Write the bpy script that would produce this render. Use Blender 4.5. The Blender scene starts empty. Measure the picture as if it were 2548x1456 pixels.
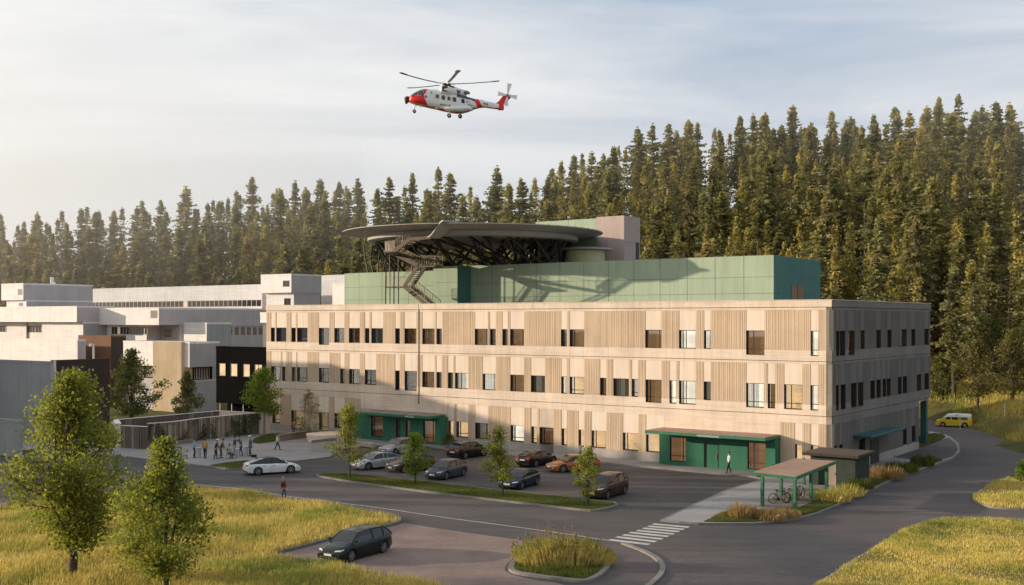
import bpy, bmesh, math, random
import numpy as np
from mathutils import Vector, Matrix, noise

random.seed(7)
R = math.radians
SC = bpy.context.scene
COL = SC.collection

# ------------------------------------------------------------------ survey maths
# Site survey: everything is measured on the ground (metres).  The helpers turn
# a bearing / dip pair read off the survey picture into site coordinates.
F, CX, HZ, H = 2817.0, 1274.0, 795.0, 13.2
ANG = math.atan2(-0.5856, 0.8106)
E1 = Vector((math.cos(ANG), math.sin(ANG), 0))      # along the long facade, to the right
E2 = Vector((-math.sin(ANG), math.cos(ANG), 0))     # away from the car park
C0 = Vector(((2070 - CX) / F * 94.4, 94.4, 0))      # near corner of the hospital

def gnd(u, v, z=0.0):
    Y = F * (H - z) / (v - HZ)
    return Vector(((u - CX) / F * Y, Y, z))
def atd(u, v, Y):
    return Vector(((u - CX) / F * Y, Y, H - (v - HZ) / F * Y))
def w2l(p):
    d = Vector((p[0], p[1], 0)) - C0
    return (d.dot(E1), d.dot(E2))
def l2w(x, y, z=0.0):
    p = C0 + E1 * x + E2 * y
    return Vector((p.x, p.y, z))
def fx(u, y):
    """local x of bearing u on the plane local y"""
    k = (u - CX) / F
    bx, by = C0.x + E2.x * y, C0.y + E2.y * y
    return (k * by - bx) / (E1.x - k * E1.y)
def fy(u, x):
    k = (u - CX) / F
    bx, by = C0.x + E1.x * x, C0.y + E1.y * x
    return (k * by - bx) / (E2.x - k * E2.y)
def fz(x, y, v):
    Y = C0.y + E1.y * x + E2.y * y
    return H - (v - HZ) / F * Y

# ------------------------------------------------------------------ object helpers
OFF = {}
def props(o, label=None, cat=None, group=None, kind=None):
    if label: o['label'] = label
    if cat: o['category'] = cat
    if group: o['group'] = group
    if kind: o['kind'] = kind
    return o
def thing(name, label, cat, loc=(0, 0, 0), rotz=0.0, group=None, off=None):
    o = bpy.data.objects.new(name, None)
    COL.objects.link(o)
    o.empty_display_size = 0.5
    o.location = loc
    o.rotation_euler = (0, 0, rotz)
    OFF[o.name] = Vector(off) if off else Vector((0, 0, 0))
    return props(o, label, cat, group)
def site_thing(name, label, cat, x, y, z=0.0, group=None):
    """a thing built in site-local coordinates with its base at (x, y, z)"""
    return thing(name, label, cat, l2w(x, y, z), ANG, group, (x, y, z))

class MB:
    def __init__(s):
        s.v, s.f, s.m = [], [], []
    def add(s, vs, fs, mi=0):
        b = len(s.v)
        s.v.extend([tuple(p) for p in vs])
        s.f.extend([tuple(b + i for i in f) for f in fs])
        s.m.extend([mi] * len(fs))
        return s
    def box(s, x0, x1, y0, y1, z0, z1, mi=0):
        vs = [(x0,y0,z0),(x1,y0,z0),(x1,y1,z0),(x0,y1,z0),(x0,y0,z1),(x1,y0,z1),(x1,y1,z1),(x0,y1,z1)]
        return s.add(vs, [(0,3,2,1),(4,5,6,7),(0,1,5,4),(1,2,6,5),(2,3,7,6),(3,0,4,7)], mi)
    def bev(s, x0, x1, y0, y1, z0, z1, c=0.03, mi=0):
        """box with chamfered edges"""
        bm = bmesh.new()
        bmesh.ops.create_cube(bm, size=1.0)
        for v in bm.verts:
            v.co = Vector(((x0+x1)/2 + v.co.x*(x1-x0), (y0+y1)/2 + v.co.y*(y1-y0), (z0+z1)/2 + v.co.z*(z1-z0)))
        bmesh.ops.bevel(bm, geom=bm.edges[:], offset=min(c, abs(x1-x0)*.3, abs(y1-y0)*.3, abs(z1-z0)*.3), segments=1, affect='EDGES')
        bm.verts.ensure_lookup_table(); bm.verts.index_update()
        s.add([v.co[:] for v in bm.verts], [[v.index for v in f.verts] for f in bm.faces], mi)
        bm.free()
        return s
    def quad(s, a, b, c, d, mi=0):
        return s.add([a, b, c, d], [(0, 1, 2, 3)], mi)
    def tube(s, p, q, r0, r1=None, n=8, mi=0, cap=True):
        r1 = r0 if r1 is None else r1
        p, q = Vector(p), Vector(q)
        d = (q - p)
        if d.length < 1e-6: return s
        d.normalize()
        a = d.orthogonal().normalized(); b = d.cross(a)
        vs = []
        for c, r in ((p, r0), (q, r1)):
            for i in range(n):
                t = 2 * math.pi * i / n
                vs.append(c + (a * math.cos(t) + b * math.sin(t)) * r)
        fs = [(i, (i+1) % n, n + (i+1) % n, n + i) for i in range(n)]
        if cap:
            fs += [tuple(range(n-1, -1, -1)), tuple(range(n, 2*n))]
        return s.add(vs, fs, mi)
    def path(s, pts, rs, n=8, mi=0):
        for i in range(len(pts) - 1):
            a = rs[i] if isinstance(rs, (list, tuple)) else rs
            b = rs[i+1] if isinstance(rs, (list, tuple)) else rs
            s.tube(pts[i], pts[i+1], a, b, n, mi)
        return s
    def bar(s, p, q, w, h, mi=0):
        """rectangular bar between two points, w across (horizontal), h tall"""
        p, q = Vector(p), Vector(q)
        d = (q - p).normalized()
        up = Vector((0, 0, 1))
        if abs(d.z) > 0.98: up = Vector((0, 1, 0))
        a = d.cross(up).normalized() * (w / 2); b = a.normalized().cross(d).normalized() * (h / 2)
        vs = []
        for c in (p, q):
            vs += [c - a - b, c + a - b, c + a + b, c - a + b]
        return s.add(vs, [(0,1,2,3),(7,6,5,4),(0,4,5,1),(1,5,6,2),(2,6,7,3),(3,7,4,0)], mi)
    def prism(s, pts, z0, z1, mi=0, side=None):
        """pts ccw 2D; z0/z1 numbers"""
        n = len(pts)
        A = sum(pts[i][0]*pts[(i+1)%n][1] - pts[(i+1)%n][0]*pts[i][1] for i in range(n))
        if A < 0: pts = pts[::-1]
        vs = [(p[0], p[1], z0) for p in pts] + [(p[0], p[1], z1) for p in pts]
        s.add(vs, [tuple(range(n, 2*n))], mi)
        b = len(s.v) - 2*n
        fs = [(i, (i+1) % n, n + (i+1) % n, n + i) for i in range(n)] + [tuple(range(n-1, -1, -1))]
        s.f.extend([tuple(b + i for i in f) for f in fs]); s.m.extend([mi if side is None else side] * len(fs))
        return s
    def loft(s, rings, mi=0, closed=True, caps=True):
        n = len(rings[0]); b = len(s.v)
        for r in rings: s.v.extend([tuple(p) for p in r])
        for k in range(len(rings) - 1):
            for i in range(n if closed else n - 1):
                j = (i + 1) % n
                s.f.append((b+k*n+i, b+k*n+j, b+(k+1)*n+j, b+(k+1)*n+i)); s.m.append(mi)
        if caps and closed:
            s.f.append(tuple(b + i for i in range(n-1, -1, -1))); s.m.append(mi)
            s.f.append(tuple(b + (len(rings)-1)*n + i for i in range(n))); s.m.append(mi)
        return s
    def lathe(s, prof, n=48, mi=0, c=(0, 0, 0)):
        rings = []
        for r, z in prof:
            rings.append([(c[0] + r*math.cos(2*math.pi*i/n), c[1] + r*math.sin(2*math.pi*i/n), c[2] + z) for i in range(n)])
        return s.loft(rings, mi, True, False)
    def build(s, name, mat, parent=None, smooth=False, fix=False, off=True):
        me = bpy.data.meshes.new(name)
        o_ = Vector((0, 0, 0))
        if parent is not None and off:
            q = parent
            while q.parent is not None: q = q.parent
            o_ = OFF.get(q.name, Vector((0, 0, 0)))
        vs = s.v if o_.length == 0 else [(v[0]-o_[0], v[1]-o_[1], v[2]-o_[2]) for v in s.v]
        me.from_pydata(vs, [], s.f)
        mats = mat if isinstance(mat, (list, tuple)) else [mat]
        for m in mats: me.materials.append(m)
        if len(mats) > 1: me.polygons.foreach_set('material_index', s.m)
        if fix:
            bm = bmesh.new(); bm.from_mesh(me)
            bmesh.ops.remove_doubles(bm, verts=bm.verts[:], dist=1e-5)
            bmesh.ops.recalc_face_normals(bm, faces=bm.faces[:]); bm.to_mesh(me); bm.free()
        if smooth:
            me.polygons.foreach_set('use_smooth', [True] * len(me.polygons))
            me.set_sharp_from_angle(angle=R(smooth if smooth is not True else 40))
        me.update()
        o = bpy.data.objects.new(name, me)
        COL.objects.link(o)
        if parent is not None: o.parent = parent
        return o

KIDS = {}
def copy_tree(root, loc, rotz=0.0, scale=1.0, label=None, group=None):
    """copy of a thing with its parts and sub-parts (shared meshes)"""
    def kids(o):
        if o.name not in KIDS: KIDS[o.name] = [c for c in bpy.data.objects if c.parent is o]
        return KIDS[o.name]
    def cp(o, par):
        c = o.copy(); COL.objects.link(c)
        if par is not None: c.parent = par
        for ch in kids(o): cp(ch, c)
        return c
    r = cp(root, None)
    r.location = loc; r.rotation_euler = (0, 0, rotz)
    r.scale = (scale,)*3 if not isinstance(scale, (tuple, list)) else scale
    if label: r['label'] = label
    if group: r['group'] = group
    return r

# ------------------------------------------------------------------ materials
class NT:
    def __init__(s, name):
        s.mat = bpy.data.materials.new(name); s.mat.use_nodes = True
        s.t = s.mat.node_tree; s.n = s.t.nodes; s.l = s.t.links
        s.b = s.n['Principled BSDF']; s.out = s.n['Material Output']
    def node(s, typ, **kw):
        n = s.n.new(typ)
        for k, v in kw.items():
            if k.startswith('i_'): n.inputs[k[2:].replace('_', ' ')].default_value = v
            else: setattr(n, k, v)
        return n
    def link(s, a, b): s.l.new(a, b)
    def noise(s, scale, detail=4, rough=0.55, obj=True, stretch=None, src='Object'):
        tc = s.node('ShaderNodeTexCoord'); mp = s.node('ShaderNodeMapping')
        s.link(tc.outputs[src], mp.inputs['Vector'])
        if stretch: mp.inputs['Scale'].default_value = stretch
        n = s.node('ShaderNodeTexNoise'); n.inputs['Scale'].default_value = scale
        n.inputs['Detail'].default_value = detail; n.inputs['Roughness'].default_value = rough
        s.link(mp.outputs[0], n.inputs['Vector'])
        return n
    def ramp(s, src, stops):
        r = s.node('ShaderNodeValToRGB')
        e = r.color_ramp.elements
        while len(e) < len(stops): e.new(0.5)
        for k, (p, c) in enumerate(stops):
            e[k].position = p; e[k].color = (*c, 1) if len(c) == 3 else c
        s.link(src, r.inputs['Fac'])
        return r
    def mix(s, fac, a, b, mode='MIX'):
        m = s.node('ShaderNodeMix', data_type='RGBA', blend_type=mode)
        for sock, v in ((m.inputs[0], fac), (m.inputs[6], a), (m.inputs[7], b)):
            if isinstance(v, (int, float)): sock.default_value = v
            elif isinstance(v, (tuple, list)): sock.default_value = (*v, 1) if len(v) == 3 else v
            else: s.link(v, sock)
        return m.outputs[2]
    def bump(s, src, strength=0.3, dist=0.02):
        b = s.node('ShaderNodeBump'); b.inputs['Strength'].default_value = strength; b.inputs['Distance'].default_value = dist
        s.link(src, b.inputs['Height']); s.link(b.outputs[0], s.b.inputs['Normal'])

def sc_(c, k): return tuple(min(1, x * k) for x in c)
def simple(name, col, rough=0.6, metal=0.0, var=0.12, nscale=3.0, emis=None, spec=None, coat=0):
    t = NT(name)
    n = t.noise(nscale)
    r = t.ramp(n.outputs['Fac'], [(0.3, sc_(col, 1 - var)), (0.7, sc_(col, 1 + var))])
    t.link(r.outputs[0], t.b.inputs['Base Color'])
    t.b.inputs['Roughness'].default_value = rough; t.b.inputs['Metallic'].default_value = metal
    if emis:
        t.b.inputs['Emission Color'].default_value = (*emis[0], 1); t.b.inputs['Emission Strength'].default_value = emis[1]
    if spec is not None: t.b.inputs['Specular IOR Level'].default_value = spec
    if coat: t.b.inputs['Coat Weight'].default_value = coat; t.b.inputs['Coat Roughness'].default_value = 0.04
    return t.mat
def concrete(name, col, streak=0.16, rough=0.85, boards=False, scale=1.0):
    """weathered concrete: broad blotches, vertical rain streaks, fine grain"""
    t = NT(name)
    big = t.noise(0.28*scale, 5, 0.6); fine = t.noise(9*scale, 4, 0.7)
    st = t.noise(1.0, 5, 0.65, stretch=(2.6, 2.6, 0.16))
    a = t.ramp(big.outputs['Fac'], [(0.3, sc_(col, 1-streak)), (0.72, sc_(col, 1+streak*0.7))])
    b = t.ramp(st.outputs['Fac'], [(0.30, (0.88, 0.86, 0.85)), (0.58, (1, 1, 1))])
    c = t.ramp(fine.outputs['Fac'], [(0.25, (0.88, 0.88, 0.88)), (0.7, (1.03, 1.03, 1.03))])
    x = t.mix(1.0, a.outputs[0], b.outputs[0], 'MULTIPLY')
    x = t.mix(1.0, x, c.outputs[0], 'MULTIPLY')
    if boards:
        bd = t.noise(1.0, 3, 0.5, stretch=(0.25, 0.25, 7.0))
        bb = t.ramp(bd.outputs['Fac'], [(0.4, (0.90, 0.89, 0.88)), (0.56, (1, 1, 1))])
        x = t.mix(0.8, x, bb.outputs[0], 'MULTIPLY')
    t.link(x, t.b.inputs['Base Color'])
    t.b.inputs['Specular IOR Level'].default_value = 0.15
    t.b.inputs['Roughness'].default_value = rough
    t.bump(fine.outputs['Fac'], 0.25, 0.01)
    return t.mat

def foliage(name, dark, light, scale=0.9, trans=0.35, hue_rand=True, dry=None, tint=None):
    t = NT(name)
    n = t.noise(scale, 3, 0.6); n2 = t.noise(scale*7, 2, 0.6)
    r = t.ramp(n.outputs['Fac'], [(0.32, dark), (0.68, light)])
    f = t.ramp(n2.outputs['Fac'], [(0.3, (0.6, 0.6, 0.6)), (0.7, (1.25, 1.25, 1.2))])
    x = t.mix(1.0, r.outputs[0], f.outputs[0], 'MULTIPLY')
    if hue_rand:
        oi = t.node('ShaderNodeObjectInfo')
        rr = t.ramp(oi.outputs['Random'], [(0.0, (0.72, 0.72, 0.66)), (0.5, (1.0, 1.0, 1.0)), (0.85, (1.22, 1.15, 1.0)), (1.0, (1.42, 1.25, 0.95))])
        x = t.mix(1.0, x, rr.outputs[0], 'MULTIPLY')
    if dry:
        n3 = t.noise(dry[1], 2); d = t.ramp(n3.outputs['Fac'], [(0.5, (0, 0, 0)), (0.62, (1, 1, 1))])
        x = t.mix(d.outputs[0], x, dry[0])
    t.link(x, t.b.inputs['Base Color'])
    t.b.inputs['Roughness'].default_value = 0.65
    t.b.inputs['Specular IOR Level'].default_value = 0.25
    if trans > 0:
        tr = t.node('ShaderNodeBsdfTranslucent'); ms = t.node('ShaderNodeMixShader'); ms.inputs[0].default_value = trans
        y = t.mix(1.0, x, (1.5, 1.5, 0.85), 'MULTIPLY')
        t.link(y, tr.inputs['Color'])
        t.link(t.b.outputs[0], ms.inputs[1]); t.link(tr.outputs[0], ms.inputs[2]); t.link(ms.outputs[0], t.out.inputs['Surface'])
    return t.mat

def glass(name, tint=(0.80, 0.80, 0.78), refl=0.12):
    t = NT(name)
    tr = t.node('ShaderNodeBsdfTransparent'); tr.inputs['Color'].default_value = (*tint, 1)
    gl = t.node('ShaderNodeBsdfGlossy'); gl.inputs['Roughness'].default_value = 0.02; gl.inputs['Color'].default_value = (0.95, 0.97, 1, 1)
    lw = t.node('ShaderNodeLayerWeight'); lw.inputs['Blend'].default_value = 0.35
    mr = t.node('ShaderNodeMapRange'); mr.inputs['To Min'].default_value = refl; mr.inputs['To Max'].default_value = 0.9
    t.link(lw.outputs['Fresnel'], mr.inputs['Value'])
    n = t.noise(0.6, 1); bp = t.node('ShaderNodeBump'); bp.inputs['Strength'].default_value = 0.03; bp.inputs['Distance'].default_value = 0.05
    t.link(n.outputs['Fac'], bp.inputs['Height']); t.link(bp.outputs[0], gl.inputs['Normal'])
    ms = t.node('ShaderNodeMixShader')
    t.link(mr.outputs[0], ms.inputs[0]); t.link(tr.outputs[0], ms.inputs[1]); t.link(gl.outputs[0], ms.inputs[2])
    t.link(ms.outputs[0], t.out.inputs['Surface'])
    return t.mat

M = {}
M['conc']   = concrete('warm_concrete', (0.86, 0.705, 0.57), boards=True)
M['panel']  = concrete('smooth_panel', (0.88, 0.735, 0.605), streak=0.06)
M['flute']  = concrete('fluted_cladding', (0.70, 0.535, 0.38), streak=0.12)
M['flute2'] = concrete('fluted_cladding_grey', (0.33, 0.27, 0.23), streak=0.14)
M['plinth'] = concrete('plinth_concrete', (0.46, 0.42, 0.38))
M['groove'] = simple('groove_dark', (0.05, 0.04, 0.035))
M['whitec'] = concrete('pale_render', (0.95, 0.90, 0.87), streak=0.06, boards=True)
M['greyc']  = concrete('grey_and_shaded_render', (0.56, 0.52, 0.52), streak=0.10)
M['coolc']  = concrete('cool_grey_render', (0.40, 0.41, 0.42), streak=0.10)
M['beige']  = concrete('beige_timber_cladding', (0.68, 0.54, 0.37))
M['brown']  = concrete('brown_cladding', (0.22, 0.12, 0.08))
M['dkbrown']= concrete('dark_brown_cladding', (0.075, 0.058, 0.05))
M['black']  = concrete('black_cladding', (0.010, 0.0095, 0.0095), rough=1.0)
M['black'].node_tree.nodes['Principled BSDF'].inputs['Specular IOR Level'].default_value = 0.0
M['roof']   = concrete('roof_membrane', (0.30, 0.28, 0.27))
M['frame']  = simple('window_frame_bronze', (0.035, 0.03, 0.028), rough=0.45, spec=0.5)
M['greenw'] = concrete('green_render', (0.055, 0.19, 0.12), streak=0.15)
M['teal']   = simple('teal_paint', (0.02, 0.10, 0.10), rough=0.5)
M['greenp'] = simple('green_paint', (0.035, 0.16, 0.08), rough=0.5, var=0.25)
M['lgreen'] = concrete('light_green_panel', (0.41, 0.50, 0.365), streak=0.10)
M['lgreen_shade'] = concrete('shaded_green_panel', (0.11, 0.24, 0.21), streak=0.10)  # dark teal paints the shaded side of the green panels
M['pink']   = concrete('pink_concrete', (0.52, 0.42, 0.38), streak=0.10)
M['steel']  = simple('dark_steel', (0.035, 0.028, 0.022), rough=0.5, metal=0.3)
M['rail']   = simple('railing_steel', (0.30, 0.26, 0.20), rough=0.5, metal=0.2)
M['padc']   = concrete('helipad_underside', (0.46, 0.44, 0.40), streak=0.12)
M['white']  = simple('white_paint', (0.78, 0.77, 0.74), rough=0.5, var=0.05)
M['timber'] = concrete('weathered_timber', (0.34, 0.22, 0.14), streak=0.2)
M['redroof']= concrete('pink_roof_felt', (0.42, 0.28, 0.22), streak=0.2)
M['boards'] = concrete('fence_boards', (0.33, 0.27, 0.21), streak=0.3)
M['boards2']= concrete('fence_boards_dark', (0.19, 0.16, 0.135), streak=0.3)
M['kerb']   = concrete('kerb_stone', (0.27, 0.25, 0.23), streak=0.2, scale=3)
M['glass']  = glass('window_glass')
M['curtW']  = simple('curtain_white', (0.80, 0.76, 0.70), var=.1, emis=((1, .95, .86), .8))  # cloth glows on its own in place of light coming through
M['conc_shade'] = concrete('shaded_side_concrete', (0.28, 0.255, 0.235), boards=True)  # side wall's shade darkened into its concrete and grey cladding colours
M['spanel'] = concrete('shaded_side_panel', (0.22, 0.205, 0.195), streak=0.1)
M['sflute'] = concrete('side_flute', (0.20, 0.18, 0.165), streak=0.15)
M['curtB']  = simple('curtain_brown', (0.30, 0.17, 0.09), var=.4, nscale=5, emis=((.55, .26, .10), .45))  # glow added to the cloth so the window looks lit
M['curtG']  = simple('curtain_grey', (0.20, 0.18, 0.16), var=.3, nscale=5, emis=((.42, .38, .32), .5))  # self-glowing cloth, the window's light put into it
M['roomW']  = simple('room_warm', (0.75, 0.62, 0.45), emis=((1.0, 0.74, 0.44), 0.75), var=0.3, nscale=1.5)  # these room linings glow in place of indoor light
M['roomL']  = simple('room_pale', (0.8, 0.78, 0.72), emis=((1.0, 0.93, 0.82), 1.0), var=0.12, nscale=1.2)
M['roomB']  = simple('room_brown', (0.30, 0.17, 0.08), emis=((0.9, 0.5, 0.2), 0.35), var=0.4, nscale=1.8)
M['roomD']  = simple('room_dark', (0.09, 0.07, 0.055), var=0.5, nscale=1.8, emis=((.5, .32, .18), .10))
# ------------------------------------------------------------------ camera, sun, sky
cam = bpy.data.cameras.new('camera'); camo = bpy.data.objects.new('camera', cam); COL.objects.link(camo)
cam.sensor_width = 36; cam.lens = 36 * F / 2548; cam.shift_y = (HZ - 728) / 2548
cam.clip_end = 6000; cam.clip_start = 0.5
camo.location = (0, 0, H); camo.rotation_euler = (R(90), 0, 0)
SC.camera = camo
SC.view_settings.view_transform = 'Standard'; SC.view_settings.look = 'None'; SC.view_settings.exposure = 0
SC.cycles.max_bounces = 6; SC.cycles.transparent_max_bounces = 12; SC.cycles.use_denoising = True
SC.cycles.diffuse_bounces = 3; SC.cycles.glossy_bounces = 3; SC.cycles.transmission_bounces = 4
SC.cycles.caustics_reflective = False; SC.cycles.caustics_refractive = False

SUNK = 1.75                                           # grazing ratio against the long facade
trav = (E1 * SUNK + E2).normalized()
SUN_EL = R(11.0)
trav3 = Vector((trav.x * math.cos(SUN_EL), trav.y * math.cos(SUN_EL), -math.sin(SUN_EL)))
sun = bpy.data.lights.new('sun', 'SUN'); suno = bpy.data.objects.new('sun', sun); COL.objects.link(suno)
sun.energy = 5.0; sun.angle = R(0.6); sun.color = (1.0, 0.84, 0.64)
suno.rotation_euler = trav3.to_track_quat('-Z', 'Y').to_euler(); suno.location = (-60, 40, 60)

w = bpy.data.worlds.new('World'); SC.world = w; w.use_nodes = True
nt = w.node_tree; N = nt.nodes; L = nt.links; N.clear()
out = N.new('ShaderNodeOutputWorld'); bg = N.new('ShaderNodeBackground'); L.new(bg.outputs[0], out.inputs[0])
sky = N.new('ShaderNodeTexSky'); sky.sky_type = 'NISHITA'; sky.sun_disc = False
sky.sun_elevation = SUN_EL
sunaz = math.atan2(-trav.x, -trav.y)                   # compass-like angle of the sun from +Y towards +X
sky.sun_rotation = sunaz
sky.air_density = 1.0; sky.dust_density = 2.0; sky.ozone_density = 1.5
bg.inputs['Strength'].default_value = 0.12
tc = N.new('ShaderNodeTexCoord')
sep = N.new('ShaderNodeSeparateXYZ'); L.new(tc.outputs['Generated'], sep.inputs[0])
# thin streaky cloud sheet: project the direction on a plane overhead
def math_(op, a, b=None, c=None):
    m = N.new('ShaderNodeMath'); m.operation = op
    for i, v in enumerate((a, b, c)):
        if v is None: continue
        if isinstance(v, (int, float)): m.inputs[i].default_value = v
        else: L.new(v, m.inputs[i])
    return m.outputs[0]
zz = math_('ADD', math_('MAXIMUM', sep.outputs['Z'], 0.0), 0.10)
cx = math_('DIVIDE', sep.outputs['X'], zz); cy = math_('DIVIDE', sep.outputs['Y'], zz)
comb = N.new('ShaderNodeCombineXYZ'); L.new(cx, comb.inputs[0]); L.new(cy, comb.inputs[1])
mp = N.new('ShaderNodeMapping'); mp.inputs['Rotation'].default_value = (0, 0, R(12)); mp.inputs['Scale'].default_value = (0.30, 0.85, 1)
L.new(comb.outputs[0], mp.inputs[0])
n1 = N.new('ShaderNodeTexNoise'); n1.inputs['Scale'].default_value = 1.15; n1.inputs['Detail'].default_value = 6; n1.inputs['Roughness'].default_value = 0.55; n1.inputs['Distortion'].default_value = 0.6
L.new(mp.outputs[0], n1.inputs['Vector'])
rp = N.new('ShaderNodeValToRGB'); rp.color_ramp.elements[0].position = 0.40; rp.color_ramp.elements[0].color = (0.0, 0.0, 0.0, 1)
rp.color_ramp.elements[1].position = 0.62; rp.color_ramp.elements[1].color = (1, 1, 1, 1)
L.new(n1.outputs['Fac'], rp.inputs[0])
def rgb(c): 
    n = N.new('ShaderNodeRGB'); n.outputs[0].default_value = (*c, 1); return n.outputs[0]
def mixc(f, a, b, mode='MIX'):
    m = N.new('ShaderNodeMix'); m.data_type = 'RGBA'; m.blend_type = mode
    for s_, v in ((m.inputs[0], f), (m.inputs[6], a), (m.inputs[7], b)):
        if isinstance(v, (int, float)): s_.default_value = v
        else: L.new(v, s_)
    return m.outputs[2]
# clear haze colours by angle from the sun and height (values before the 0.12 strength)
K = 1 / 0.12
nor = N.new('ShaderNodeVectorMath'); nor.operation = 'NORMALIZE'; L.new(tc.outputs['Generated'], nor.inputs[0])
dot = N.new('ShaderNodeVectorMath'); dot.operation = 'DOT_PRODUCT'; L.new(nor.outputs[0], dot.inputs[0])
dot.inputs[1].default_value = (-trav.x, -trav.y, 0.1)
near = N.new('ShaderNodeMapRange'); near.inputs['From Min'].default_value = -0.12; near.inputs['From Max'].default_value = 0.85
near.interpolation_type = 'SMOOTHSTEP'; L.new(dot.outputs['Value'], near.inputs['Value'])
hi = N.new('ShaderNodeMapRange'); hi.inputs['From Min'].default_value = 0.0; hi.inputs['From Max'].default_value = 0.34
hi.interpolation_type = 'SMOOTHSTEP'; L.new(sep.outputs['Z'], hi.inputs['Value'])
low_c = mixc(near.outputs[0], rgb([x*K for x in (0.90, 0.92, 0.96)]), rgb([x*K for x in (1.22, 1.08, 0.88)]))
high_c = mixc(near.outputs[0], rgb([x*K for x in (0.35, 0.47, 0.63)]), rgb([x*K for x in (0.94, 0.94, 0.92)]))
haze = mixc(hi.outputs[0], low_c, high_c)
cl_c = mixc(near.outputs[0], rgb([x*K for x in (0.92, 0.93, 0.95)]), rgb([x*K for x in (1.15, 1.10, 1.03)]))
cloudy = mixc(rp.outputs[0], haze, cl_c)
fin = mixc(0.86, sky.outputs[0], cloudy)
# the sky opposite the sunset side, behind the viewer, is darker
bk = N.new('ShaderNodeMapRange'); bk.inputs['From Min'].default_value = -0.5; bk.inputs['From Max'].default_value = 0.45
bk.inputs['To Min'].default_value = 0.82; bk.inputs['To Max'].default_value = 1.0; bk.interpolation_type = 'SMOOTHSTEP'
L.new(sep.outputs['Y'], bk.inputs['Value'])
vm_ = N.new('ShaderNodeVectorMath'); vm_.operation = 'SCALE'; L.new(fin, vm_.inputs[0]); L.new(bk.outputs[0], vm_.inputs['Scale']); fin = vm_.outputs[0]
L.new(fin, bg.inputs['Color'])

# ------------------------------------------------------------------ terrain
def sstep(a, b, x):
    t = max(0.0, min(1.0, (x - a) / (b - a))); return t * t * (3 - 2 * t)
def lerp(a, b, t): return a + (b - a) * t
def ridge_of(k):
    """k = X/Y bearing.  returns (start distance, ridge distance, ridge height)"""
    u = CX + k * F
    pts = [(-3000, 300, 380, 16), (0, 258, 320, 19), (400, 252, 315, 22), (650, 240, 310, 25.5), (900, 222, 305, 25), (1200, 205, 300, 25), (1350, 198, 300, 28), (1450, 195, 303, 36),
           (1600, 190, 305, 39), (1800, 172, 305, 43), (2100, 155, 300, 43), (2548, 150, 295, 42), (3400, 140, 290, 44), (6000, 140, 290, 40)]
    if u <= pts[0][0]: return pts[0][1:]
    for a, b in zip(pts, pts[1:]):
        if u <= b[0]:
            t = (u - a[0]) / (b[0] - a[0]); return tuple(lerp(a[i], b[i], t) for i in (1, 2, 3))
    return pts[-1][1:]
def road_edge(u):
    q = ((2240, 159), (2300, 156.5), (2340, 152), (2376, 141), (2416, 137), (2460, 131), (2520, 122.5), (2600, 110), (2700, 98), (3000, 86), (5000, 80))
    if u <= q[0][0]: return q[0][1]
    for a, b in zip(q, q[1:]):
        if u <= b[0]: return lerp(a[1], b[1], (u - a[0]) / (b[0] - a[0]))
    return 80.0
def terr(X, Y):
    if Y < 20: return 0.0
    k = X / Y
    s0, s1, hh = ridge_of(k)
    t = max(0.0, min(1.0, (Y - s0) / (s1 - s0)))
    z = hh * (0.35 * t + 0.65 * sstep(0, 1, t))
    # grass bank behind the road on the right
    u = CX + k * F
    e = road_edge(u)
    bank = sstep(2235, 2300, u) * sstep(e + 1.0, e + 17, Y) * 2.7
    z += bank
    z += 0.35 * noise.noise(Vector((X * .05, Y * .05, 0))) * sstep(160, 190, Y)
    return z
xs = [-1600, -1200, -900, -700, -520, -400, -330] + [-280 + 5 * i for i in range(113)] + [300, 360, 450, 600, 800, 1100, 1600]
ys = [-300, -100, 0, 20, 40, 60, 80, 100] + [104 + 3 * i for i in range(101)] + [420, 460, 520, 620, 800, 1100, 1700, 2600, 4200]
g = MB(); V_ = []
for y in ys:
    for x in xs:
        V_.append((x * (1 if y < 500 else y / 500), y, terr(x * (1 if y < 500 else y / 500), y) - 0.06))
nx = len(xs)
g.add(V_, [(j*nx+i, j*nx+i+1, (j+1)*nx+i+1, (j+1)*nx+i) for j in range(len(ys)-1) for i in range(nx-1)])
def ground_mat():
    t = NT('meadow_ground')
    a = t.noise(0.06, 5, 0.6); b = t.noise(0.9, 4, 0.7)
    r = t.ramp(a.outputs['Fac'], [(0.35, (0.05, 0.07, 0.02)), (0.5, (0.12, 0.11, 0.035)), (0.7, (0.20, 0.15, 0.05))])
    f = t.ramp(b.outputs['Fac'], [(0.3, (0.6, 0.6, 0.6)), (0.7, (1.2, 1.2, 1.2))])
    x = t.mix(1.0, r.outputs[0], f.outputs[0], 'MULTIPLY')
    # forest floor: darker where the hill is
    tc = t.node('ShaderNodeTexCoord'); sp = t.node('ShaderNodeSeparateXYZ'); t.link(tc.outputs['Object'], sp.inputs[0])
    mr = t.node('ShaderNodeMapRange'); mr.inputs['From Min'].default_value = 3.0; mr.inputs['From Max'].default_value = 7.5
    t.link(sp.outputs['Z'], mr.inputs['Value'])
    x = t.mix(mr.outputs[0], x, (0.030, 0.024, 0.014))
    t.link(x, t.b.inputs['Base Color']); t.b.inputs['Roughness'].default_value = 1.0; t.b.inputs['Specular IOR Level'].default_value = 0.1
    t.bump(b.outputs['Fac'], 0.8, 0.15)
    return t.mat
M['ground'] = ground_mat()
go = g.build('ground', M['ground'], smooth=60); props(go, kind='structure')

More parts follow.
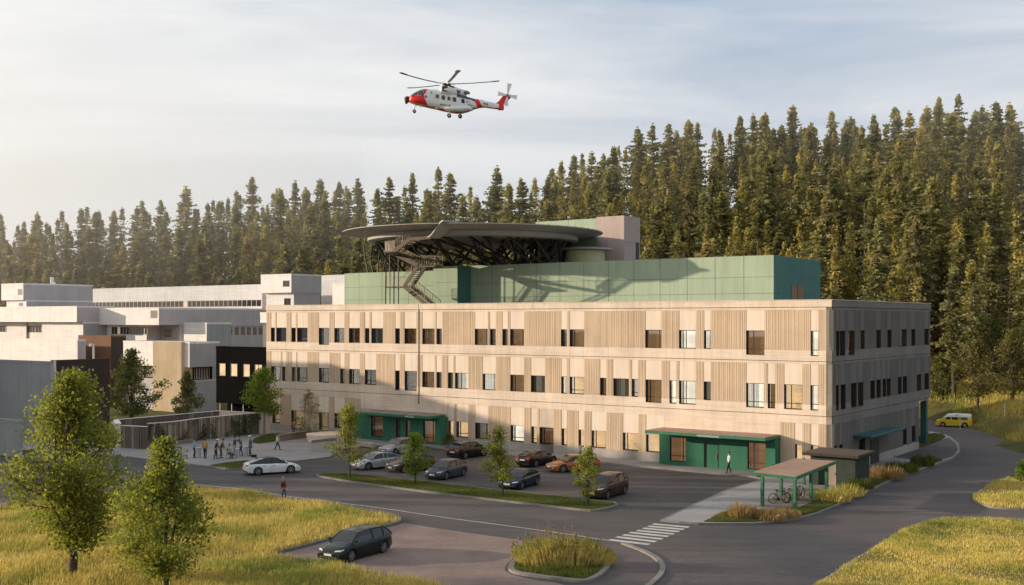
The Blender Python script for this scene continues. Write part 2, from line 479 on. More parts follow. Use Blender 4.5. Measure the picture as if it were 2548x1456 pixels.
# ------------------------------------------------------------------ paved and planted areas
def asphalt_mat():
    t = NT('asphalt')
    a = t.noise(0.10, 5, 0.6); b = t.noise(14, 4, 0.75); c = t.noise(0.35, 6, 0.7, stretch=(0.35, 2.0, 1)); d = t.noise(0.045, 3, 0.5)
    r = t.ramp(a.outputs['Fac'], [(0.35, (0.052, 0.051, 0.057)), (0.65, (0.075, 0.070, 0.072))])
    red = t.ramp(d.outputs['Fac'], [(0.42, (0, 0, 0)), (0.60, (1, 1, 1))])
    x = t.mix(red.outputs[0], r.outputs[0], (0.120, 0.096, 0.088))  # reddish tone of sunlit asphalt mixed in by broad noise patches
    f = t.ramp(b.outputs['Fac'], [(0.28, (0.72, 0.72, 0.72)), (0.72, (1.3, 1.28, 1.25))])
    x = t.mix(1.0, x, f.outputs[0], 'MULTIPLY')
    s_ = t.ramp(c.outputs['Fac'], [(0.44, (0.84, 0.84, 0.84)), (0.58, (1.08, 1.08, 1.08))])
    x = t.mix(0.9, x, s_.outputs[0], 'MULTIPLY')
    # tyre tracks / scuffs
    wv = t.node('ShaderNodeTexVoronoi', feature='DISTANCE_TO_EDGE'); wv.inputs['Scale'].default_value = 0.11
    n_ = t.noise(0.3, 4); tc = t.node('ShaderNodeTexCoord')
    vm = t.node('ShaderNodeVectorMath', operation='MULTIPLY_ADD'); t.link(n_.outputs['Color'], vm.inputs[0]); vm.inputs[1].default_value = (5, 5, 5); t.link(tc.outputs['Object'], vm.inputs[2])
    t.link(vm.outputs[0], wv.inputs['Vector'])
    cr = t.ramp(wv.outputs['Distance'], [(0.0, (0.55, 0.55, 0.55)), (0.006, (1, 1, 1))])
    x = t.mix(0.7, x, cr.outputs[0], 'MULTIPLY')
    sk = t.noise(0.55, 7, 0.75, stretch=(0.5, 1.6, 1)); sm = t.noise(0.07, 2, 0.5)
    skr = t.ramp(sk.outputs['Fac'], [(0.60, (0, 0, 0)), (0.72, (1, 1, 1))]); smr = t.ramp(sm.outputs['Fac'], [(0.45, (0, 0, 0)), (0.6, (.6, .6, .6))])
    x = t.mix(t.mix(1.0, skr.outputs[0], smr.outputs[0], 'MULTIPLY'), x, (0.17, 0.14, 0.125))
    pt = t.node('ShaderNodeTexBrick'); pt.inputs['Scale'].default_value = 0.07; pt.inputs['Mortar Size'].default_value = 0.0008; pt.inputs['Color1'].default_value = (1, 1, 1, 1); pt.inputs['Color2'].default_value = (0.86, 0.86, 0.88, 1); pt.inputs['Mortar'].default_value = (0.45, 0.45, 0.45, 1)
    mpp = t.node('ShaderNodeMapping'); mpp.inputs['Rotation'].default_value = (0, 0, -ANG + 0.1); t.link(tc.outputs['Object'], mpp.inputs[0]); t.link(mpp.outputs[0], pt.inputs['Vector'])
    x = t.mix(0.9, x, pt.outputs[0], 'MULTIPLY')
    t.link(x, t.b.inputs['Base Color']); t.b.inputs['Roughness'].default_value = 0.82
    t.bump(b.outputs['Fac'], 0.35, 0.01)
    return t.mat
M['asphalt'] = asphalt_mat()
def pave_mat():
    t = NT('paving_concrete')
    a = t.noise(0.25, 5, 0.6); b = t.noise(11, 4, 0.7)
    r = t.ramp(a.outputs['Fac'], [(0.35, (0.27, 0.26, 0.265)), (0.65, (0.36, 0.34, 0.33))])
    f = t.ramp(b.outputs['Fac'], [(0.3, (0.85, 0.85, 0.85)), (0.7, (1.1, 1.1, 1.1))])
    x = t.mix(1.0, r.outputs[0], f.outputs[0], 'MULTIPLY')
    tc = t.node('ShaderNodeTexCoord'); mp_ = t.node('ShaderNodeMapping'); mp_.inputs['Rotation'].default_value = (0, 0, -ANG); t.link(tc.outputs['Object'], mp_.inputs[0])
    br = t.node('ShaderNodeTexBrick'); br.inputs['Scale'].default_value = 1.0; br.offset = 0.0
    br.inputs['Brick Width'].default_value = 3.0; br.inputs['Row Height'].default_value = 3.0; br.inputs['Mortar Size'].default_value = 0.035
    br.inputs['Color1'].default_value = (1, 1, 1, 1); br.inputs['Color2'].default_value = (0.93, 0.93, 0.94, 1); br.inputs['Mortar'].default_value = (0.6, 0.6, 0.6, 1)
    t.link(mp_.outputs[0], br.inputs['Vector'])
    x = t.mix(0.85, x, br.outputs[0], 'MULTIPLY')
    t.link(x, t.b.inputs['Base Color']); t.b.inputs['Roughness'].default_value = 0.85
    t.bump(b.outputs['Fac'], 0.2, 0.01)
    return t.mat
M['pave'] = pave_mat()
def turf_mat(name, c1, c2, c3):
    t = NT(name)
    a = t.noise(0.22, 5, 0.65); b = t.noise(6, 4, 0.7)
    r = t.ramp(a.outputs['Fac'], [(0.3, c1), (0.5, c2), (0.72, c3)])
    f = t.ramp(b.outputs['Fac'], [(0.3, (0.65, 0.65, 0.65)), (0.7, (1.25, 1.25, 1.25))])
    t.link(t.mix(1.0, r.outputs[0], f.outputs[0], 'MULTIPLY'), t.b.inputs['Base Color'])
    t.b.inputs['Roughness'].default_value = 1.0; t.b.inputs['Specular IOR Level'].default_value = 0.1
    t.bump(b.outputs['Fac'], 0.7, 0.06)
    return t.mat
M['lawn'] = turf_mat('lawn', (0.045, 0.07, 0.015), (0.085, 0.10, 0.025), (0.13, 0.12, 0.04))
M['meadow'] = turf_mat('dry_meadow', (0.10, 0.11, 0.03), (0.22, 0.17, 0.05), (0.30, 0.21, 0.07))

def chaikin(pts, n=2, closed=True):
    for _ in range(n):
        q = []
        m = len(pts)
        for i in range(m if closed else m - 1):
            a, b = pts[i], pts[(i + 1) % m]
            q.append((a[0]*.75 + b[0]*.25, a[1]*.75 + b[1]*.25)); q.append((a[0]*.25 + b[0]*.75, a[1]*.25 + b[1]*.75))
        if not closed: q = [pts[0]] + q + [pts[-1]]
        pts = q
    return pts
def G(*uv):
    return [tuple(gnd(u, v)[:2]) for u, v in uv]
def offset_in(pts, d):
    """inset a polygon by d (simple mitre)"""
    n = len(pts)
    A = sum(pts[i][0]*pts[(i+1)%n][1] - pts[(i+1)%n][0]*pts[i][1] for i in range(n))
    s_ = 1 if A > 0 else -1
    q = []
    for i in range(n):
        p0, p, p1 = Vector(pts[i-1]), Vector(pts[i]), Vector(pts[(i+1) % n])
        a = (p - p0).normalized() if (p-p0).length > 1e-6 else Vector((1,0)); b = (p1 - p).normalized() if (p1-p).length > 1e-6 else a
        na, nb = Vector((-a.y, a.x)) * s_, Vector((-b.y, b.x)) * s_
        m = (na + nb); m = m.normalized() if m.length > 1e-3 else na
        k = d / max(0.45, m.dot(na))
        q.append((p.x + m.x*k, p.y + m.y*k))
    return q
def kerbed(name, outer, mat, z, kerb_w=0.15, label=None, cat=None):
    """raised area with a kerb stone ring around it"""
    inner = offset_in(outer, kerb_w)
    k = MB(); n = len(outer)
    A = sum(outer[i][0]*outer[(i+1)%n][1] - outer[(i+1)%n][0]*outer[i][1] for i in range(n))
    for i in range(n):
        j = (i + 1) % n
        a, b, c, d = outer[i], outer[j], inner[j], inner[i]
        if A < 0: a, b, c, d = b, a, d, c
        k.quad((*a, z+.012), (*b, z+.012), (*c, z+.012), (*d, z+.012))
        k.quad((*a, -0.05), (*b, -0.05), (*b, z+.012), (*a, z+.012))
    ko = k.build('kerb', M['kerb']); props(ko, kind='structure')
    t_ = MB().prism(inner, -0.04, z); o = t_.build(name, mat); props(o, kind='structure')
    return inner, o

asph = G((-900,1150),(-300,1100),(200,1085),(600,1085),(1000,1085),(1400,1120),(1640,1150),(2000,1165),(2300,1078),(2255,1040),(2262,1030),(2300,1034),(2340,1041),(2376,1061),(2416,1068),(2460,1081),(2520,1101),(2600,1135),(2700,1180),(3200,1260),(4500,1350),(4500,1800),(2548,1900),(1000,1900),(-200,1420),(-900,1350))
ro = MB().prism(asph, -0.05, 0.0).build('road', M['asphalt']); props(ro, kind='structure')

# pavement in front of the hospital, path to the shelter, plaza on the left
pv = G((-500,1095),(150,1128),(317,1139),(425,1153.5),(522,1163),(560,1170),(610,1168),(640,1158),(660,1150),(737,1150),(823,1139.5),(838,1129),(865,1119),(905,1113),(1000,1110),(1065,1114),(1120,1121),(1300,1139),(1495,1153),(1648,1168),(1750,1178),(1860,1187),(1891,1192),(1886,1199),(1807,1222),(1727,1258),(1643,1298),
       (1690,1303),(1738,1306),(1800,1306.5),(1873,1306),(1928,1302),(1983,1295),(2037,1280),(2092,1256.5),(2165,1223.6),(2238,1189),(2293,1170.6),(2348,1152),(2373,1143),(2390,1126),(2386,1106),(2366,1088.5),(2340,1079),(2311,1075))
pv += [tuple(l2w(-1.0, 30.5)[:2]), tuple(l2w(-80, 40)[:2])]
pv_in, _ = kerbed('pavement', pv, M['pave'], 0.12, 0.15)

med = chaikin(G((782,1186),(812,1191),(880,1202.8),(983,1216.5),(1085,1230),(1188,1242),(1290,1254),(1393,1266),(1461,1273.5),(1493,1273),(1553,1256),(1461,1246),(1393,1239),(1290,1226.7),(1188,1217),(1085,1204.5),(983,1193),(914,1185),(846,1180),(800,1180.5)), 1)
med_in, _ = kerbed('median_lawn', med, M['lawn'], 0.13)
rb = chaikin(G((1262,1414),(1270,1428),(1324,1437),(1393,1446),(1454,1452),(1480,1445),(1505,1430),(1522,1409),(1514,1386),(1478,1362),(1427,1351.5),(1376,1353),(1324,1366),(1286,1388)), 2)
rb_in, _ = kerbed('roundabout_lawn', rb, M['lawn'], 0.13, 0.3)

fieldA = G((-1500,1330),(-500,1290),(0,1268),(200,1243),(475,1220),(600,1233),(700,1249),(800,1262),(900,1277),(975,1287),(996,1292),(999,1298),(985,1305),(900,1323),(830,1342),(740,1366),(663,1384),(720,1391),(800,1404),(900,1424),(1000,1442),(1060,1454),(1180,1490),(1250,1700),(1200,2600),(-4000,2600))
fA_in, _ = kerbed('meadow_left', fieldA, M['meadow'], 0.12, 0.18)
fieldB = G((1990,1490),(2034,1456),(2080,1428),(2129,1393.5),(2202,1355),(2238,1328),(2293,1303),(2348,1292),(2421,1293),(2548,1296),(2900,1302),(4500,1360),(4500,2600),(1800,2600),(1900,1600))
fB_in, _ = kerbed('meadow_right', fieldB, M['meadow'], 0.12, 0.12)
fieldC = chaikin(G((2700,1130),(2548,1178),(2494,1200),(2454,1214.6),(2424.6,1233),(2418,1243),(2428,1254),(2458,1264),(2494,1268),(2548,1271),(2700,1275),(3200,1290),(3600,1240),(3000,1150)), 1)
fC_in, _ = kerbed('meadow_island', fieldC, M['meadow'], 0.12, 0.12)

def sheet(name, pts, mat, z0, z1, zf=None):
    o = MB().prism(pts, z0, z1).build(name, mat); props(o, kind='structure'); return o
# planted patches on the pavement slab (top of slab 0.12)
lawnW = G((522,1162),(560,1156),(612,1150),(640,1152),(642,1157),(612,1166),(575,1169))
sheet('plaza_verge', lawnW, M['lawn'], 0.05, 0.17)
plz = chaikin(G((655,1085),(700,1081),(760,1083),(765,1088),(742,1093),(700,1098),(672,1104),(640,1108),(622,1101)), 1)
sheet('plaza_lawn', plz, M['lawn'], 0.05, 0.16)
shl = G((1752,1303),(1800,1304),(1873,1303.5),(1928,1299),(1980,1292.5),(2035,1277.5),(2090,1254),(2162,1221),(2235,1187),(2290,1168),(2345,1149.5),(2335,1147),(2290,1151),(2240,1163),(2180,1183),(2140,1190),(2128,1213),(2050,1232),(2030,1250),(1990,1268),(1930,1275),(1880,1276),(1822,1275),(1795,1284))
sheet('verge', shl, M['lawn'], 0.05, 0.18)
# lawn strip rising against the side wall
ls = MB()
lp = [((2178,1139),.15),((2215,1139),.15),((2262,1121),.15),((2300,1109),.2),((2338,1094),.25),((2352,1084),.3),((2322,1078),.55),((2292,1082),1.0),((2262,1096),.9),((2225,1114),.6)]
top = [gnd(u, v, z) for (u, v), z in lp]
ls.add(top, [tuple(range(len(top)-1, -1, -1))]); n_ = len(top)
for i in range(n_):
    a, b = top[i], top[(i+1) % n_]
    ls.quad((a.x, a.y, 0), (b.x, b.y, 0), b, a)
ls_o = ls.build('bank_lawn', M['lawn'], fix=True); props(ls_o, kind='structure')
# side service apron (darker asphalt patch between lawn strip and verge)
ap = G((2265,1146),(2300,1150),(2345,1146),(2372,1138),(2384,1122),(2378,1106),(2360,1092),(2340,1099),(2300,1113),(2262,1126),(2222,1141))
sheet('service_apron', ap, M['asphalt'], 0.06, 0.135)

M['sunlit_asph'] = concrete('sunlit_reddish_asphalt', (0.29, 0.215, 0.185), streak=0.2, scale=1.5)  # sun patch by the front bay, painted as lighter reddish asphalt
sheet('sun_patch', chaikin(G((672,1385),(740,1368),(830,1344),(900,1325),(985,1308),(1003,1301),(1012,1303),(1120,1320),(1250,1338),(1345,1350),(1290,1378),(1258,1405),(1255,1425),(1320,1442),(1400,1452),(1440,1475),(1300,1640),(1240,1600),(1190,1480),(1070,1456),(1000,1440),(900,1420),(800,1401),(720,1388)), 1), M['sunlit_asph'], -.01, .004)
# road markings
M['mark'] = concrete('road_paint', (0.62, 0.60, 0.56), streak=0.2, scale=3)
mk = MB()
st = [((1516,1343),(1616,1355)),((1534,1336),(1632,1348)),((1551,1331),(1648,1341.5)),((1567,1325),(1663,1335)),((1585,1320),(1677,1329)),((1600,1314.5),(1690,1323)),((1613,1309.5),(1702,1317.5)),((1625,1304),(1714,1312))]
for k, (a, b) in enumerate(st):
    A_, B_ = gnd(*a), gnd(*b)
    d = (B_ - A_).normalized(); n_ = Vector((-d.y, d.x, 0)) * 0.23
    mb = MB(); mb.add([A_ - n_, B_ - n_, B_ + n_, A_ + n_], [(0, 1, 2, 3)])
    mk.add([p + Vector((0, 0, 0.005)) for p in (A_ - n_, B_ - n_, B_ + n_, A_ + n_)], [(0, 1, 2, 3)])
props(mk.build('zebra_crossing', M['mark']), kind='structure')
ln = MB()
lp = chaikin(G((380,1196),(466,1203.5),(615,1218),(701,1233),(778,1243),(871,1254.7),(948,1264),(1119,1290),(1290,1312),(1410,1329),(1480,1340),(1516,1345)), 1, False)
for a, b in zip(lp, lp[1:]):
    a, b = Vector((*a, 0.006)), Vector((*b, 0.006)); d = (b - a).normalized(); n_ = Vector((-d.y, d.x, 0)) * 0.06
    ln.add([a - n_, b - n_, b + n_, a + n_], [(0, 1, 2, 3)])
props(ln.build('road_edge_line', M['mark']), kind='structure')
# curved kerb at the front
kc = chaikin(G((1550,1354),(1598,1371),(1632,1389),(1650,1408),(1648,1428),(1625,1452),(1580,1485)), 2, False)
kb = MB()
for a, b in zip(kc, kc[1:]):
    kb.bar((*a, 0.05), (*b, 0.05), 0.30, 0.12)
props(kb.build('kerb_arc', M['kerb']), kind='structure')
# ------------------------------------------------------------------ hospital main block
LEN, DEP = -69.0, 28.7
GROUND, G3, G2, G1, TOP = 0.0, 5.10, 9.68, 14.26, 14.82
hosp = site_thing('hospital_building', 'long three storey beige concrete hospital block with fluted cladding panels', 'building', LEN/2, DEP/2)
n1x = lambda z: 1000 + z / 2.0384          # survey strip 1 and 2 -> bearings
n2x = lambda z: 2150 + z / 2.0384
def bx1(*l): return [(fx(n1x(a)*.62207, 0), fx(n1x(b)*.62207, 0), *r) for a, b, *r in l]
def bx2(*l): return [(fx(n2x(a)*.62207, 0), fx(n2x(b)*.62207, 0), *r) for a, b, *r in l]
# (x0, x1, tall?, look)   look: W white curtain, L pale room, B brown, D dark, G grey curtain, O warm room
row3 = bx1((171,202,0,'G'),(215,296,0,'G'),(337,372,0,'D'),(384,468,0,'G'),(561,645,2,'L'),(688,768,0,'L'),(807,895,0,'B'),(938,972,0,'D'),(990,1083,0,'G'),(1184,1221,0,'G'),(1259,1355,0,'B'),(1405,1503,0,'B'),(1521,1563,0,'G'),(1833,1936,0,'B'),(1957,2002,0,'D'),(2058,2100,0,'D'),(2121,2233,0,'B')) \
     + bx2((191,238,0,'D'),(262,380,0,'B'),(879,1010,0,'B'),(1154,1290,0,'L'),(1357,1411,0,'W'),(1701,1850,1,'B'),(2227,2290,1,'L'))
row2 = bx1((172,250,0,'L'),(262,295,0,'W'),(340,374,0,'L'),(384,466,0,'W'),(561,645,0,'W'),(735,770,0,'L'),(808,894,0,'L'),(936,1028,0,'W'),(1184,1219,1,'D'),(1260,1358,1,'W'),(1405,1502,0,'B'),(1521,1562,0,'G'),(1614,1655,0,'G'),(1672,1777,0,'W'),(1897,2003,0,'W'),(2122,2234,0,'B'),(2291,2404,0,'D')) \
     + bx2((193,238,0,'W'),(262,380,0,'O'),(510,560,0,'D'),(617,744,0,'D'),(768,818,0,'W'),(881,1010,1,'B'),(1075,1130,1,'L'),(1154,1290,1,'L'),(1355,1411,0,'G'),(1701,1848,1,'W'),(1877,1937,1,'B'),(2010,2158,1,'O'),(2225,2288,1,'L'))
row1 = bx1((182,246,0,'O'),(335,440,3,'O'),(562,641,3,'O'),(688,770,0,'O'),(1615,1660,0,'O'),(1682,1778,0,'O'),(1836,1938,0,'D'),(2125,2234,0,'L'),(2293,2340,0,'O'),(2360,2475,0,'B')) \
     + bx2((20,130,0,'B'),(195,238,0,'O'),(334,378,0,'O'),(440,558,0,'O'),(696,820,0,'O'),(885,1035,0,'O'),(2098,2160,0,'O'),(2228,2290,0,'O'))
PAV1 = (fx(n1x(905)*.62207, 0), fx(n1x(1612)*.62207, 0))
PAV2 = (fx(n2x(1040)*.62207, 0), fx(n2x(1980)*.62207, 0))

wallm, flm, pnm, grm, plm = MB(), MB(), MB(), MB(), MB()
ROOMS = {'W': 'roomL', 'L': 'roomL', 'B': 'roomB', 'D': 'roomD', 'G': 'roomD', 'O': 'roomW'}
rnd = random.Random(3)

class Fac:
    """maps facade coordinates (s along, d outwards, z) to site-local coordinates"""
    def __init__(s, side): s.side = side; s.n = 0
    def box(s, mb, s0, s1, d0, d1, z0, z1, mi=0):
        if s.side == 'front': mb.box(s0, s1, -d1, -d0, z0, z1, mi)
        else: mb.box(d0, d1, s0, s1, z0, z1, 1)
def glazing(fc, s0, s1, z0, z1, look, parent=hosp, tall=False, frame='frame', deep=0.34):
    """one window: frame (a part) with pane, curtain and room behind (sub-parts)"""
    w_ = s1 - s0
    fm = MB()
    t = 0.06
    fc.box(fm, s0, s0+t, -deep-.05, -deep+.05, z0, z1); fc.box(fm, s1-t, s1, -deep-.05, -deep+.05, z0, z1)
    fc.box(fm, s0+t, s1-t, -deep-.05, -deep+.05, z0, z0+t); fc.box(fm, s0+t, s1-t, -deep-.05, -deep+.05, z1-t, z1)
    if w_ > 1.1:
        k = s0 + w_ * rnd.choice((0.2, 0.22, 0.78, 0.33))
        fc.box(fm, k-.03, k+.03, -deep-.04, -deep+.04, z0+t, z1-t)
    if tall or rnd.random() < .15:
        k = z0 + (z1-z0) * .23
        fc.box(fm, s0+t, s1-t, -deep-.035, -deep+.035, k-.03, k+.03)
    # metal reveal lining
    fc.box(fm, s0, s0+.02, -deep+.05, -.02, z0, z1); fc.box(fm, s1-.02, s1, -deep+.05, -.02, z0, z1)
    fc.box(fm, s0+.02, s1-.02, -deep+.05, 0.03, z0, z0+.025); fc.box(fm, s0+.02, s1-.02, -deep+.05, -.02, z1-.02, z1)
    wo = fm.build('window', M[frame], parent)
    pm = MB(); fc.box(pm, s0+t, s1-t, -deep-.01, -deep+.01, z0+t, z1-t); pm.build('pane', M['glass'], wo)
    rm = MB(); b = -deep - .9
    fc.box(rm, s0-.2, s1+.2, b-.02, b, z0-.1, z1+.1)
    fc.box(rm, s0-.2, s1+.2, b, -deep-.08, z1+.1, z1+.12); fc.box(rm, s0-.2, s1+.2, b, -deep-.08, z0-.12, z0-.1)
    fc.box(rm, s0-.22, s0-.2, b, -deep-.08, z0-.1, z1+.1); fc.box(rm, s1+.2, s1+.22, b, -deep-.08, z0-.1, z1+.1)
    if look in 'OB' and w_ > .9:       # furniture silhouettes
        a = s0 + w_*rnd.uniform(.35, .6)
        fc.box(rm, a, a+w_*.3, b, b+.3, z0-.1, z0+(z1-z0)*rnd.uniform(.2, .45))
        fc.box(rm, s0+.1, s1-.1, b, b+.4, z0+(z1-z0)*.5, z0+(z1-z0)*.5+.05)
    rm.build('room', M[ROOMS[look]], wo)
    # curtains with folds
    cm = MB()
    def curtain(a, b_):
        n = max(3, int((b_-a)/.11)); 
        for i in range(n):
            p0 = a + (b_-a)*i/n; p1 = a + (b_-a)*(i+1)/n
            o_ = -deep - .16 - (.05 if i % 2 else 0)
            fc.box(cm, p0, p1, o_-.02, o_, z0+.02, z1-.02)
    if look == 'W': curtain(s0+.06, s0+w_*rnd.uniform(.55, .98)); mt = 'curtW'
    elif look == 'G': curtain(s0+.06, s1-.06); mt = 'curtG'
    elif look == 'B': curtain(s0+.06, s0+w_*rnd.uniform(.3, .8)); mt = 'curtB'
    elif look == 'D': curtain(s0+w_*rnd.uniform(.1, .3), s0+w_*rnd.uniform(.5, .8)); mt = rnd.choice(('curtG', 'curtB', 'curtG'))
    elif look == 'O': curtain(s0+.06, s0+w_*.14); mt = 'curtW'
    else: curtain(s0+.06, s0+w_*.16); mt = 'curtG' if look == 'L' else 'curtB'
    cm.build('curtain', M[mt], wo)
    return wo

def storey(fc, sa, sb, ztop, zbot, wins, zp, zf, head, sill, sill_t, plinth=False, cut=(), mats=(0,)):
    """one storey strip. zp = top of the fluted zone, zf = its bottom"""
    wins = sorted(wins)
    # wall pieces: band above panels, band below
    segs = []; cur = sa; flm, plm = MB(), MB()
    allw = [(w[0], w[1], w) for w in wins] + [(c[0], c[1], None) for c in cut]
    allw.sort(key=lambda t: t[0])
    for a, b, w in allw:
        if a > cur + .01: segs.append((cur, a, 'solid', None))
        segs.append((a, b, 'win' if w else 'cut', w)); cur = b
    if cur < sb - .01: segs.append((cur, sb, 'solid', None))
    fc.box(wallm, sa, sb, -.5, 0, zp, ztop)
    for a, b, kind, w in segs:
        if kind == 'solid':
            fc.box(wallm, a, b, -.5, -.035, zf, zp)
            fc.box(plm if plinth else wallm, a, b, -.5, .03 if plinth else 0.0, zbot, zf)
            # battens
            x = a + .02
            wide = (b - a)
            while x < b - .06:
                bw = rnd.choice((.09, .12, .16, .2)) if fc.side == 'front' else rnd.choice((.12, .2, .35))
                bw = min(bw, b - .015 - x)
                if bw > .03: fc.box(flm, x, x + bw, -.034, 0.0 + rnd.choice((-.004, 0, .004)), zf + .01, zp - .01)
                x += bw + rnd.choice((.022, .03, .03, .05))
            if flm.f:
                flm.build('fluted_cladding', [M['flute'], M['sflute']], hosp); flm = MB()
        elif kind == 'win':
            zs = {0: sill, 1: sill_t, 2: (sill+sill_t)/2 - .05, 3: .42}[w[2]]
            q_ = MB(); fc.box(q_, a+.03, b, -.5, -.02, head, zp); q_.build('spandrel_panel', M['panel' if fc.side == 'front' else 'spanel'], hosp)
            fc.box(grm, a, a+.03, -.4, -.1, head, zp)
            fc.box(plm if plinth else wallm, a, b, -.5, .03 if plinth else 0.0, zbot, min(zs, zf) if zs < zf else zf)
            if zs > zf: fc.box(plm if plinth else wallm, a, b, -.5, -.02, zf, zs)
            glazing(fc, a, b, zs, head, w[3], tall=(w[2] in (1, 3)))
        elif plinth and plm.f: plm.build('plinth', M['plinth'], hosp); plm = MB()
    if flm.f: flm.build('fluted_cladding', [M['flute'], M['sflute']], hosp)
    if plm.f: plm.build('plinth', M['plinth'], hosp)
FR = Fac('front'); SD = Fac('side')
GR = .035
def band(fc, sa, sb, z):         # dark shadow joint with a projecting lip above
    fc.box(grm, sa, sb, -.3, -.06, z-.05, z+.0)
storey(FR, LEN, 0, G1-.05, G2, row3, 14.00, 10.58, 12.24, 10.58, 10.13)
storey(FR, LEN, 0, G2-.05, G3, row2, 9.42, 6.00, 7.66, 6.0, 5.55)
p1 = [w for w in row1]
storey(FR, LEN, 0, G3-.05, GROUND, p1, 4.40, 0.86, 2.60, 0.98, 0.5, plinth=True, cut=(PAV1, PAV2))
for pv_ in (PAV1, PAV2):
    FR.box(wallm, pv_[0], pv_[1], -.5, -.0, 3.30, 4.40); FR.box(wallm, pv_[0], pv_[1], -.5, -.1, 0, 3.30)
for z in (G1, G2, G3): band(FR, LEN, 0, z)
# parapet and its cap; strips above each joint
cap = MB()
FR.box(wallm, LEN, 0, -.5, .05, G1, TOP)
cap.box(LEN-.04, DEP*0+.09, -.09, .45, TOP, TOP+.06)
# end bands: thin vertical movement joint
jx = fx(n1x(1377)*.62207, 0)
FR.box(grm, jx-.035, jx+.035, -.02, .055, 4.2, TOP+.02)
for q in (.22, .44, .62, .81): FR.box(grm, LEN*q-.008, LEN*q+.008, -.02, .056, G1+.02, TOP-.01)

# ---- side facade (plane x = 0), s = local y
def sw(lst): return [(fy((3250 + a/2.4267)*.62207, 0), fy((3250 + b/2.4267)*.62207, 0), *r) for a, b, *r in lst]
DEP1 = fy(2286, 0)
rowS3 = sw([(230,262,1,'G'),(266,318,1,'O'),(347,410,1,'O'),(470,508,0,'O'),(620,665,0,'O'),(728,768,0,'G'),(855,915,0,'O'),(960,998,0,'G'),(1086,1128,0,'O')])
rowS2 = sw([(230,256,1,'D'),(275,322,1,'D'),(374,430,1,'G'),(442,495,1,'O'),(563,606,0,'D'),(622,664,0,'D'),(682,716,0,'G'),(724,758,0,'G'),(832,866,0,'G'),(880,918,0,'D'),(1014,1056,0,'O'),(1088,1130,0,'G')])
rowS1 = sw([(205,236,0,'D'),(262,292,0,'D'),(455,512,0,'D'),(880,915,0,'D'),(965,1000,0,'O')])
storey(SD, 0.0, DEP, G1-.05, G2, rowS3, 14.00, 10.58, 12.24, 10.58, 10.13)
storey(SD, 0.0, DEP, G2-.05, G3, rowS2, 9.42, 6.00, 7.66, 6.0, 5.55)
door_s = (fy((3250+560/2.4267)*.62207, 0), fy((3250+640/2.4267)*.62207, 0))
storey(SD, 0.0, DEP1, G3-.05, GROUND, rowS1, 4.40, 0.86, 2.60, 0.98, 0.5, plinth=True)
for z in (G1, G2, G3): band(SD, 0.0, DEP, z)
SD.box(wallm, 0.05, DEP, -.5, .05, G1, TOP)
# back, left end and core
wallm.box(LEN, LEN+.5, .5, DEP, 0, TOP); wallm.box(LEN+.5, -.5, DEP-.5, DEP, G3, TOP); wallm.box(LEN+.5, -.5, DEP1-.3, DEP1-.02, 0, G3)
wallm.box(-.48, -.02, DEP-.49, DEP-.01, G3-.3, G3-.05)
soff = MB(); soff.box(LEN+.5, -.5, .5, DEP-.5, G3-.35, G3-.05)
rf = MB(); rf.box(LEN+.5, -.5, .5, DEP-.5, G1-.4, G1-.05)
cap.box(-.45, .09, .45, DEP+.04, TOP, TOP+.06); cap.box(LEN-.04, LEN+.5, .45, DEP+.04, TOP, TOP+.06)
wallm.build('wall', [M['conc'], M['conc_shade']], hosp);  grm.build('shadow_joint', M['groove'], hosp);
cap.build('parapet_cap', M['conc'], hosp); rf.build('roof', M['roof'], hosp); soff.build('soffit', M['conc'], hosp)
# teal column under the overhang
cy = fy(2302, -0.6)
c_ = MB(); c_.box(-1.0, -.45, cy-.3, cy+.3, 0, G3-.35); c_.build('column', M['teal'], hosp); c_ = MB(); c_.box(-6.0, -5.5, cy-.3, cy+.3, 0, G3-.35); c_.build('column', M['teal'], hosp)
# side door canopy
sc0, sc1 = fy((3250+525/2.4267)*.62207, 1.2), fy((3250+852/2.4267)*.62207, 1.2)
cn = MB(); cn.bev(.02, 1.7, sc0, sc1, 2.95, 3.15, .04); cn.build('door_canopy', M['teal'], hosp)
sdr = MB(); sdr.box(.031, .08, door_s[0], door_s[1], .1, 2.3); so_ = sdr.build('side_door', M['frame'], hosp)
MB().box(.09, .14, door_s[0]+.15, door_s[0]+.2, 1.0, 1.4).build('handle', M['rail'], so_)

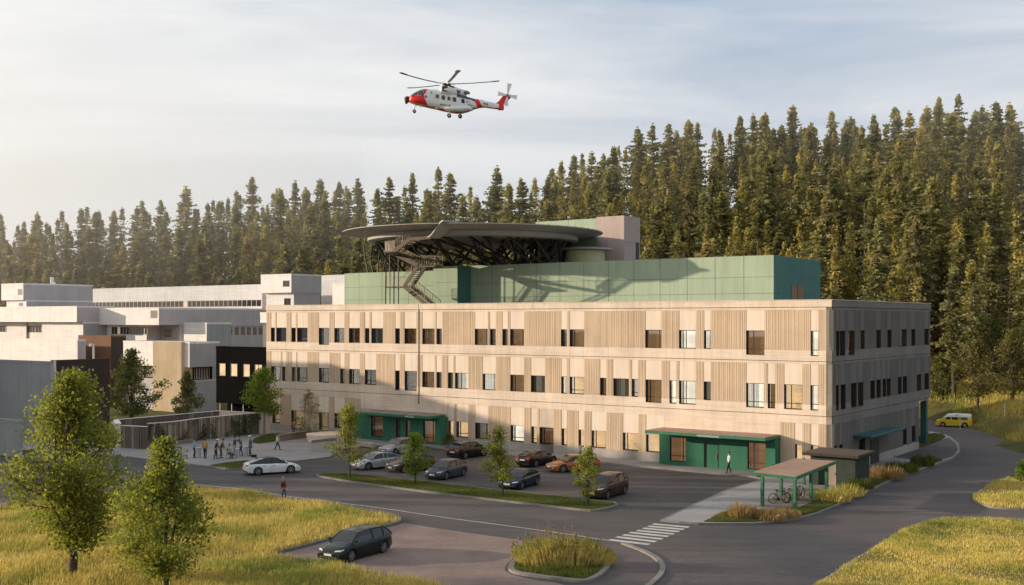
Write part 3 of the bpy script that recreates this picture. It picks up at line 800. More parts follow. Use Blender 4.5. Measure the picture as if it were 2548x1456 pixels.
# ------------------------------------------------------------------ entrance pavilions
def signboard(parent, text, x, y, z, size, mat, rx=90):
    cu = bpy.data.curves.new('lettering', 'FONT'); cu.body = text; cu.size = size; cu.extrude = 0.01; cu.align_x = 'CENTER'
    tmp = bpy.data.objects.new('tmp', cu); COL.objects.link(tmp)
    dg = bpy.context.evaluated_depsgraph_get(); me = bpy.data.meshes.new_from_object(tmp.evaluated_get(dg))
    bpy.data.objects.remove(tmp)
    o = bpy.data.objects.new('lettering', me); me.materials.clear(); me.materials.append(mat); COL.objects.link(o)
    o.parent = parent; o.rotation_euler = (R(rx), 0, 0)
    return o, Vector((x, y, z))
def pavilion(x0, x1, ztop, canopy, wins, door, label, roofm, text, tx, dep=1.1):
    cx_ = (x0 + x1)/2
    p = site_thing('entrance_pavilion', label, 'entrance', cx_, -dep/2, 0.12, )
    ym = -dep
    wl = MB(); cur = x0
    ops = sorted(wins + [door])
    for a, b, z0, z1 in ops:
        wl.box(cur, a, ym, ym+.3, .1, ztop); 
        wl.box(a, b, ym, ym+.3, z1, ztop)
        if z0 > .2: wl.box(a, b, ym, ym+.3, .1, z0)
        cur = b
    wl.box(cur, x1, ym, ym+.3, .1, ztop)
    wl.box(x1-.3, x1, ym+.3, -.002, .1, ztop); wl.box(x0, x0+.3, ym+.3, -.002, .1, ztop)
    wl.box(x0+.3, x1-.3, ym+.3, -.002, ztop-.2, ztop-.002)
    wl.build('wall', M['greenw'], p)
    class FF:
        side = 'front'
        def box(s, mb, s0, s1, d0, d1, z0, z1, mi=0): mb.box(s0, s1, ym-d1, ym-d0, z0, z1, mi)
    for a, b, z0, z1 in wins: glazing(FF(), a, b, z0, z1, 'B', parent=p, tall=True, deep=.16)
    a, b, z0, z1 = door
    dm = MB(); dm.box(a+.06, b-.06, ym+.10, ym+.16, .12, z1-.06); d = dm.build('door', M['greenw' if b-a > 1.2 else 'frame'], p)
    fm = MB(); fm.box(a, a+.06, ym-.02, ym+.2, .12, z1); fm.box(b-.06, b, ym-.02, ym+.2, .12, z1); fm.box(a+.06, b-.06, ym-.02, ym+.2, z1-.06, z1); fm.build('door_frame', M['frame'], d)
    hm = MB(); hm.box(b-.25, b-.2, ym+.04, ym+.10, .9, 1.4); hm.build('handle', M['rail'], d)
    c0, c1, yb, yf, zc = canopy
    cm = MB(); cm.bev(c0, c1, yf, yb, zc-.28, zc, .03); co = cm.build('canopy', M['greenp'], p)
    rt = MB(); rt.box(c0+.12, c1-.12, yf+.12, yb-.02, zc+.002, zc+.03); rt.build('canopy_roof', M[roofm], co)
    gs = MB()
    for q in (.33, .5, .72): gs.box(c0+(c1-c0)*q-.02, c0+(c1-c0)*q+.02, yf+.14, yb-.04, zc+.03, zc+.045)
    gs.build('roof_seam', M['conc'], co)
    o, pos = signboard(co, text, 0, 0, 0, .26, M['white'])
    o.location = Vector((tx, yf-.012, zc-.25)) - OFF[p.name]
    # downlights
    return p
u2 = lambda z: n2x(z)*.62207
P2D = 1.1
pavilion(PAV2[0], PAV2[1], 3.0, (fx(u2(900), -2.6), fx(u2(1858), -3.2), -.02, -3.2, 3.3),
         [(fx(u2(1080), -P2D), fx(u2(1210), -P2D), .45, 2.65), (fx(u2(1712), -P2D), fx(u2(1862), -P2D), .3, 2.65)],
         (fx(u2(1355), -P2D), fx(u2(1475), -P2D), .12, 2.3), 'green entrance pavilion with pink felted canopy near the bicycle shelter', 'redroof', 'HOVEDINNGANG', fx(u2(1390), -3.2))
u1 = lambda z: n1x(z)*.62207
pavilion(PAV1[0], PAV1[1], 3.0, (fx(u1(880), -2.4), fx(u1(1462), -2.6), -.02, -2.6, 3.2),
         [(fx(u1(988), -P2D), fx(u1(1082), -P2D), .45, 2.7), (fx(u1(1270), -P2D), fx(u1(1304), -P2D), .3, 2.5), (fx(u1(1412), -P2D), fx(u1(1508), -P2D), .3, 2.6)],
         (fx(u1(1190), -P2D), fx(u1(1226), -P2D), .12, 2.6), 'green entrance pavilion with grey canopy beside the plaza', 'roof', 'INNGANG', fx(u1(1300), -2.6))

# ------------------------------------------------------------------ rooftop plant rooms (green)
gx = lambda z: 808.7/1 * 0 + (808.7 + z*.31738)
gv = lambda z: 522.5 + z*.31738
RZ = G1 - .05
def panels(x0, x1, y, z0, z1, mb, xs_, zs_, side=False):
    for x in xs_:
        if side: mb.box(y, y+.012, x-.012, x+.012, z0, z1)
        else: mb.box(x-.012, x+.012, y-.012, y, z0, z1)
    for z in zs_:
        if side: mb.box(y, y+.014, x0, x1, z-.012, z+.012)
        else: mb.box(x0, x1, y-.014, y, z-.012, z+.012)
YC = 8.0
xC1 = fx(1925, YC); zC = fz(xC1, YC, 635); yCb = fy(2041, xC1)
YB = 5.6
xB0, xB1 = fx(1078, YB), fx(1138, YB); zB = fz(xB1, YB, 661.5)
xA0 = fx(857, YB+.3); zA = fz(xA0, YB+.3, 681)
gr = site_thing('rooftop_plant_room', 'long light green panelled plant room on the hospital roof in the helipad shadow', 'plant room', (xB0+xC1)/2, 14, RZ)
gw = MB(); gw.box(xB1, xC1, YC, yCb, RZ, zC); gw.box(xB0, xB1, YB, yCb, RZ, zB)
gw.build('wall', M['lgreen'], gr)
MB().box(xC1+.001, xC1+.011, YC+.02, yCb, RZ, zC-.02).build('side_shade_skin', M['lgreen_shade'], gr)  # thin skins carry the side walls' shade as colour
MB().box(xB1+.001, xB1+.02, YB+.02, YC, RZ, zB-.02).build('side_shade_skin', M['lgreen_shade'], gr)
ro_ = MB(); ro_.box(xB1+.3, xC1-.3, YC+.3, yCb-.3, zC+.002, zC+.05); ro_.box(xB0+.2, xB1-.1, YB+.3, yCb-.3, zB+.002, zB+.05); ro_.build('roof', M['roof'], gr)
jm = MB(); n_p = 12
ps = [xB1 + (xC1-xB1)*i/n_p for i in range(1, n_p)]
panels(xB1, xC1, YC, RZ, zC, jm, ps, [RZ+1.45, RZ+3.0])
panels(xB0, xB1, YB, RZ, zB, jm, [], [RZ+1.6, RZ+3.1])
panels(YC, yCb, xC1, RZ, zC, jm, [YC+(yCb-YC)*k for k in (.3, .55, .8)], [RZ+1.45, RZ+3.0], side=True)
jm.build('panel_joint', M['groove'], gr)
dy0, dy1 = fy(1968, xC1), fy(1997, xC1)
dd = MB(); dd.box(xC1+.02, xC1+.08, dy0, (dy0+dy1)/2-.05, RZ, RZ+2.3); dd.box(xC1+.02, xC1+.08, (dy0+dy1)/2+.05, dy1, RZ, RZ+2.3); do = dd.build('door', M['timber'], gr)
MB().box(xC1+.015, xC1+.10, (dy0+dy1)/2-.05, (dy0+dy1)/2+.05, RZ, RZ+2.35).build('door_frame', M['frame'], do)

gl = site_thing('rooftop_plant_room', 'low pale green plant room behind the zigzag stair at the left of the roof', 'plant room', (xA0+xB0)/2, 12, RZ)
ga = MB(); ga.box(xA0, xB0-.01, YB+.3, 20, RZ, zA); ga.build('wall', M['lgreen'], gl)
ra = MB(); ra.box(xA0+.3, xB0-.3, YB+.6, 19.7, zA+.002, zA+.05); ra.build('roof', M['roof'], gl)
ja = MB(); panels(xA0, xB0-.01, YB+.3, RZ, zA, ja, [xA0+(xB0-xA0)*k for k in (.17, .43, .72)], [RZ+1.3, RZ+2.8]); ja.build('panel_joint', M['groove'], gl)

# ------------------------------------------------------------------ stair tower
YT = 20.0
tx0, tx1, tx2 = fx(1332, YT), fx(1484, YT), fx(1553, YT)
zT = fz(tx2, YT, 536.5)
tw = site_thing('stair_tower', 'square pink and green concrete stair tower rising behind the helipad', 'tower', (tx1+tx2)/2, YT+4, RZ)
ty = fy(1592.5, tx2)
a_ = MB(); a_.box(tx1, tx2, YT, ty, RZ, zT); a_.build('wall', M['pink'], tw)
b_ = MB(); b_.box(tx0, tx1-.01, YT+.05, ty-.5, RZ, zT-.12); b_.build('green_wall', M['lgreen'], tw)
j_ = MB(); panels(tx0, tx1, YT+.05, RZ, zT-.12, j_, [tx0+(tx1-tx0)*.55], [zT-3.1]); panels(YT, ty, tx2, RZ, zT, j_, [], [zT-3.0, zT-6], side=True); j_.build('panel_joint', M['groove'], tw)
k_ = MB(); wy = YT+(ty-YT)*.72; k_.box(tx2-.05, tx2+.02, wy, wy+.8, zT-6.2, zT-2.9); k_.build('window', M['frame'], tw)
rr_ = MB(); rr_.box(tx1+.25, tx2-.25, YT+.25, ty-.25, zT+.002, zT+.05); rr_.build('roof', M['roof'], tw)
# drum beside it
dr = site_thing('rooftop_drum', 'low round yellow green drum with overhanging lid at the foot of the stair tower', 'drum', fx(1456, 15), 15.5, RZ)
dz = fz(fx(1456, 15), 15, 618)
d_ = MB(); d_.lathe([(0, RZ), (2.2, RZ), (2.2, dz-.25), (0, dz-.25)], 40, c=(fx(1450, 15), 15.5, 0)); d_.build('wall', concrete('drum_render', (.62, .62, .36), streak=.1), dr, smooth=True)
d_ = MB(); d_.lathe([(0, dz-.25), (3.0, dz-.2), (3.0, dz), (0, dz+.05)], 40, c=(fx(1450, 15), 15.5, 0)); d_.build('lid', M['padc'], dr, smooth=True)

# ------------------------------------------------------------------ helipad
PY = 8.6
pxc = fx(1177, PY); pw = l2w(pxc, PY); PD = pw.y
PR = 322/F*PD; PZ = 13.2 + 214/F*PD
hp = site_thing('helipad', 'round saucer shaped helicopter landing deck raised on tangled steel struts', 'helipad', pxc, PY, RZ)
c_ = (pxc, PY, PZ)
dk = MB(); dk.lathe([(0, .02), (PR*.97, .0), (PR, -.02), (PR+.03, -.10), (PR*.985, -.16), (PR*.86, -.42), (PR*.80, -.5), (0, -.5)], 96, c=c_); dk.build('deck', M['padc'], hp, smooth=35)
rg = MB(); rg.lathe([(PR*.81, -.51), (PR*.81, -.98), (PR*.79, -1.08), (PR*.74, -1.1), (PR*.72, -.9), (PR*.3, -.9), (0, -.9)], 96, c=c_); rg.build('ring_beam', M['padc'], hp, smooth=35)
rl = MB()
for i in range(72):
    a = 2*math.pi*i/72
    rl.tube((pxc+PR*.98*math.cos(a), PY+PR*.98*math.sin(a), PZ-.05), (pxc+PR*1.0*math.cos(a), PY+PR*1.0*math.sin(a), PZ+.02), .03, n=5)
rl.build('edge_light', M['steel'], hp)
rs = random.Random(11)
def roof_z(x, y):
    if xB1 < x < xC1 and YC < y < yCb: return zC
    if xB0 < x < xB1 and YB < y < yCb: return zB
    if xA0 < x < xB0 and YB+.3 < y < 20: return zA
    return RZ
def strut(x, y, tx_, ty_, r, zt=None):
    r_ = math.hypot(tx_-pxc, ty_-PY); zt = PZ - .93 if zt is None else zt
    y = max(y, (YC if x > xB1 else YB)+.5)
    m = MB(); p = Vector((x, y, roof_z(x, y)-.02)); q = Vector((tx_, ty_, zt)); mid = (p+q)/2 + Vector((rs.uniform(-.25, .25), rs.uniform(-.2, .2), 0))
    a = p.lerp(mid, .5) + Vector((rs.uniform(-.08, .08), 0, 0))
    m.path([p, a, mid, q.lerp(mid, .4), q], [r*1.15, r, r*.95, r, r*1.3], 7)
    m.build('strut', M['steel'], hp, smooth=60)
cnt = 0
for ring, nn in ((.74, 22), (.5, 10)):
    for i in range(nn):
        a = 2*math.pi*(i+.3*rs.random())/nn
        x, y = pxc + PR*ring*math.cos(a)*.94, PY + PR*ring*math.sin(a)*.9
        x = min(x, xC1-2); y = max(y, YB+1.0)
        for k in range(2):
            da = a + (.22 + .22*rs.random())*(1 if k else -1)
            strut(x + rs.uniform(-.2, .2), y, pxc + PR*(ring+.02)*math.cos(da), PY + PR*(ring+.02)*math.sin(da), .14 if ring > .6 else .15)
            cnt += 1
# more slender ones leaning along the front of the parapet
for i in range(26):
    x = xB1 + .6 + i*.78
    t_ = x + rs.choice((-1.5, -.9, 1.0, 1.6, .3))
    if math.hypot(t_-pxc, 3.0) < PR*.76: strut(x, YC+.5+rs.uniform(0, 1.2), t_, YC+.6+rs.uniform(-.8, 1.5), rs.uniform(.07, .13))
for k in range(5):
    x = xA0+3.2+k*.55
    strut(x, YB+1.0+k*.3, x-1.8+k*.5, YB+2.2+k*.3, .09)

M['rust'] = simple('rusty_steel', (0.09, 0.055, 0.035), rough=.7, var=.3)
# ------------------------------------------------------------------ zigzag steel stair
st_ = site_thing('rooftop_stair', 'zigzag steel stair with railings climbing to the helipad edge', 'stair', fx(gx(650), 1.6), 1.6, RZ)
YS0, YS1 = 1.0, 2.3         # front and back of the flights
def sp(zx, zy, y=YS0): 
    x = fx(gx(zx), y); return (x, fz(x, y, gv(zy)))
B0 = sp(845, 745); L1a, L1b = sp(620, 600), sp(470, 600); P2a, P2b = sp(730, 438), sp(862, 436); L3a, L3b = sp(545, 345), sp(470, 345); YU0, YU1 = -3.3, -2.2; U3 = sp(545, 345, YU0); T1 = sp(662, 230, YU0); T2 = sp(835, 216, YU0)
B0 = (B0[0], RZ)
flightm = MB(); railm = MB(); treadm = MB()
def flight(a, b, ya=None, yb=None):
    (x0, z0), (x1, z1) = a, b; ya = YS0 if ya is None else ya; yb = YS1 if yb is None else yb
    for y in (ya, yb):
        flightm.bar((x0, y, z0), (x1, y, z1), .08, .42)
    n = max(2, int(abs(z1-z0)/.19))
    for i in range(n):
        t = (i+.5)/n; x = lerp(x0, x1, t); z = lerp(z0, z1, t)
        w2 = .18
        treadm.box(x-w2, x+w2, ya+.04, yb-.04, z-.02, z+.02)
    railing(a, b, ya, yb)
def railing(a, b, ya=None, yb=None, hgt=1.05):
    (x0, z0), (x1, z1) = a, b; ya = YS0 if ya is None else ya; yb = YS1 if yb is None else yb
    railm = MB()
    for y in (ya, yb):
        railm.tube((x0, y, z0+hgt), (x1, y, z1+hgt), .03, n=5)
        L_ = abs(x1-x0); n = max(2, int(L_/.22))
        for i in range(n+1):
            t = i/n; x = lerp(x0, x1, t); z = lerp(z0, z1, t)
            railm.tube((x, y, z), (x, y, z+hgt), .018 if i % 5 else .03, n=4, cap=False)
    railm.build('railing', M['rail'], st_)
def landing(a, b, ya=None):
    x0, x1 = sorted((a[0], b[0])); z = (a[1]+b[1])/2
    flightm.box(x0, x1, YS0 if ya is None else ya, YS1, z-.14, z)
    railing((x0, z), (x1, z), ya)
flight(B0, L1a); landing(L1a, L1b); flight(L1a, P2a); landing(P2a, P2b); flight(P2a, L3a); U3b = sp(470, 345, YU0); zl_ = L3a[1]
lp_ = [(L3b[0], YS1), (L3a[0], YS1), (U3[0], YU0), (U3b[0], YU0)]
flightm.add([(x, y, zl_-.14) for x, y in lp_] + [(x, y, zl_) for x, y in lp_], [(0,1,2,3),(7,6,5,4),(0,4,5,1),(1,5,6,2),(2,6,7,3),(3,7,4,0)])
lr_ = MB()
for p_, q_ in (((U3b[0], YU0), (U3[0], YU0)), ((L3b[0], YS1), (U3b[0], YU0))):
    a_, b_ = Vector((*p_, zl_)), Vector((*q_, zl_)); lr_.tube(a_+Vector((0, 0, 1.05)), b_+Vector((0, 0, 1.05)), .03, n=5)
    for i in range(19): c_ = a_.lerp(b_, i/18); lr_.tube(c_, c_+Vector((0, 0, 1.05)), .018, n=4, cap=False)
lr_.build('railing', M['rail'], st_)
flight((U3[0], L3a[1]), T1, YU0, YU1)
flightm.bar((T1[0], YU0, T1[1]), (T2[0], YU0, T2[1]), .06, .3); flightm.bar((T1[0], YU1, T1[1]), (T2[0], YU1, T2[1]), .06, .3)
flightm.bar((U3b[0]+.1, YU0+.1, L3a[1]-.2), (L3b[0]+.1, YS0, RZ+.6), .12, .16); flightm.bar((U3[0]-.1, YU0+.1, L3a[1]-.2), (L3a[0]-.1, YS0, RZ+.6), .12, .16)
treadm.add([(T1[0], YU0, T1[1]+.05), (T2[0], YU0, T2[1]+.05), (T2[0], YU1, T2[1]+.05), (T1[0], YU1, T1[1]+.05)], [(0,1,2,3)])
railing(T1, T2, YU0, YU1)
flightm.build('stringer', M['rust'], st_); treadm.build('tread', M['steel'], st_)
# walkway end ramp curling over the deck rim
wr = MB()
px_ = T2[0]
rim = []
for i in range(9):
    t = i/8; x = px_ - .1 + 3.0*t; z = T2[1] + .1 + (PZ + .12 - T2[1])*sstep(0, 1, t)
    rim.append([(x, YU0-.5-1.2*t, z), (x, YU1+.1-.4*t, z), (x, YU1+.1-.4*t, z-.16), (x, YU0-.5-1.2*t, z-.16)])
wr.loft(rim); wr.build('walkway', M['padc'], st_)
pl = MB()
for x in (L3b[0]+.15, L3a[0]): pl.tube((x, (YS0+YS1)/2, RZ if x < xA0 else RZ), (x, (YS0+YS1)/2, L3a[1] if x < T1[0] else T1[1]), .06, n=6)
pl.build('post', M['steel'], st_)
# ------------------------------------------------------------------ older hospital wings on the left
def corner(u, Y):
    """site-local coordinates of the near right corner seen at bearing u, distance Y"""
    return w2l(((u-CX)/F*Y, Y))
def bzx(a): return a*.30518
def bzy(a): return 653.2 + a*.30518
def wing(name, label, uc, Y, u_left, u_right, vtop, vbot, front='whitec', side='greyc', deep=None, base=None):  # darker side colours put the unlit flank's shade into the render
    """box with its near-right corner at bearing uc / distance Y; the front runs left to u_left, the side runs back to u_right"""
    x, y = corner(uc, Y)
    xl = fx(u_left, y); yb = fy(u_right, x) if deep is None else y + deep
    z1 = fz(x, y, vtop); z0 = 0 if vbot is None else fz(x, y, vbot)
    t = site_thing(name, label, 'building', (xl+x)/2, (y+yb)/2, 0)
    solid(t, xl, x, y, yb, z0, z1, front, side)
    return t, xl, x, y, yb, z0, z1
def solid(t, xl, x, y, yb, z0, z1, front='whitec', side='greyc', name='wall', roof=True):
    m = MB()
    m.add([(xl,y,z0),(x,y,z0),(x,y,z1),(xl,y,z1)], [(0,1,2,3)], 0)
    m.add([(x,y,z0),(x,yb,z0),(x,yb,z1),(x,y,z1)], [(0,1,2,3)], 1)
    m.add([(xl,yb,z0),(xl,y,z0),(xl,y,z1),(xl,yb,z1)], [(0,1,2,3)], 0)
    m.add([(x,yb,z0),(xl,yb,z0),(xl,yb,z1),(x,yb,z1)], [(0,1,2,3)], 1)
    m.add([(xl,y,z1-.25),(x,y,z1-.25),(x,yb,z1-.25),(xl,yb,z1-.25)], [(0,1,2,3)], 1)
    m.add([(xl,y,z0),(xl,yb,z0),(x,yb,z0),(x,y,z0)], [(0,1,2,3)], 0)
    m.build(name, [M[front], M[side]], t)
    c = MB()          # roof edge upstand
    c.box(xl-.03, x+.03, y-.03, y+.25, z1-.24, z1+.04); c.box(x-.25, x+.03, y+.25, yb, z1-.24, z1+.04)
    c.box(xl-.03, xl+.25, y+.25, yb, z1-.24, z1+.04)
    c.build('roof_edge', M[front], t)
def wins(t, plane, s, spans, z0, z1, mat='roomD', frame='frame', name='window', prot=.03):
    """a row of windows on the front plane (y=s) or side plane (x=s)"""
    for a, b in spans:
        fm, pm = MB(), MB()
        fr = .07
        if plane == 'front':
            fm.box(a, b, s-prot, s+.02, z0, z0+fr); fm.box(a, b, s-prot, s+.02, z1-fr, z1); fm.box(a, a+fr, s-prot, s+.02, z0+fr, z1-fr); fm.box(b-fr, b, s-prot, s+.02, z0+fr, z1-fr)
            if b-a > 1.4: fm.box((a+b)/2-.03, (a+b)/2+.03, s-prot, s+.02, z0+fr, z1-fr)
            pm.box(a+fr, b-fr, s-.012, s+.02, z0+fr, z1-fr)
        else:
            fm.box(s-.02, s+prot, a, b, z0, z0+fr); fm.box(s-.02, s+prot, a, b, z1-fr, z1); fm.box(s-.02, s+prot, a, a+fr, z0+fr, z1-fr); fm.box(s-.02, s+prot, b-fr, b, z0+fr, z1-fr)
            if b-a > 1.4: fm.box(s-.02, s+prot, (a+b)/2-.03, (a+b)/2+.03, z0+fr, z1-fr)
            pm.box(s-.02, s+.012, a+fr, b-fr, z0+fr, z1-fr)
        w_ = fm.build(name, M[frame], t); pm.build('pane', M[mat], w_)
def band_frame(t, plane, s, a, b, z0, z1, n, warm=()):
    """ribbon window: one window part per bay"""
    for i in range(n):
        p0 = lerp(a, b, i/n); p1 = lerp(a, b, (i+1)/n)
        wins(t, plane, s, [(min(p0, p1)+.02, max(p0, p1)-.02)], z0, z1, 'paneW' if i in warm else 'paneD', 'wframe')
M['paneD'] = simple('dark_reflecting_pane', (0.035, 0.028, 0.026), rough=0.12, var=.3, nscale=.7, spec=.6)
M['paneW'] = simple('warm_lit_pane', (0.45, 0.32, 0.2), rough=0.3, var=.4, nscale=1.0, emis=((1.0, .68, .38), .35))
M['wframe'] = simple('pale_frame', (0.42, 0.39, 0.37), rough=.5)

# far upper ribbon-window wing
t, xl, x, y, yb, z0, z1 = wing('hospital_wing', 'long white upper wing with a ribbon of dark windows below its blank parapet', 652, 214, 136.7, 700, 708, None)
za, zb = fz(x, y, 762.5), fz(x, y, 745.7)
band_frame(t, 'front', y, xl+.3, x-.2, za, zb, 50, warm=(33,))
# box that caps its right end
t, xl, x, y, yb, z0, z1 = wing('hospital_wing', 'white overhanging box with one square window at the right end of the ribbon-window wing', 724.8, 205, 649, 800, 681.6, 728)
a, b = fx(bzx(2307), y), fx(bzx(2360), y)
wins(t, 'front', y, [(a, b)], fz(x, y, bzy(197)), fz(x, y, bzy(146)), 'paneD')
solid(t, xl+.5, x-.3, y+.9, yb, 0, z0, 'whitec', 'greyc', 'lower_wall')
a, b = fx(bzx(2317), y+.9), fx(bzx(2370), y+.9)
wins(t, 'front', y+.9, [(a, b)], fz(x, y, bzy(347)), fz(x, y, bzy(290)), 'paneD')
t, *_ = wing('hospital_wing', 'plain white block between the overhanging box and the green plant room', 858, 215, 799, 880, 684, None)
t, *_ = wing('hospital_wing', 'low white block standing in front of the green plant room at the left', 857.5, 180, 827, 870, 706, None, 'whitec', 'whitec')
# far left top box
t, xl, x, y, yb, z0, z1 = wing('hospital_wing', 'white box with two narrow windows at the far left of the skyline', bzx(190), 200, bzx(10), 231, bzy(170), bzy(306))
for p in ((147, 162), (166, 181)): wins(t, 'front', y, [(fx(bzx(p[0]), y), fx(bzx(p[1]), y))], fz(x, y, bzy(264)), fz(x, y, bzy(216)))
solid(t, xl+.7, x-.05, y+.6, yb, 0, z0, 'whitec', 'greyc', 'lower_wall')
wins(t, 'front', y+.6, [(fx(bzx(155), y+.6), fx(bzx(187), y+.6))], fz(x, y, bzy(356)), fz(x, y, bzy(328)), 'roomD')
ch = MB(); q = l2w(*corner(131, 214)); ch.tube(l2w(0,0), l2w(0,0,0.1), .1)  if False else None
chx, chy = corner(130, 212)
ct = MB(); cz = fz(chx, chy, 690); ct.tube((chx, chy, 12), (chx, chy, cz), .35, n=12); ct.tube((chx+.9, chy, 12), (chx+.9, chy, cz-1), .22, n=10)
props(ct.build('roof_flue', M['whitec']), 'pair of thin metal flues on the roof of the far left wing', 'chimney')
o_ = bpy.data.objects['roof_flue']; o_.location = l2w(0, 0, 0); o_.rotation_euler = (0, 0, ANG)

# middle-left stepped block
t, xl, x, y, yb, z0, z1 = wing('hospital_wing', 'wide white stepped block at the left edge with a ribbon window under its overhang', bzx(627), 188, -260, bzx(940), bzy(357), bzy(486))
x2, y2 = x - .05, y + 1.2
zl = fz(x, y, bzy(632))
solid(t, fx(bzx(343), y2), x2, y2, fy(bzx(905), x2), zl, z0, 'whitec', 'coolc', 'lower_wall')
solid(t, -260 if False else xl, fx(bzx(341), y+2.4), y+2.4, yb, zl, z0, 'whitec', 'greyc', 'recessed_wall')
band_frame(t, 'front', y+2.4, fx(-200, y+2.4), fx(bzx(339), y+2.4), fz(x, y, bzy(579)), fz(x, y, bzy(518)), 22, warm=(17,))
# lower wide white block and the brown box
t, xl, x, y, yb, z0, z1 = wing('hospital_wing', 'low wide white block in front of the stepped wing', bzx(632), 174, -200, bzx(700), bzy(630), None)
t, xl, x, y, yb, z0, z1 = wing('hospital_wing', 'brown clad box beside the low white block', bzx(905), 176, bzx(638), bzx(1027), bzy(598), None, 'brown', 'dkbrown')
# roof pole in front of it
px, py = corner(bzx(763), 150)
pm = MB(); z_ = fz(px, py, bzy(672)); pm.tube((0,0,0), (0,0,z_), .13, n=8); pm.tube((0,0,z_), (-.35,0,z_+.1), .11, n=8); pm.tube((-.35,0,z_+.1), (-.45,0,z_-.2), .2, n=8)
po = pm.build('roof_vent', M['whitec']); po.location = l2w(px, py); props(po, 'slim white vent pole with a curved cowl in front of the brown box', 'vent pipe')

# box with projecting head and long side wing
t, xl, x, y, yb, z0, z1 = wing('hospital_wing', 'white block with an overhanging upper storey and a small square window at its corner', bzx(1295), 182, bzx(800), 665, bzy(370), bzy(510), 'whitec', 'greyc')
a, b = fx(bzx(1229), y), fx(bzx(1283), y)
wins(t, 'front', y, [(a, b)], fz(x, y, bzy(454)), fz(x, y, bzy(391)))
x2, y2 = x - 5.2, y + 1.5
zl = 0
solid(t, xl, x2, y2, yb-1, zl, z0, 'whitec', 'greyc', 'lower_wall')
band_frame(t, 'front', y2, fx(bzx(910), y2), fx(bzx(1204), y2), fz(x2, y2, bzy(590)), fz(x2, y2, bzy(525)), 12, warm=(2,))
y3 = y + 6.0; x3 = x + .3
solid(t, x2+.1, x-.1, y+4.2, yb-1, 0, z0-.02, 'greyc', 'greyc', 'corner_wall')
wins(t, 'front', y+4.2, [(fx(bzx(1392), y+4.2)-1.6, fx(bzx(1392), y+4.2)+.2)], fz(x, y+4.2, bzy(610)), fz(x, y+4.2, bzy(545)))
solid(t, x-.09, x+.02, y+7, yb-1, 0, z0+.02, 'greyc', 'greyc', 'side_wall')
# small windows along its side
ys_ = [(1707,1735),(1761,1788),(1813,1840),(1866,1893),(1915,1945),(1965,1995),(2014,2043),(2064,2090),(2110,2138)]
for a, b in ys_:
    p, q = fy(bzx(a), x+.02), fy(bzx(b), x+.02)
    wins(t, 'side', x+.02, [(p, q)], fz(x, (p+q)/2, bzy(588)), fz(x, (p+q)/2, bzy(530)))
# white projecting cube on it
px0 = x + 3.2
cy0 = fy(bzx(1500), px0) if False else y + 9
t2, *_ = wing('hospital_wing', 'small white windowless cube projecting from the grey side wing', bzx(1685), 181, bzx(1499), bzx(1700), bzy(492), None, 'whitec', 'coolc', deep=5)
t2, *_ = wing('hospital_wing', 'small rounded white bay beside the top left corner of the hospital block', 664, 150, bzx(2122), 672, bzy(408), bzy(492), 'whitec', 'whitec', deep=2)

# front block with timber tower and ribbon windows
t, xl, x, y, yb, z0, z1 = wing('hospital_wing', 'two storey block with a beige boarded tower and grey panelled flank', bzx(1545), 160, bzx(1005), bzx(1790), bzy(650), bzy(856), 'whitec', 'coolc')
solid(t, xl, x-.4, y+.8, yb-.2, 0, z0-1.9, 'greyc', 'coolc', 'lower_wall')
solid(t, xl+.5, x-1.0, y+1.4, yb-.5, z0-1.95, z0, 'black', 'black', 'window_recess')
band_frame(t, 'side', x-1.0, y+1.6, yb-1.0, z0-1.75, z0-.15, 6)
tx0, tx1 = fx(bzx(1247), y-.5), fx(bzx(1480), y-.5)
m = MB(); m.box(tx0, tx1, y-.5, y+2, 0, z1+.03)
k = tx0 + .03
while k < tx1 - .1:
    m.box(k, k+.14, y-.54, y-.501, .02, z1); k += .2
m.build('tower', M['beige'], t)
wins(t, 'front', y+.8, [(xl+2, xl+4), (xl+4.4, xl+6)], z0-1.7, z0-.2)
# black clad block
t, xl, x, y, yb, z0, z1 = wing('hospital_wing', 'black clad block with four warm lit windows beside the beige hospital', 668, 151, bzx(1762), 690, bzy(694), bzy(1170), 'black', 'black')
for a, b in ((1790,1842),(1884,1938),(1986,2040),(2080,2140)):
    wins(t, 'front', y, [(fx(bzx(a), y), fx(bzx(b), y))], fz(xl, y, bzy(922)), fz(xl, y, bzy(820)), 'paneW', prot=.06)
solid(t, xl+.5, x, y+2.5, yb, 0, z0, 'black', 'black', 'recessed_wall')
for a in (1795, 1890, 1984):
    q = fx(bzx(a), y+.3); MB().box(q-.05, q+.05, y+.25, y+.35, 0, z0).build('column', M['wframe'], t)

# near left grey block and dark brown wing
t, xl, x, y, yb, z0, z1 = wing('hospital_wing', 'large plain grey block at the left edge behind the big front tree', 126, 122, -300, 133, bzy(810), None, 'coolc', 'greyc')
t, xl, x, y, yb, z0, z1 = wing('hospital_wing', 'dark brown clad wing with two narrow windows behind the left trees', 134, 124, 127, bzx(895), bzy(800), None, 'dkbrown', 'dkbrown')
for a, b in ((498, 528), (612, 645)):
    p, q = fy(bzx(a), x), fy(bzx(b), x)
    wins(t, 'side', x, [(p, q)], fz(x, p, bzy(918)), fz(x, p, bzy(842)))
pp = MB(); pp.box(x+.02, x+.2, y-.05, y+.15, 0, z1); pp.build('downpipe', M['whitec'], t)
t, *_ = wing('hospital_wing', 'low flat roofed annex at the foot of the plain grey block', 50, 108, -300, 56, 1047, None, 'coolc', 'coolc')

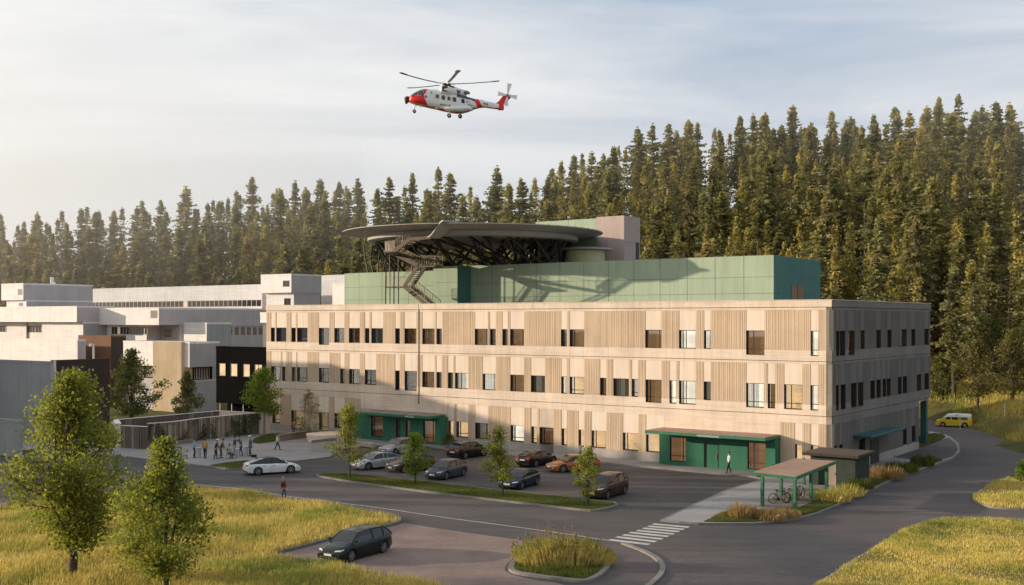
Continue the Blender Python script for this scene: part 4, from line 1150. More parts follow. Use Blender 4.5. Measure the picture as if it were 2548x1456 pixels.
wx0, wy0 = w2l((-89, 109))  # added block out of view, there to cast shade on the ground floor
t = site_thing('hospital_wing', 'tall plain grey block added out of view to shade the plaza and facade', 'building', wx0-8, wy0+14, 0)  # added shade block, not a real wing of the hospital
solid(t, wx0-16, wx0, wy0-1, wy0+31, 0, 18.0, 'greyc', 'greyc')
M['boards3'] = concrete('fence_boards_pale', (0.52, 0.45, 0.37), streak=0.2)
# ------------------------------------------------------------------ boarded enclosure
def E_(zx, zy): return ((400 + zx/2.548)*.62207, (1550 + zy/2.548)*.62207)
def wall_line(t, p, q, h0, h1, mat, boards, nm, thick=.16, cap_m='whitec', out=1):
    p, q = Vector((p[0], p[1], 0)), Vector((q[0], q[1], 0)); d = (q-p); L_ = d.length; d.normalize(); n_ = Vector((-d.y, d.x, 0))
    m = MB(); a, b = p - n_*thick/2, p + n_*thick/2; c, e = q + n_*thick/2, q - n_*thick/2
    m.add([a, e, c, b] + [v + Vector((0,0,h0)) for v in (a,)] + [e+Vector((0,0,h1)), c+Vector((0,0,h1)), b+Vector((0,0,h0))],
          [(3,2,1,0),(4,5,6,7),(0,1,5,4),(1,2,6,5),(2,3,7,6),(3,0,4,7)])
    m.build(nm, M[mat], t)
    if boards:
        bm_ = MB(); s = .05
        while s < L_-.12:
            w_ = boards*rs.uniform(.7, 1.1); h = lerp(h0, h1, s/L_) + rs.uniform(-.02, .02)
            for sg in (-1, 1):
                o1 = p + d*s + n_*sg*(thick/2+.002); dd_ = rs.uniform(.02, .09); mi_ = rs.choice((0, 0, 1, 2))
                o2 = o1 + n_*sg*dd_; e1_, e2_ = o1 + d*w_, o2 + d*w_
                lo = Vector((0,0,.05)); hi_ = Vector((0,0,h-.02))
                bm_.add([o1+lo, e1_+lo, e2_+lo, o2+lo, o1+hi_, e1_+hi_, e2_+hi_, o2+hi_], [(4,5,6,7),(2,3,7,6),(0,4,7,3),(1,2,6,5),(0,1,5,4)], mi_)
            s += w_ + rs.uniform(.03, .09)
        bm_.build('board_cladding', [M['boards' if boards < .2 else 'boards2'], M['boards3' if boards < .2 else 'boards2'], M['boards2' if boards < .2 else 'boards']], t)
    cp = MB(); cp.bar(p + Vector((0,0,h0+.03)), q + Vector((0,0,h1+.03)), thick+.12, .05); cp.build('coping', M[cap_m], t)
fpts = {'A': G(E_(170, 600))[0], 'B': G(E_(222, 625))[0], 'C': G(E_(478, 640))[0], 'Cb': G(E_(486, 612))[0], 'D': G(E_(1000, 545))[0], 'E': G(E_(1660, 475))[0]}
hb = 2.45
fn = thing('courtyard_fence', 'curved grey board fence with a pale coping facing the plaza', 'fence', (*fpts['D'], 0), off=(*fpts['D'], 0))
wall_line(fn, fpts['B'], fpts['C'], 2.35, 2.35, 'boards2', .30, 'rail_wall')
prev = fpts['Cb']
cv = chaikin([fpts['Cb'], G(E_(760, 590))[0], fpts['D'], G(E_(1350, 505))[0], fpts['E']], 2, False)
for a, b in zip(cv, cv[1:]): wall_line(fn, a, b, hb, hb, 'boards', .16, 'rail_wall')
cw = thing('courtyard_wall', 'pale concrete end wall at the left of the board fence', 'wall', (*fpts['A'], 0), off=(*fpts['A'], 0))
bk0 = atd(*E_(165, 335), 117); 
wall_line(cw, G(E_(185, 620))[0], G(E_(160, 585))[0], 2.5, 2.6, 'conc', 0, 'wall', thick=.5)
bw = thing('courtyard_wall', 'dark board lined rear wall of the fenced courtyard', 'wall', (*gnd(484, 1073)[:2], 0), off=(*gnd(484, 1073)[:2], 0))
def at_z(u, v, z): 
    p = gnd(u, v, z); return (p.x, p.y)
kA, kB, kC = at_z(*E_(165, 332), 2.6), at_z(*E_(1207, 240), 2.6), at_z(*E_(1735, 268), 2.4)
wall_line(bw, kA, kB, 2.6, 2.6, 'boards2', .30, 'rail_wall'); wall_line(bw, kB, kC, 2.6, 2.4, 'conc', 0, 'wall')
# low concrete kerb wall in front of the fence
lw = MB(); q = chaikin([G(E_(600, 608))[0], G(E_(800, 590))[0], G(E_(960, 570))[0]], 1, False)
for a, b in zip(q, q[1:]): lw.bar((*a, .25), (*b, .25), .35, .5)
props(lw.build('low_wall', M['kerb']), 'low concrete edging wall in front of the board fence', 'wall')
# long bench and sloping planter walls by the door
bn = thing('plaza_bench', 'long low timber topped bench wall running to the entrance', 'bench', gnd(745, 1092, .12), off=gnd(745, 1092, .12))
bp = chaikin(G(E_(1815, 560), E_(1980, 535), E_(2120, 515), E_(2260, 505)), 1, False)
bm1, bm2 = MB(), MB()
for a, b in zip(bp, bp[1:]):
    bm1.bar((*a, .42), (*b, .42), .5, .6); bm2.bar((*a, .77), (*b, .77), .7, .08)
bm1.build('base', M['boards'], bn); bm2.build('seat', M['timber'], bn)
rk = thing('ramp_wall', 'angular concrete wall with a dark sloping top beside the bench', 'wall', gnd(860, 1130), off=gnd(860, 1130))
A_ = G(E_(2150, 665), E_(2400, 668), E_(2420, 640), E_(2160, 640))
m = MB(); a = A_
m.add([(*a[0],.1),(*a[1],.1),(*a[2],.1),(*a[3],.1),(*a[0],.95),(*a[1],1.25),(*a[2],1.25),(*a[3],.95)], [(0,3,2,1),(4,5,6,7),(0,1,5,4),(1,2,6,5),(2,3,7,6),(3,0,4,7)])
m.build('wall', M['plinth'], rk)
m = MB(); m.add([(*a[0],.97),(*a[1],1.3),(*a[2],1.3),(*a[3],.99)], [(0,1,2,3)]); m.build('cap', M['steel'], rk)
pl_ = MB(); pc_ = gnd(*E_(2310, 560))
pl_.lathe([(0,.1),(2.0,.1),(2.2,.95),(1.9,1.0),(0,1.0)], 24, c=(pc_.x, pc_.y, 0)); props(pl_.build('round_planter', M['conc'], smooth=35), 'round pale concrete planter behind the angular wall', 'planter')
# low strip walls next to the parking entry
for k, (a, b, lb) in enumerate((((872,1108),(930,1116),'short pale concrete kerb wall at the parking entrance'),((985,1110),(1056,1116),'short dark capped kerb wall behind the silver car'))):
    p, q = gnd(*a), gnd(*b); m = MB(); m.bar(p + Vector((0,0,.3)), q + Vector((0,0,.3)), .6, .4)
    props(m.build('kerb_wall', M['plinth']), lb, 'wall')
# ------------------------------------------------------------------ vegetation
M['needle'] = foliage('conifer_needles', (0.095, 0.105, 0.052), (0.43, 0.40, 0.205), 0.35, trans=0.4)
M['needleHz'] = foliage('conifer_needles_hazed', (0.16, 0.145, 0.085), (0.42, 0.36, 0.21), 0.35, trans=0.4)  # pale warm tint paints the left haze into the needles
M['needleO'] = foliage('autumn_needles', (0.13, 0.045, 0.012), (0.26, 0.10, 0.02), 0.35, trans=0.3)
M['bark'] = simple('pale_bark', (0.30, 0.23, 0.17), rough=.9, var=.3, nscale=6)
M['palebark'] = simple('bleached_bark', (0.55, 0.46, 0.36), rough=.9, var=.2)
M['barkD'] = simple('dark_bark', (0.075, 0.055, 0.04), rough=.9, var=.35, nscale=6)
M['leaf'] = foliage('green_leaves', (0.12, 0.15, 0.030), (0.36, 0.36, 0.085), 0.9, trans=0.5, hue_rand=False)
M['leafY'] = foliage('fresh_green_leaves', (0.11, 0.17, 0.025), (0.28, 0.34, 0.05), 0.9, trans=0.5, hue_rand=False)
M['leafD'] = foliage('deep_green_leaves', (0.065, 0.085, 0.030), (0.22, 0.22, 0.075), 0.9, trans=0.4, hue_rand=False)

class Cards:
    """fast store of small leaf quads"""
    def __init__(s): s.p = []
    def add(s, c, size, rng, asp=1.0, flat=0.0):
        s.p.append((c[0], c[1], c[2], size, asp, flat))
    def build(s, name, mat, parent=None, seed=1, tri=False):
        r = np.random.default_rng(seed); P = np.array(s.p, dtype=np.float64); n = len(P)
        a = r.normal(size=(n, 3)); a[:, 2] *= (1 - P[:, 5]*.7); a /= np.linalg.norm(a, axis=1)[:, None]
        b = r.normal(size=(n, 3)); b[:, 2] *= (1 - P[:, 5]*.7); b -= a * (a*b).sum(1)[:, None]; b /= np.linalg.norm(b, axis=1)[:, None] + 1e-9
        a *= (P[:, 3]*P[:, 4]/2)[:, None]; b *= (P[:, 3]/2)[:, None]; c = P[:, :3]
        nn = np.cross(a, b); nn /= np.linalg.norm(nn, axis=1)[:, None] + 1e-9; fold = nn * (P[:, 3]*.18)[:, None]
        if tri:
            V = np.stack([c - a*1.0, c + b*.8 + fold, c + a*1.1, c - b*.8 + fold], 1)
        else:
            V = np.stack([c - a - b*.6, c + a*.2 - b, c + a*1.2, c + a*.1 + b], 1)
        V = V.reshape(-1, 3)
        me = bpy.data.meshes.new(name)
        me.vertices.add(4*n); me.vertices.foreach_set('co', V.ravel())
        me.loops.add(4*n); me.loops.foreach_set('vertex_index', np.arange(4*n))
        me.polygons.add(n); me.polygons.foreach_set('loop_start', np.arange(n)*4); me.polygons.foreach_set('loop_total', np.full(n, 4))
        me.materials.append(mat); me.update(calc_edges=True)
        o = bpy.data.objects.new(name, me); COL.objects.link(o)
        if parent is not None: o.parent = parent
        return o

def make_conifer(seed, kind='spruce', mat='needle', dens=1.0):
    """25 m tall conifer around the origin (thing with trunk and crown)"""
    r = random.Random(seed)
    t = thing('conifer_tree', 'x', 'tree')
    Ht = 25.0
    tr = MB(); pts = []; bend = r.uniform(-.25, .25)
    for i in range(9):
        f = i/8; pts.append(Vector((bend*math.sin(f*2.2), r.uniform(-.06, .06), Ht*f*.985)))
    tr.path(pts, [.30*(1-f/8)**.8 + .03 for f in range(9)], 7)
    start = {'spruce': .14, 'pine': .42, 'slim': .22, 'old': .34}[kind]
    wid = {'spruce': 4.6, 'pine': 4.2, 'slim': 3.2, 'old': 4.4}[kind]
    c = Cards(); z = Ht*start
    lob = [r.uniform(.75, 1.2) for _ in range(12)]
    while z < Ht*.985:
        f = (z/Ht - start)/(1-start)
        prof = {'spruce': 1.12*(1-f)**.85*min(1, .55+f*3), 'pine': math.sin(math.pi*min(1, f*.78+.22))**.8*(1.02-f**3), 'slim': 1.1*(1-f)**.7*min(1, .5+f*3), 'old': (1-f**1.3)*min(1, .4+f*2.4)}[kind]
        rad = wid*prof*(.78+.3*math.sin(z*1.9+seed))
        nb = r.choice((5, 6, 7))
        a0 = r.uniform(0, 6.28)
        for k in range(nb):
            if r.random() < (.10 if kind != 'pine' else .18): continue
            a = a0 + 6.28*k/nb + r.uniform(-.3, .3)
            L_ = rad*r.uniform(.55, 1.15)*lob[int((a % 6.28)/6.28*12) % 12] + .25
            dr = r.uniform(.10, .42) if kind != 'pine' else r.uniform(-.25, .15)
            up = .35 if f > .7 else 0
            nseg = max(2, int(L_/.34*dens))
            dz = -dr*L_
            tr_end = None
            for s_ in range(nseg):
                g_ = (s_+.6)/nseg
                px = L_*g_; pz = z + dz*g_**1.3 + up*L_*g_
                w_ = (.42*(1-g_)+.20)*(.9 if kind != 'slim' else .8)
                for q in range(3 if g_ < .75 else 2):
                    sp_ = r.gauss(0, w_*.55)
                    cx_ = px*math.cos(a) - sp_*math.sin(a); cy_ = px*math.sin(a) + sp_*math.cos(a)
                    c.add((cx_ + pts[min(8, int(z/Ht*8))].x, cy_, pz + r.gauss(-.05, .10)), r.uniform(.30, .62), r, 1.35, .5)
            if r.random() < .5:
                tr.tube((pts[min(8, int(z/Ht*8))].x, 0, z), (L_*.7*math.cos(a), L_*.7*math.sin(a), z+dz*.6+up*L_*.7), .035, .012, 3, cap=False)
        z += r.uniform(.42, .85)*(1.0 if f < .8 else .6)
    # top tuft
    for q in range(26): c.add((r.gauss(0, .13)+pts[8].x, r.gauss(0, .13), Ht - r.random()*1.6 + .2), r.uniform(.25, .45), r, 1.2, 0)
    # dead side twigs on bare trunk
    for q in range(10):
        zq = r.uniform(.08, start+.1)*Ht; a = r.uniform(0, 6.28); l_ = r.uniform(.5, 1.4)
        tr.tube((0, 0, zq), (l_*math.cos(a), l_*math.sin(a), zq-.1), .03, .01, 3, cap=False)
    tr.build('trunk', M['bark' if kind in ('pine', 'old') else 'barkD'], t, smooth=60)
    c.build('crown', M[mat], t, seed=seed)
    return t
CON = [make_conifer(1, 'spruce'), make_conifer(2, 'pine'), make_conifer(3, 'slim'), make_conifer(4, 'old'), make_conifer(5, 'spruce', 'needle'), make_conifer(6, 'slim', 'needle'), make_conifer(7, 'old', 'needle'), make_conifer(8, 'pine', 'needle')]
CONL = [make_conifer(21, 'spruce', 'needleHz'), make_conifer(22, 'old', 'needleHz'), make_conifer(23, 'slim', 'needleHz'), make_conifer(24, 'pine', 'needleHz')]
CONO = [make_conifer(31, 'old', 'needleO')]
fr_ = random.Random(5)
used = set()
forest_pts = []
def put_conifer(u, Y, hgt, protos, label, group):
    k = (u-CX)/F; X = k*Y; z = terr(X, Y) - .1
    pr = fr_.choice(protos); s_ = hgt/25.0; w_ = s_*fr_.uniform(1.05, 1.6)
    forest_pts.append((X, Y))
    if pr.name not in used:
        used.add(pr.name); pr['label'] = label; pr['group'] = group
        pr.location = (X, Y, z); pr.rotation_euler = (0, 0, fr_.uniform(0, 6.28)); pr.scale = (w_, w_, s_); return pr
    return copy_tree(pr, (X, Y, z), fr_.uniform(0, 6.28), (w_, w_, s_), label, group)
def clear_(X, Y, d):
    return all((X-a)**2 + (Y-b)**2 > d*d for a, b in forest_pts)
def fill(u0, u1, f0, f1, n, hmin, hmax, dmin, protos, label, group, absY=None):
    c_ = 0; tries = 0
    while c_ < n and tries < n*60:
        tries += 1
        u = fr_.uniform(u0, u1); k = (u-CX)/F; s0, s1, hh = ridge_of(k)
        Y = lerp(s0, s1, fr_.uniform(f0, f1))
        if not clear_(k*Y, Y, dmin): continue
        put_conifer(u, Y, fr_.uniform(hmin, hmax)*(1 if fr_.random() > .12 else .72), protos, label, group); c_ += 1
    return c_
tot = 0
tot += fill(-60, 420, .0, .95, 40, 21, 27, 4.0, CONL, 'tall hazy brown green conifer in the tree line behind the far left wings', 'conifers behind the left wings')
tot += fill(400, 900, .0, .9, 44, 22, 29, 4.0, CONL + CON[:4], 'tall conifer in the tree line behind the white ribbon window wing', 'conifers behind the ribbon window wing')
tot += fill(880, 1380, .1, .9, 40, 22, 29, 4.0, CON, 'tall dark conifer in the tree line behind the helipad', 'conifers behind the helipad')
tot += fill(1340, 2640, 0.82, 1.04, 58, 21, 27, 3.6, CON, 'dark conifer on the skyline of the wooded hill', 'conifers along the hill skyline')
tot += fill(1460, 2640, .42, .84, 60, 20, 27, 4.6, CON, 'dark conifer halfway up the wooded hill behind the hospital', 'conifers halfway up the hill')
tot += fill(1500, 2640, .06, .44, 46, 18, 25, 5.0, CON + CONL[:2], 'sunlit conifer on the lower slope behind the hospital roof', 'conifers on the lower hill slope')
tot += fill(2330, 2640, .0, .10, 5, 14, 19, 4.0, CON + CONL[:1], 'smaller conifer at the foot of the hill beside the hospital side wall', 'conifers at the foot of the hill')
og = 'orange trees at the foot of the hill'
put_conifer(2376, 171, 12.5, CONO, 'tallest rust orange autumn tree at the foot of the hill beside the hospital', og)
put_conifer(2470, 166, 8, CONO, 'low rust orange tree between the bank trees', og)
put_conifer(2335, 168, 7, CONO, 'small orange tree close behind the far corner of the hospital', og)
put_conifer(2535, 162, 7.5, CONO, 'orange tree near the right edge behind the bank trees', og)
# everything behind and between them: one far wood
def far_wood():
    pr = [make_conifer(41+i, k_, m_, .5) for i, (k_, m_) in enumerate((('old', 'needle'), ('spruce', 'needle'), ('old', 'needleHz')))]
    arr = []
    for p in pr:
        cr = [c for c in bpy.data.objects if c.parent is p and c.name.startswith('crown')][0].data
        tk = [c for c in bpy.data.objects if c.parent is p and c.name.startswith('trunk')][0].data
        a = np.empty(len(cr.vertices)*3); cr.vertices.foreach_get('co', a); a = a.reshape(-1, 4, 3)
        arr.append(a)
    for p in pr:
        for c in [c for c in bpy.data.objects if c.parent is p]: bpy.data.objects.remove(c)
        bpy.data.objects.remove(p)
    # unseen belt of tall conifers added beyond the left edge to shade the car park
    Bt = []
    for i, (bx0, by0, hh_) in enumerate(((-64, 96, 17), (-70, 101, 19), (-66, 106, 16), (-73, 111, 20), (-68, 114, 17), (-76, 92, 20), (-80, 106, 20), (-84, 98, 22), (-72, 88, 17), (-86, 114, 22), (-88, 104, 22))):
        A = arr[i % 2].reshape(-1, 3)*np.array([hh_/20, hh_/20, hh_/25]) + np.array([bx0, by0, 0]); Bt.append(A)
    V = np.concatenate(Bt); n4 = len(V)//4
    me = bpy.data.meshes.new('shade_tree_belt'); me.vertices.add(len(V)); me.vertices.foreach_set('co', V.ravel()); me.loops.add(len(V)); me.loops.foreach_set('vertex_index', np.arange(len(V)))
    me.polygons.add(n4); me.polygons.foreach_set('loop_start', np.arange(n4)*4); me.polygons.foreach_set('loop_total', np.full(n4, 4)); me.materials.append(M['needle']); me.update(calc_edges=True)
    o = bpy.data.objects.new('shade_tree_belt', me); COL.objects.link(o); props(o, 'unseen belt of conifers added to shade the car park', 'forest', kind='stuff')
    out = {0: [], 1: []}
    n = 0; tries = 0
    while n < 520 and tries < 16000:
        tries += 1
        u = fr_.uniform(-250, 2750); k = (u-CX)/F; s0, s1, hh = ridge_of(k)
        Y = lerp(s0, s1, fr_.uniform(.08, 1.12)); X = k*Y
        if not clear_(X, Y, 2.6): continue
        forest_pts.append((X, Y)); n += 1
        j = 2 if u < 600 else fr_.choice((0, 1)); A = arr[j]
        A = A[np.random.default_rng(n).random(len(A)) < .7]
        a_ = fr_.uniform(0, 6.28); s_ = fr_.uniform(.68, .90) if u > 1400 else fr_.uniform(.75, 1.0); c, s = math.cos(a_), math.sin(a_)
        Rm = np.array([[c, s, 0], [-s, c, 0], [0, 0, 1]])
        B = A.reshape(-1, 3) @ Rm * np.array([s_*1.1, s_*1.1, s_]) + np.array([X, Y, terr(X, Y)])
        out[1 if j == 2 else 0].append(B)
    for q, mt, lb in ((0, 'needle', 1), (1, 'needleHz', 2)):
        if not out[q]: continue
        V = np.concatenate(out[q]); n4 = len(V)//4
        me = bpy.data.meshes.new('forest'); me.vertices.add(len(V)); me.vertices.foreach_set('co', V.ravel())
        me.loops.add(len(V)); me.loops.foreach_set('vertex_index', np.arange(len(V)))
        me.polygons.add(n4); me.polygons.foreach_set('loop_start', np.arange(n4)*4); me.polygons.foreach_set('loop_total', np.full(n4, 4))
        me.materials.append(M[mt]); me.update(calc_edges=True)
        o = bpy.data.objects.new('forest', me); COL.objects.link(o)
        props(o, ('dense dark conifer wood filling the hill behind the separate trees', 'hazy brown wood behind the far left wings')[q], 'forest', kind='stuff')
far_wood()
# dead standing trunks showing pale between the crowns
for i in range(22):
    u = fr_.uniform(1480, 2560); k = (u-CX)/F; s0, s1, hh = ridge_of(k); Y = lerp(s0, s1, fr_.uniform(.02, .75)) - 2.5
    X = k*Y; h = fr_.uniform(9, 17); m = MB(); b_ = fr_.uniform(-.5, .5)
    m.path([(0, 0, 0), (b_*.4, 0, h*.4), (b_, 0, h*.75), (b_*1.2, 0, h)], [.16, .13, .09, .04], 6)
    for q in range(5):
        z_ = h*fr_.uniform(.35, .95); a_ = fr_.uniform(0, 6.28); m.tube((b_*z_/h, 0, z_), (b_*z_/h+math.cos(a_)*1.1, math.sin(a_)*1.1, z_+fr_.uniform(-.2, .4)), .04, .01, 3, cap=False)
    o = m.build('dead_trunk', M['palebark'], smooth=60); o.location = (X, Y, terr(X, Y)+fr_.uniform(3, 7) if False else terr(X, Y)); props(o, 'bare pale dead trunk standing among the hillside conifers', 'dead tree', 'bare dead trunks on the hillside')
# ------------------------------------------------------------------ broadleaf trees
def smooth_path(p, q, bend, n=5):
    p, q = Vector(p), Vector(q); out = []
    for i in range(n+1):
        t = i/n; v = p.lerp(q, t); v.z += bend*math.sin(math.pi*t)*(q-p).length; out.append(v)
    return out
def make_tree(label, loc, Ht, prof, leaf=.14, nblob=60, per=170, mat='leaf', trunk=.16, fork=.2, seed=1, xoff=0.0, bark='barkD', group=None, blob=.13, name='tree', rotz=0, cat='tree', lean=0.0):
    """prof: list of (z fraction, radius left, radius right) in metres"""
    r = random.Random(seed)
    t = thing(name, label, cat, loc, rotz, group)
    def rad(f):
        for a, b in zip(prof, prof[1:]):
            if f <= b[0]:
                k = (f-a[0])/(b[0]-a[0]); return lerp(a[1], b[1], k), lerp(a[2], b[2], k)
        return prof[-1][1:]
    f0 = prof[0][0]
    tr = MB(); top = Vector((xoff+lean*.6, 0, Ht*.80)); fk = Vector((xoff*.3+lean*.2, 0, Ht*fork))
    base = Vector((0, 0, -.1))
    tr.path([base, base.lerp(fk, .12)+Vector((0,0,.02)), base.lerp(fk, .5)+Vector((trunk*.3,0,0)), fk], [trunk*1.5, trunk*1.1, trunk, trunk*.85], 9)
    nl = 4 if Ht > 6 else 2
    leaders = []
    for i in range(nl):
        a = 6.28*i/nl + r.uniform(0, 1.2)
        e = Vector((top.x + math.cos(a)*Ht*.085*(i > 0), math.sin(a)*Ht*.085*(i > 0), top.z*r.uniform(.78, 1.0)))
        pth = [fk, fk.lerp(e, .25) + Vector((math.cos(a), math.sin(a), 0))*Ht*.03*(i > 0), fk.lerp(e, .6) + Vector((math.cos(a), math.sin(a), 0))*Ht*.035*(i > 0), e]
        k = .8 if i == 0 else .6
        tr.path(pth, [trunk*.85*k, trunk*.6*k, trunk*.38*k, trunk*.12], 7); leaders.append(pth)
    blobs = []
    for i in range(nblob):
        f = f0 + (1-f0)*((i+r.random())/nblob)
        f = min(.985, f)
        rl, rr_ = rad(f)
        a = r.uniform(0, 6.28)
        kk = r.uniform(.35 if f > .45 else .6, 1.08)*(1 + .55*noise.noise(Vector((math.cos(a)*1.3, math.sin(a)*1.3, f*3.2 + seed*3.1)))); R_ = (rr_ if math.cos(a) > 0 else rl)*kk
        Ry = (rl+rr_)/2*kk
        br = Ht*blob*r.uniform(.42, .98)*min(1, .35 + (rl+rr_)/(Ht*.35))
        R_ = max(0, R_-br*.55); Ry = max(0, Ry-br*.55)
        c = Vector((math.cos(a)*R_ + xoff*f + lean*f, math.sin(a)*Ry, Ht*f - br*.4))
        blobs.append((c, br))
    cs = Cards()
    for c, br in blobs:
        pth = r.choice(leaders); lo = [p for p in pth if p.z < c.z - .1] or [pth[0]]
        s_ = lo[-1]
        s_ = s_.lerp(pth[min(len(pth)-1, pth.index(lo[-1])+1)], r.random()*.5)
        if s_.z > c.z: s_ = pth[0]
        sp_ = smooth_path(s_, c, -.12, 3)
        tr.path(sp_, [trunk*.26, trunk*.19, trunk*.13, .012], 5)
        for q in range(3):
            e = c + Vector((r.gauss(0, 1), r.gauss(0, 1), r.gauss(0, .7)))*br*.6; tr.tube(sp_[2], e, trunk*.08, .006, 4, cap=False)
        n_ = int(per*(br/(Ht*blob))**1.7*.85*r.choice((.45, .8, 1, 1.15)))
        for q in range(n_):
            d = Vector((r.gauss(0, 1), r.gauss(0, 1), r.gauss(0, 1))).normalized()
            rr2 = br*(r.random()**.4)*r.uniform(.75, 1.35)
            p = c + Vector((d.x*rr2*1.15, d.y*rr2*1.15, d.z*rr2*.75))
            if p.z < .3: continue
            cs.add(p, leaf*r.uniform(.65, 1.3), r, 1.15, .15)
    tr.build('trunk', M[bark], t, smooth=60)
    cs.build('crown', M[mat], t, seed=seed)
    return t
make_tree('tall broad leafy green tree with a forked trunk at the front left', gnd(180, 1440, .1), 10.6,
          [(.21, .6, .5), (.28, 2.2, 1.5), (.38, 3.6, 2.4), (.52, 4.0, 3.0), (.68, 3.5, 2.9), (.80, 2.5, 1.9), (.9, 1.3, 1.4), (1, .4, .7)], leaf=.135, nblob=92, per=520, trunk=.21, fork=.22, seed=5, blob=.125)
make_tree('smaller leafy tree with a thin forked trunk just right of the tall front tree', gnd(412, 1482, .1), 7.6,
          [(.20, .5, .5), (.28, 2.2, 1.9), (.42, 2.9, 2.5), (.55, 2.7, 2.3), (.68, 2.0, 1.6), (.82, 1.1, .9), (1, .15, .25)], leaf=.12, nblob=78, per=430, mat='leaf', trunk=.13, fork=.25, seed=8, blob=.135)
pk = 'young trees on the median lawn'
make_tree('tallest slim tree at the left end of the median lawn', gnd(870, 1190, .13), 6.2, [(.26, .6, .5), (.36, 1.9, 1.6), (.48, 1.6, 1.35), (.62, .9, .9), (.8, .9, .9), (.92, .6, .6), (1, .2, .2)], leaf=.13, nblob=46, per=150, trunk=.075, fork=.28, seed=11, group=pk)
make_tree('young tree with a round crown in front of the brown hatchback', gnd(1033, 1205, .13), 4.1, [(.27, .6, .6), (.4, 1.3, 1.3), (.6, 1.35, 1.35), (.8, .95, .95), (1, .25, .25)], leaf=.12, nblob=34, per=150, mat='leafY', trunk=.06, fork=.3, seed=12, group=pk)
make_tree('slim tree with a bulging lower crown in front of the dark blue car', gnd(1251, 1233, .13), 5.2, [(.25, .6, .6), (.38, 1.6, 1.6), (.55, 1.55, 1.5), (.7, .95, .95), (.86, .75, .6), (1, .2, .2)], leaf=.12, nblob=46, per=150, trunk=.07, fork=.3, seed=13, group=pk, lean=-.3)
make_tree('young tree at the right end of the median lawn beside the brown estate car', gnd(1464, 1257, .13), 4.2, [(.24, .5, .5), (.38, 1.2, 1.35), (.58, 1.2, 1.1), (.8, .8, .8), (1, .2, .2)], leaf=.115, nblob=36, per=150, mat='leaf', trunk=.06, fork=.3, seed=14, group=pk)
make_tree('round bright green tree with a tall pale trunk at the end of the board fence', gnd(657, 1083, .1), 7.7, [(.36, 1.2, 1.2), (.46, 2.2, 2.3), (.62, 2.6, 2.6), (.8, 2.1, 1.9), (1, .6, .5)], leaf=.17, nblob=60, per=170, mat='leafY', trunk=.14, fork=.40, seed=15, bark='bark')
make_tree('thin wispy grey green tree by the glazed entrance at the left of the hospital', gnd(768, 1096, .1), 5.6, [(.18, .5, .5), (.3, 1.4, 1.3), (.5, 1.55, 1.5), (.7, 1.1, 1.0), (1, .12, .12)], leaf=.10, nblob=46, per=100, mat='leafD', trunk=.06, fork=.2, seed=16, bark='bark')
make_tree('dark spreading tree in front of the boarded tower behind the fence', atd(327, 1040, 140), 8.6, [(.1, 1.5, 1.5), (.25, 4.2, 3.6), (.5, 4.2, 3.6), (.66, 3.0, 2.6), (.8, 1.9, 1.5), (1, .5, .4)], leaf=.2, nblob=90, per=190, mat='leafD', trunk=.2, fork=.2, seed=17, name='tree')
make_tree('small dark conical tree behind the fence in front of the grey panelled flank', atd(466, 1040, 140), 5.8, [(.05, 1.6, 1.6), (.25, 2.4, 2.3), (.5, 1.8, 1.6), (.75, 1.0, .9), (1, .15, .15)], leaf=.18, nblob=60, per=170, mat='leafD', trunk=.12, fork=.2, seed=18)
M['leafA'] = foliage('early_autumn_leaves', (0.08, 0.085, 0.028), (0.25, 0.20, 0.07), 0.9, trans=0.4, hue_rand=False)
# trees on the bank at the right
def bank_tree(u, v, Y, Ht, rad_, seed, label, mat='leaf', group='broadleaf trees on the grassy bank'):
    k = (u-CX)/F; X = k*Y; z = terr(X, Y)
    make_tree(label, (X, Y, z), Ht, [(.22, rad_*.4, rad_*.4), (.38, rad_, rad_), (.6, rad_*1.05, rad_), (.82, rad_*.6, rad_*.6), (1, .2, .2)], leaf=.24, nblob=60, per=150, mat=mat, trunk=.17, fork=.32, seed=seed, group=group)
bank_tree(2432, 0, 146, 8.8, 3.3, 31, 'bushy tree with a leaning dark trunk on the bank above the yellow van', 'leafA')
bank_tree(2520, 0, 140, 9.4, 3.4, 32, 'broad tree on the bank at the right edge of the picture', 'leafA')
bank_tree(2345, 0, 158, 7.0, 2.6, 33, 'small shaded tree beside the far corner of the hospital', 'leafD')
bank_tree(2590, 0, 150, 12, 4.0, 34, 'tall leafy tree partly beyond the right edge', 'leafD')
bank_tree(2475, 0, 156, 11.5, 3.0, 35, 'taller pale trunked tree behind the bushy tree on the bank', 'leafD')

# ------------------------------------------------------------------ grass
def grass_mat(name, stops, trans=.35, scale=.12):
    t = NT(name)
    n = t.noise(scale, 5, .65); n2 = t.noise(2.5, 3, .6)
    r = t.ramp(n.outputs['Fac'], stops); f = t.ramp(n2.outputs['Fac'], [(.3, (.7, .7, .7)), (.7, (1.25, 1.22, 1.15))])
    x = t.mix(1.0, r.outputs[0], f.outputs[0], 'MULTIPLY')
    t.link(x, t.b.inputs['Base Color']); t.b.inputs['Roughness'].default_value = .7; t.b.inputs['Specular IOR Level'].default_value = .15
    tr = t.node('ShaderNodeBsdfTranslucent'); ms = t.node('ShaderNodeMixShader'); ms.inputs[0].default_value = trans
    t.link(x, tr.inputs['Color']); t.link(t.b.outputs[0], ms.inputs[1]); t.link(tr.outputs[0], ms.inputs[2]); t.link(ms.outputs[0], t.out.inputs['Surface'])
    return t.mat
M['gold'] = grass_mat('golden_grass', [(.32, (.16, .23, .045)), (.42, (.42, .42, .10)), (.53, (.66, .54, .16)), (.75, (.80, .66, .25))])
M['goldR'] = grass_mat('golden_grass_right', [(.36, (.15, .20, .045)), (.44, (.48, .45, .11)), (.56, (.76, .62, .19)), (.8, (.82, .66, .27))])
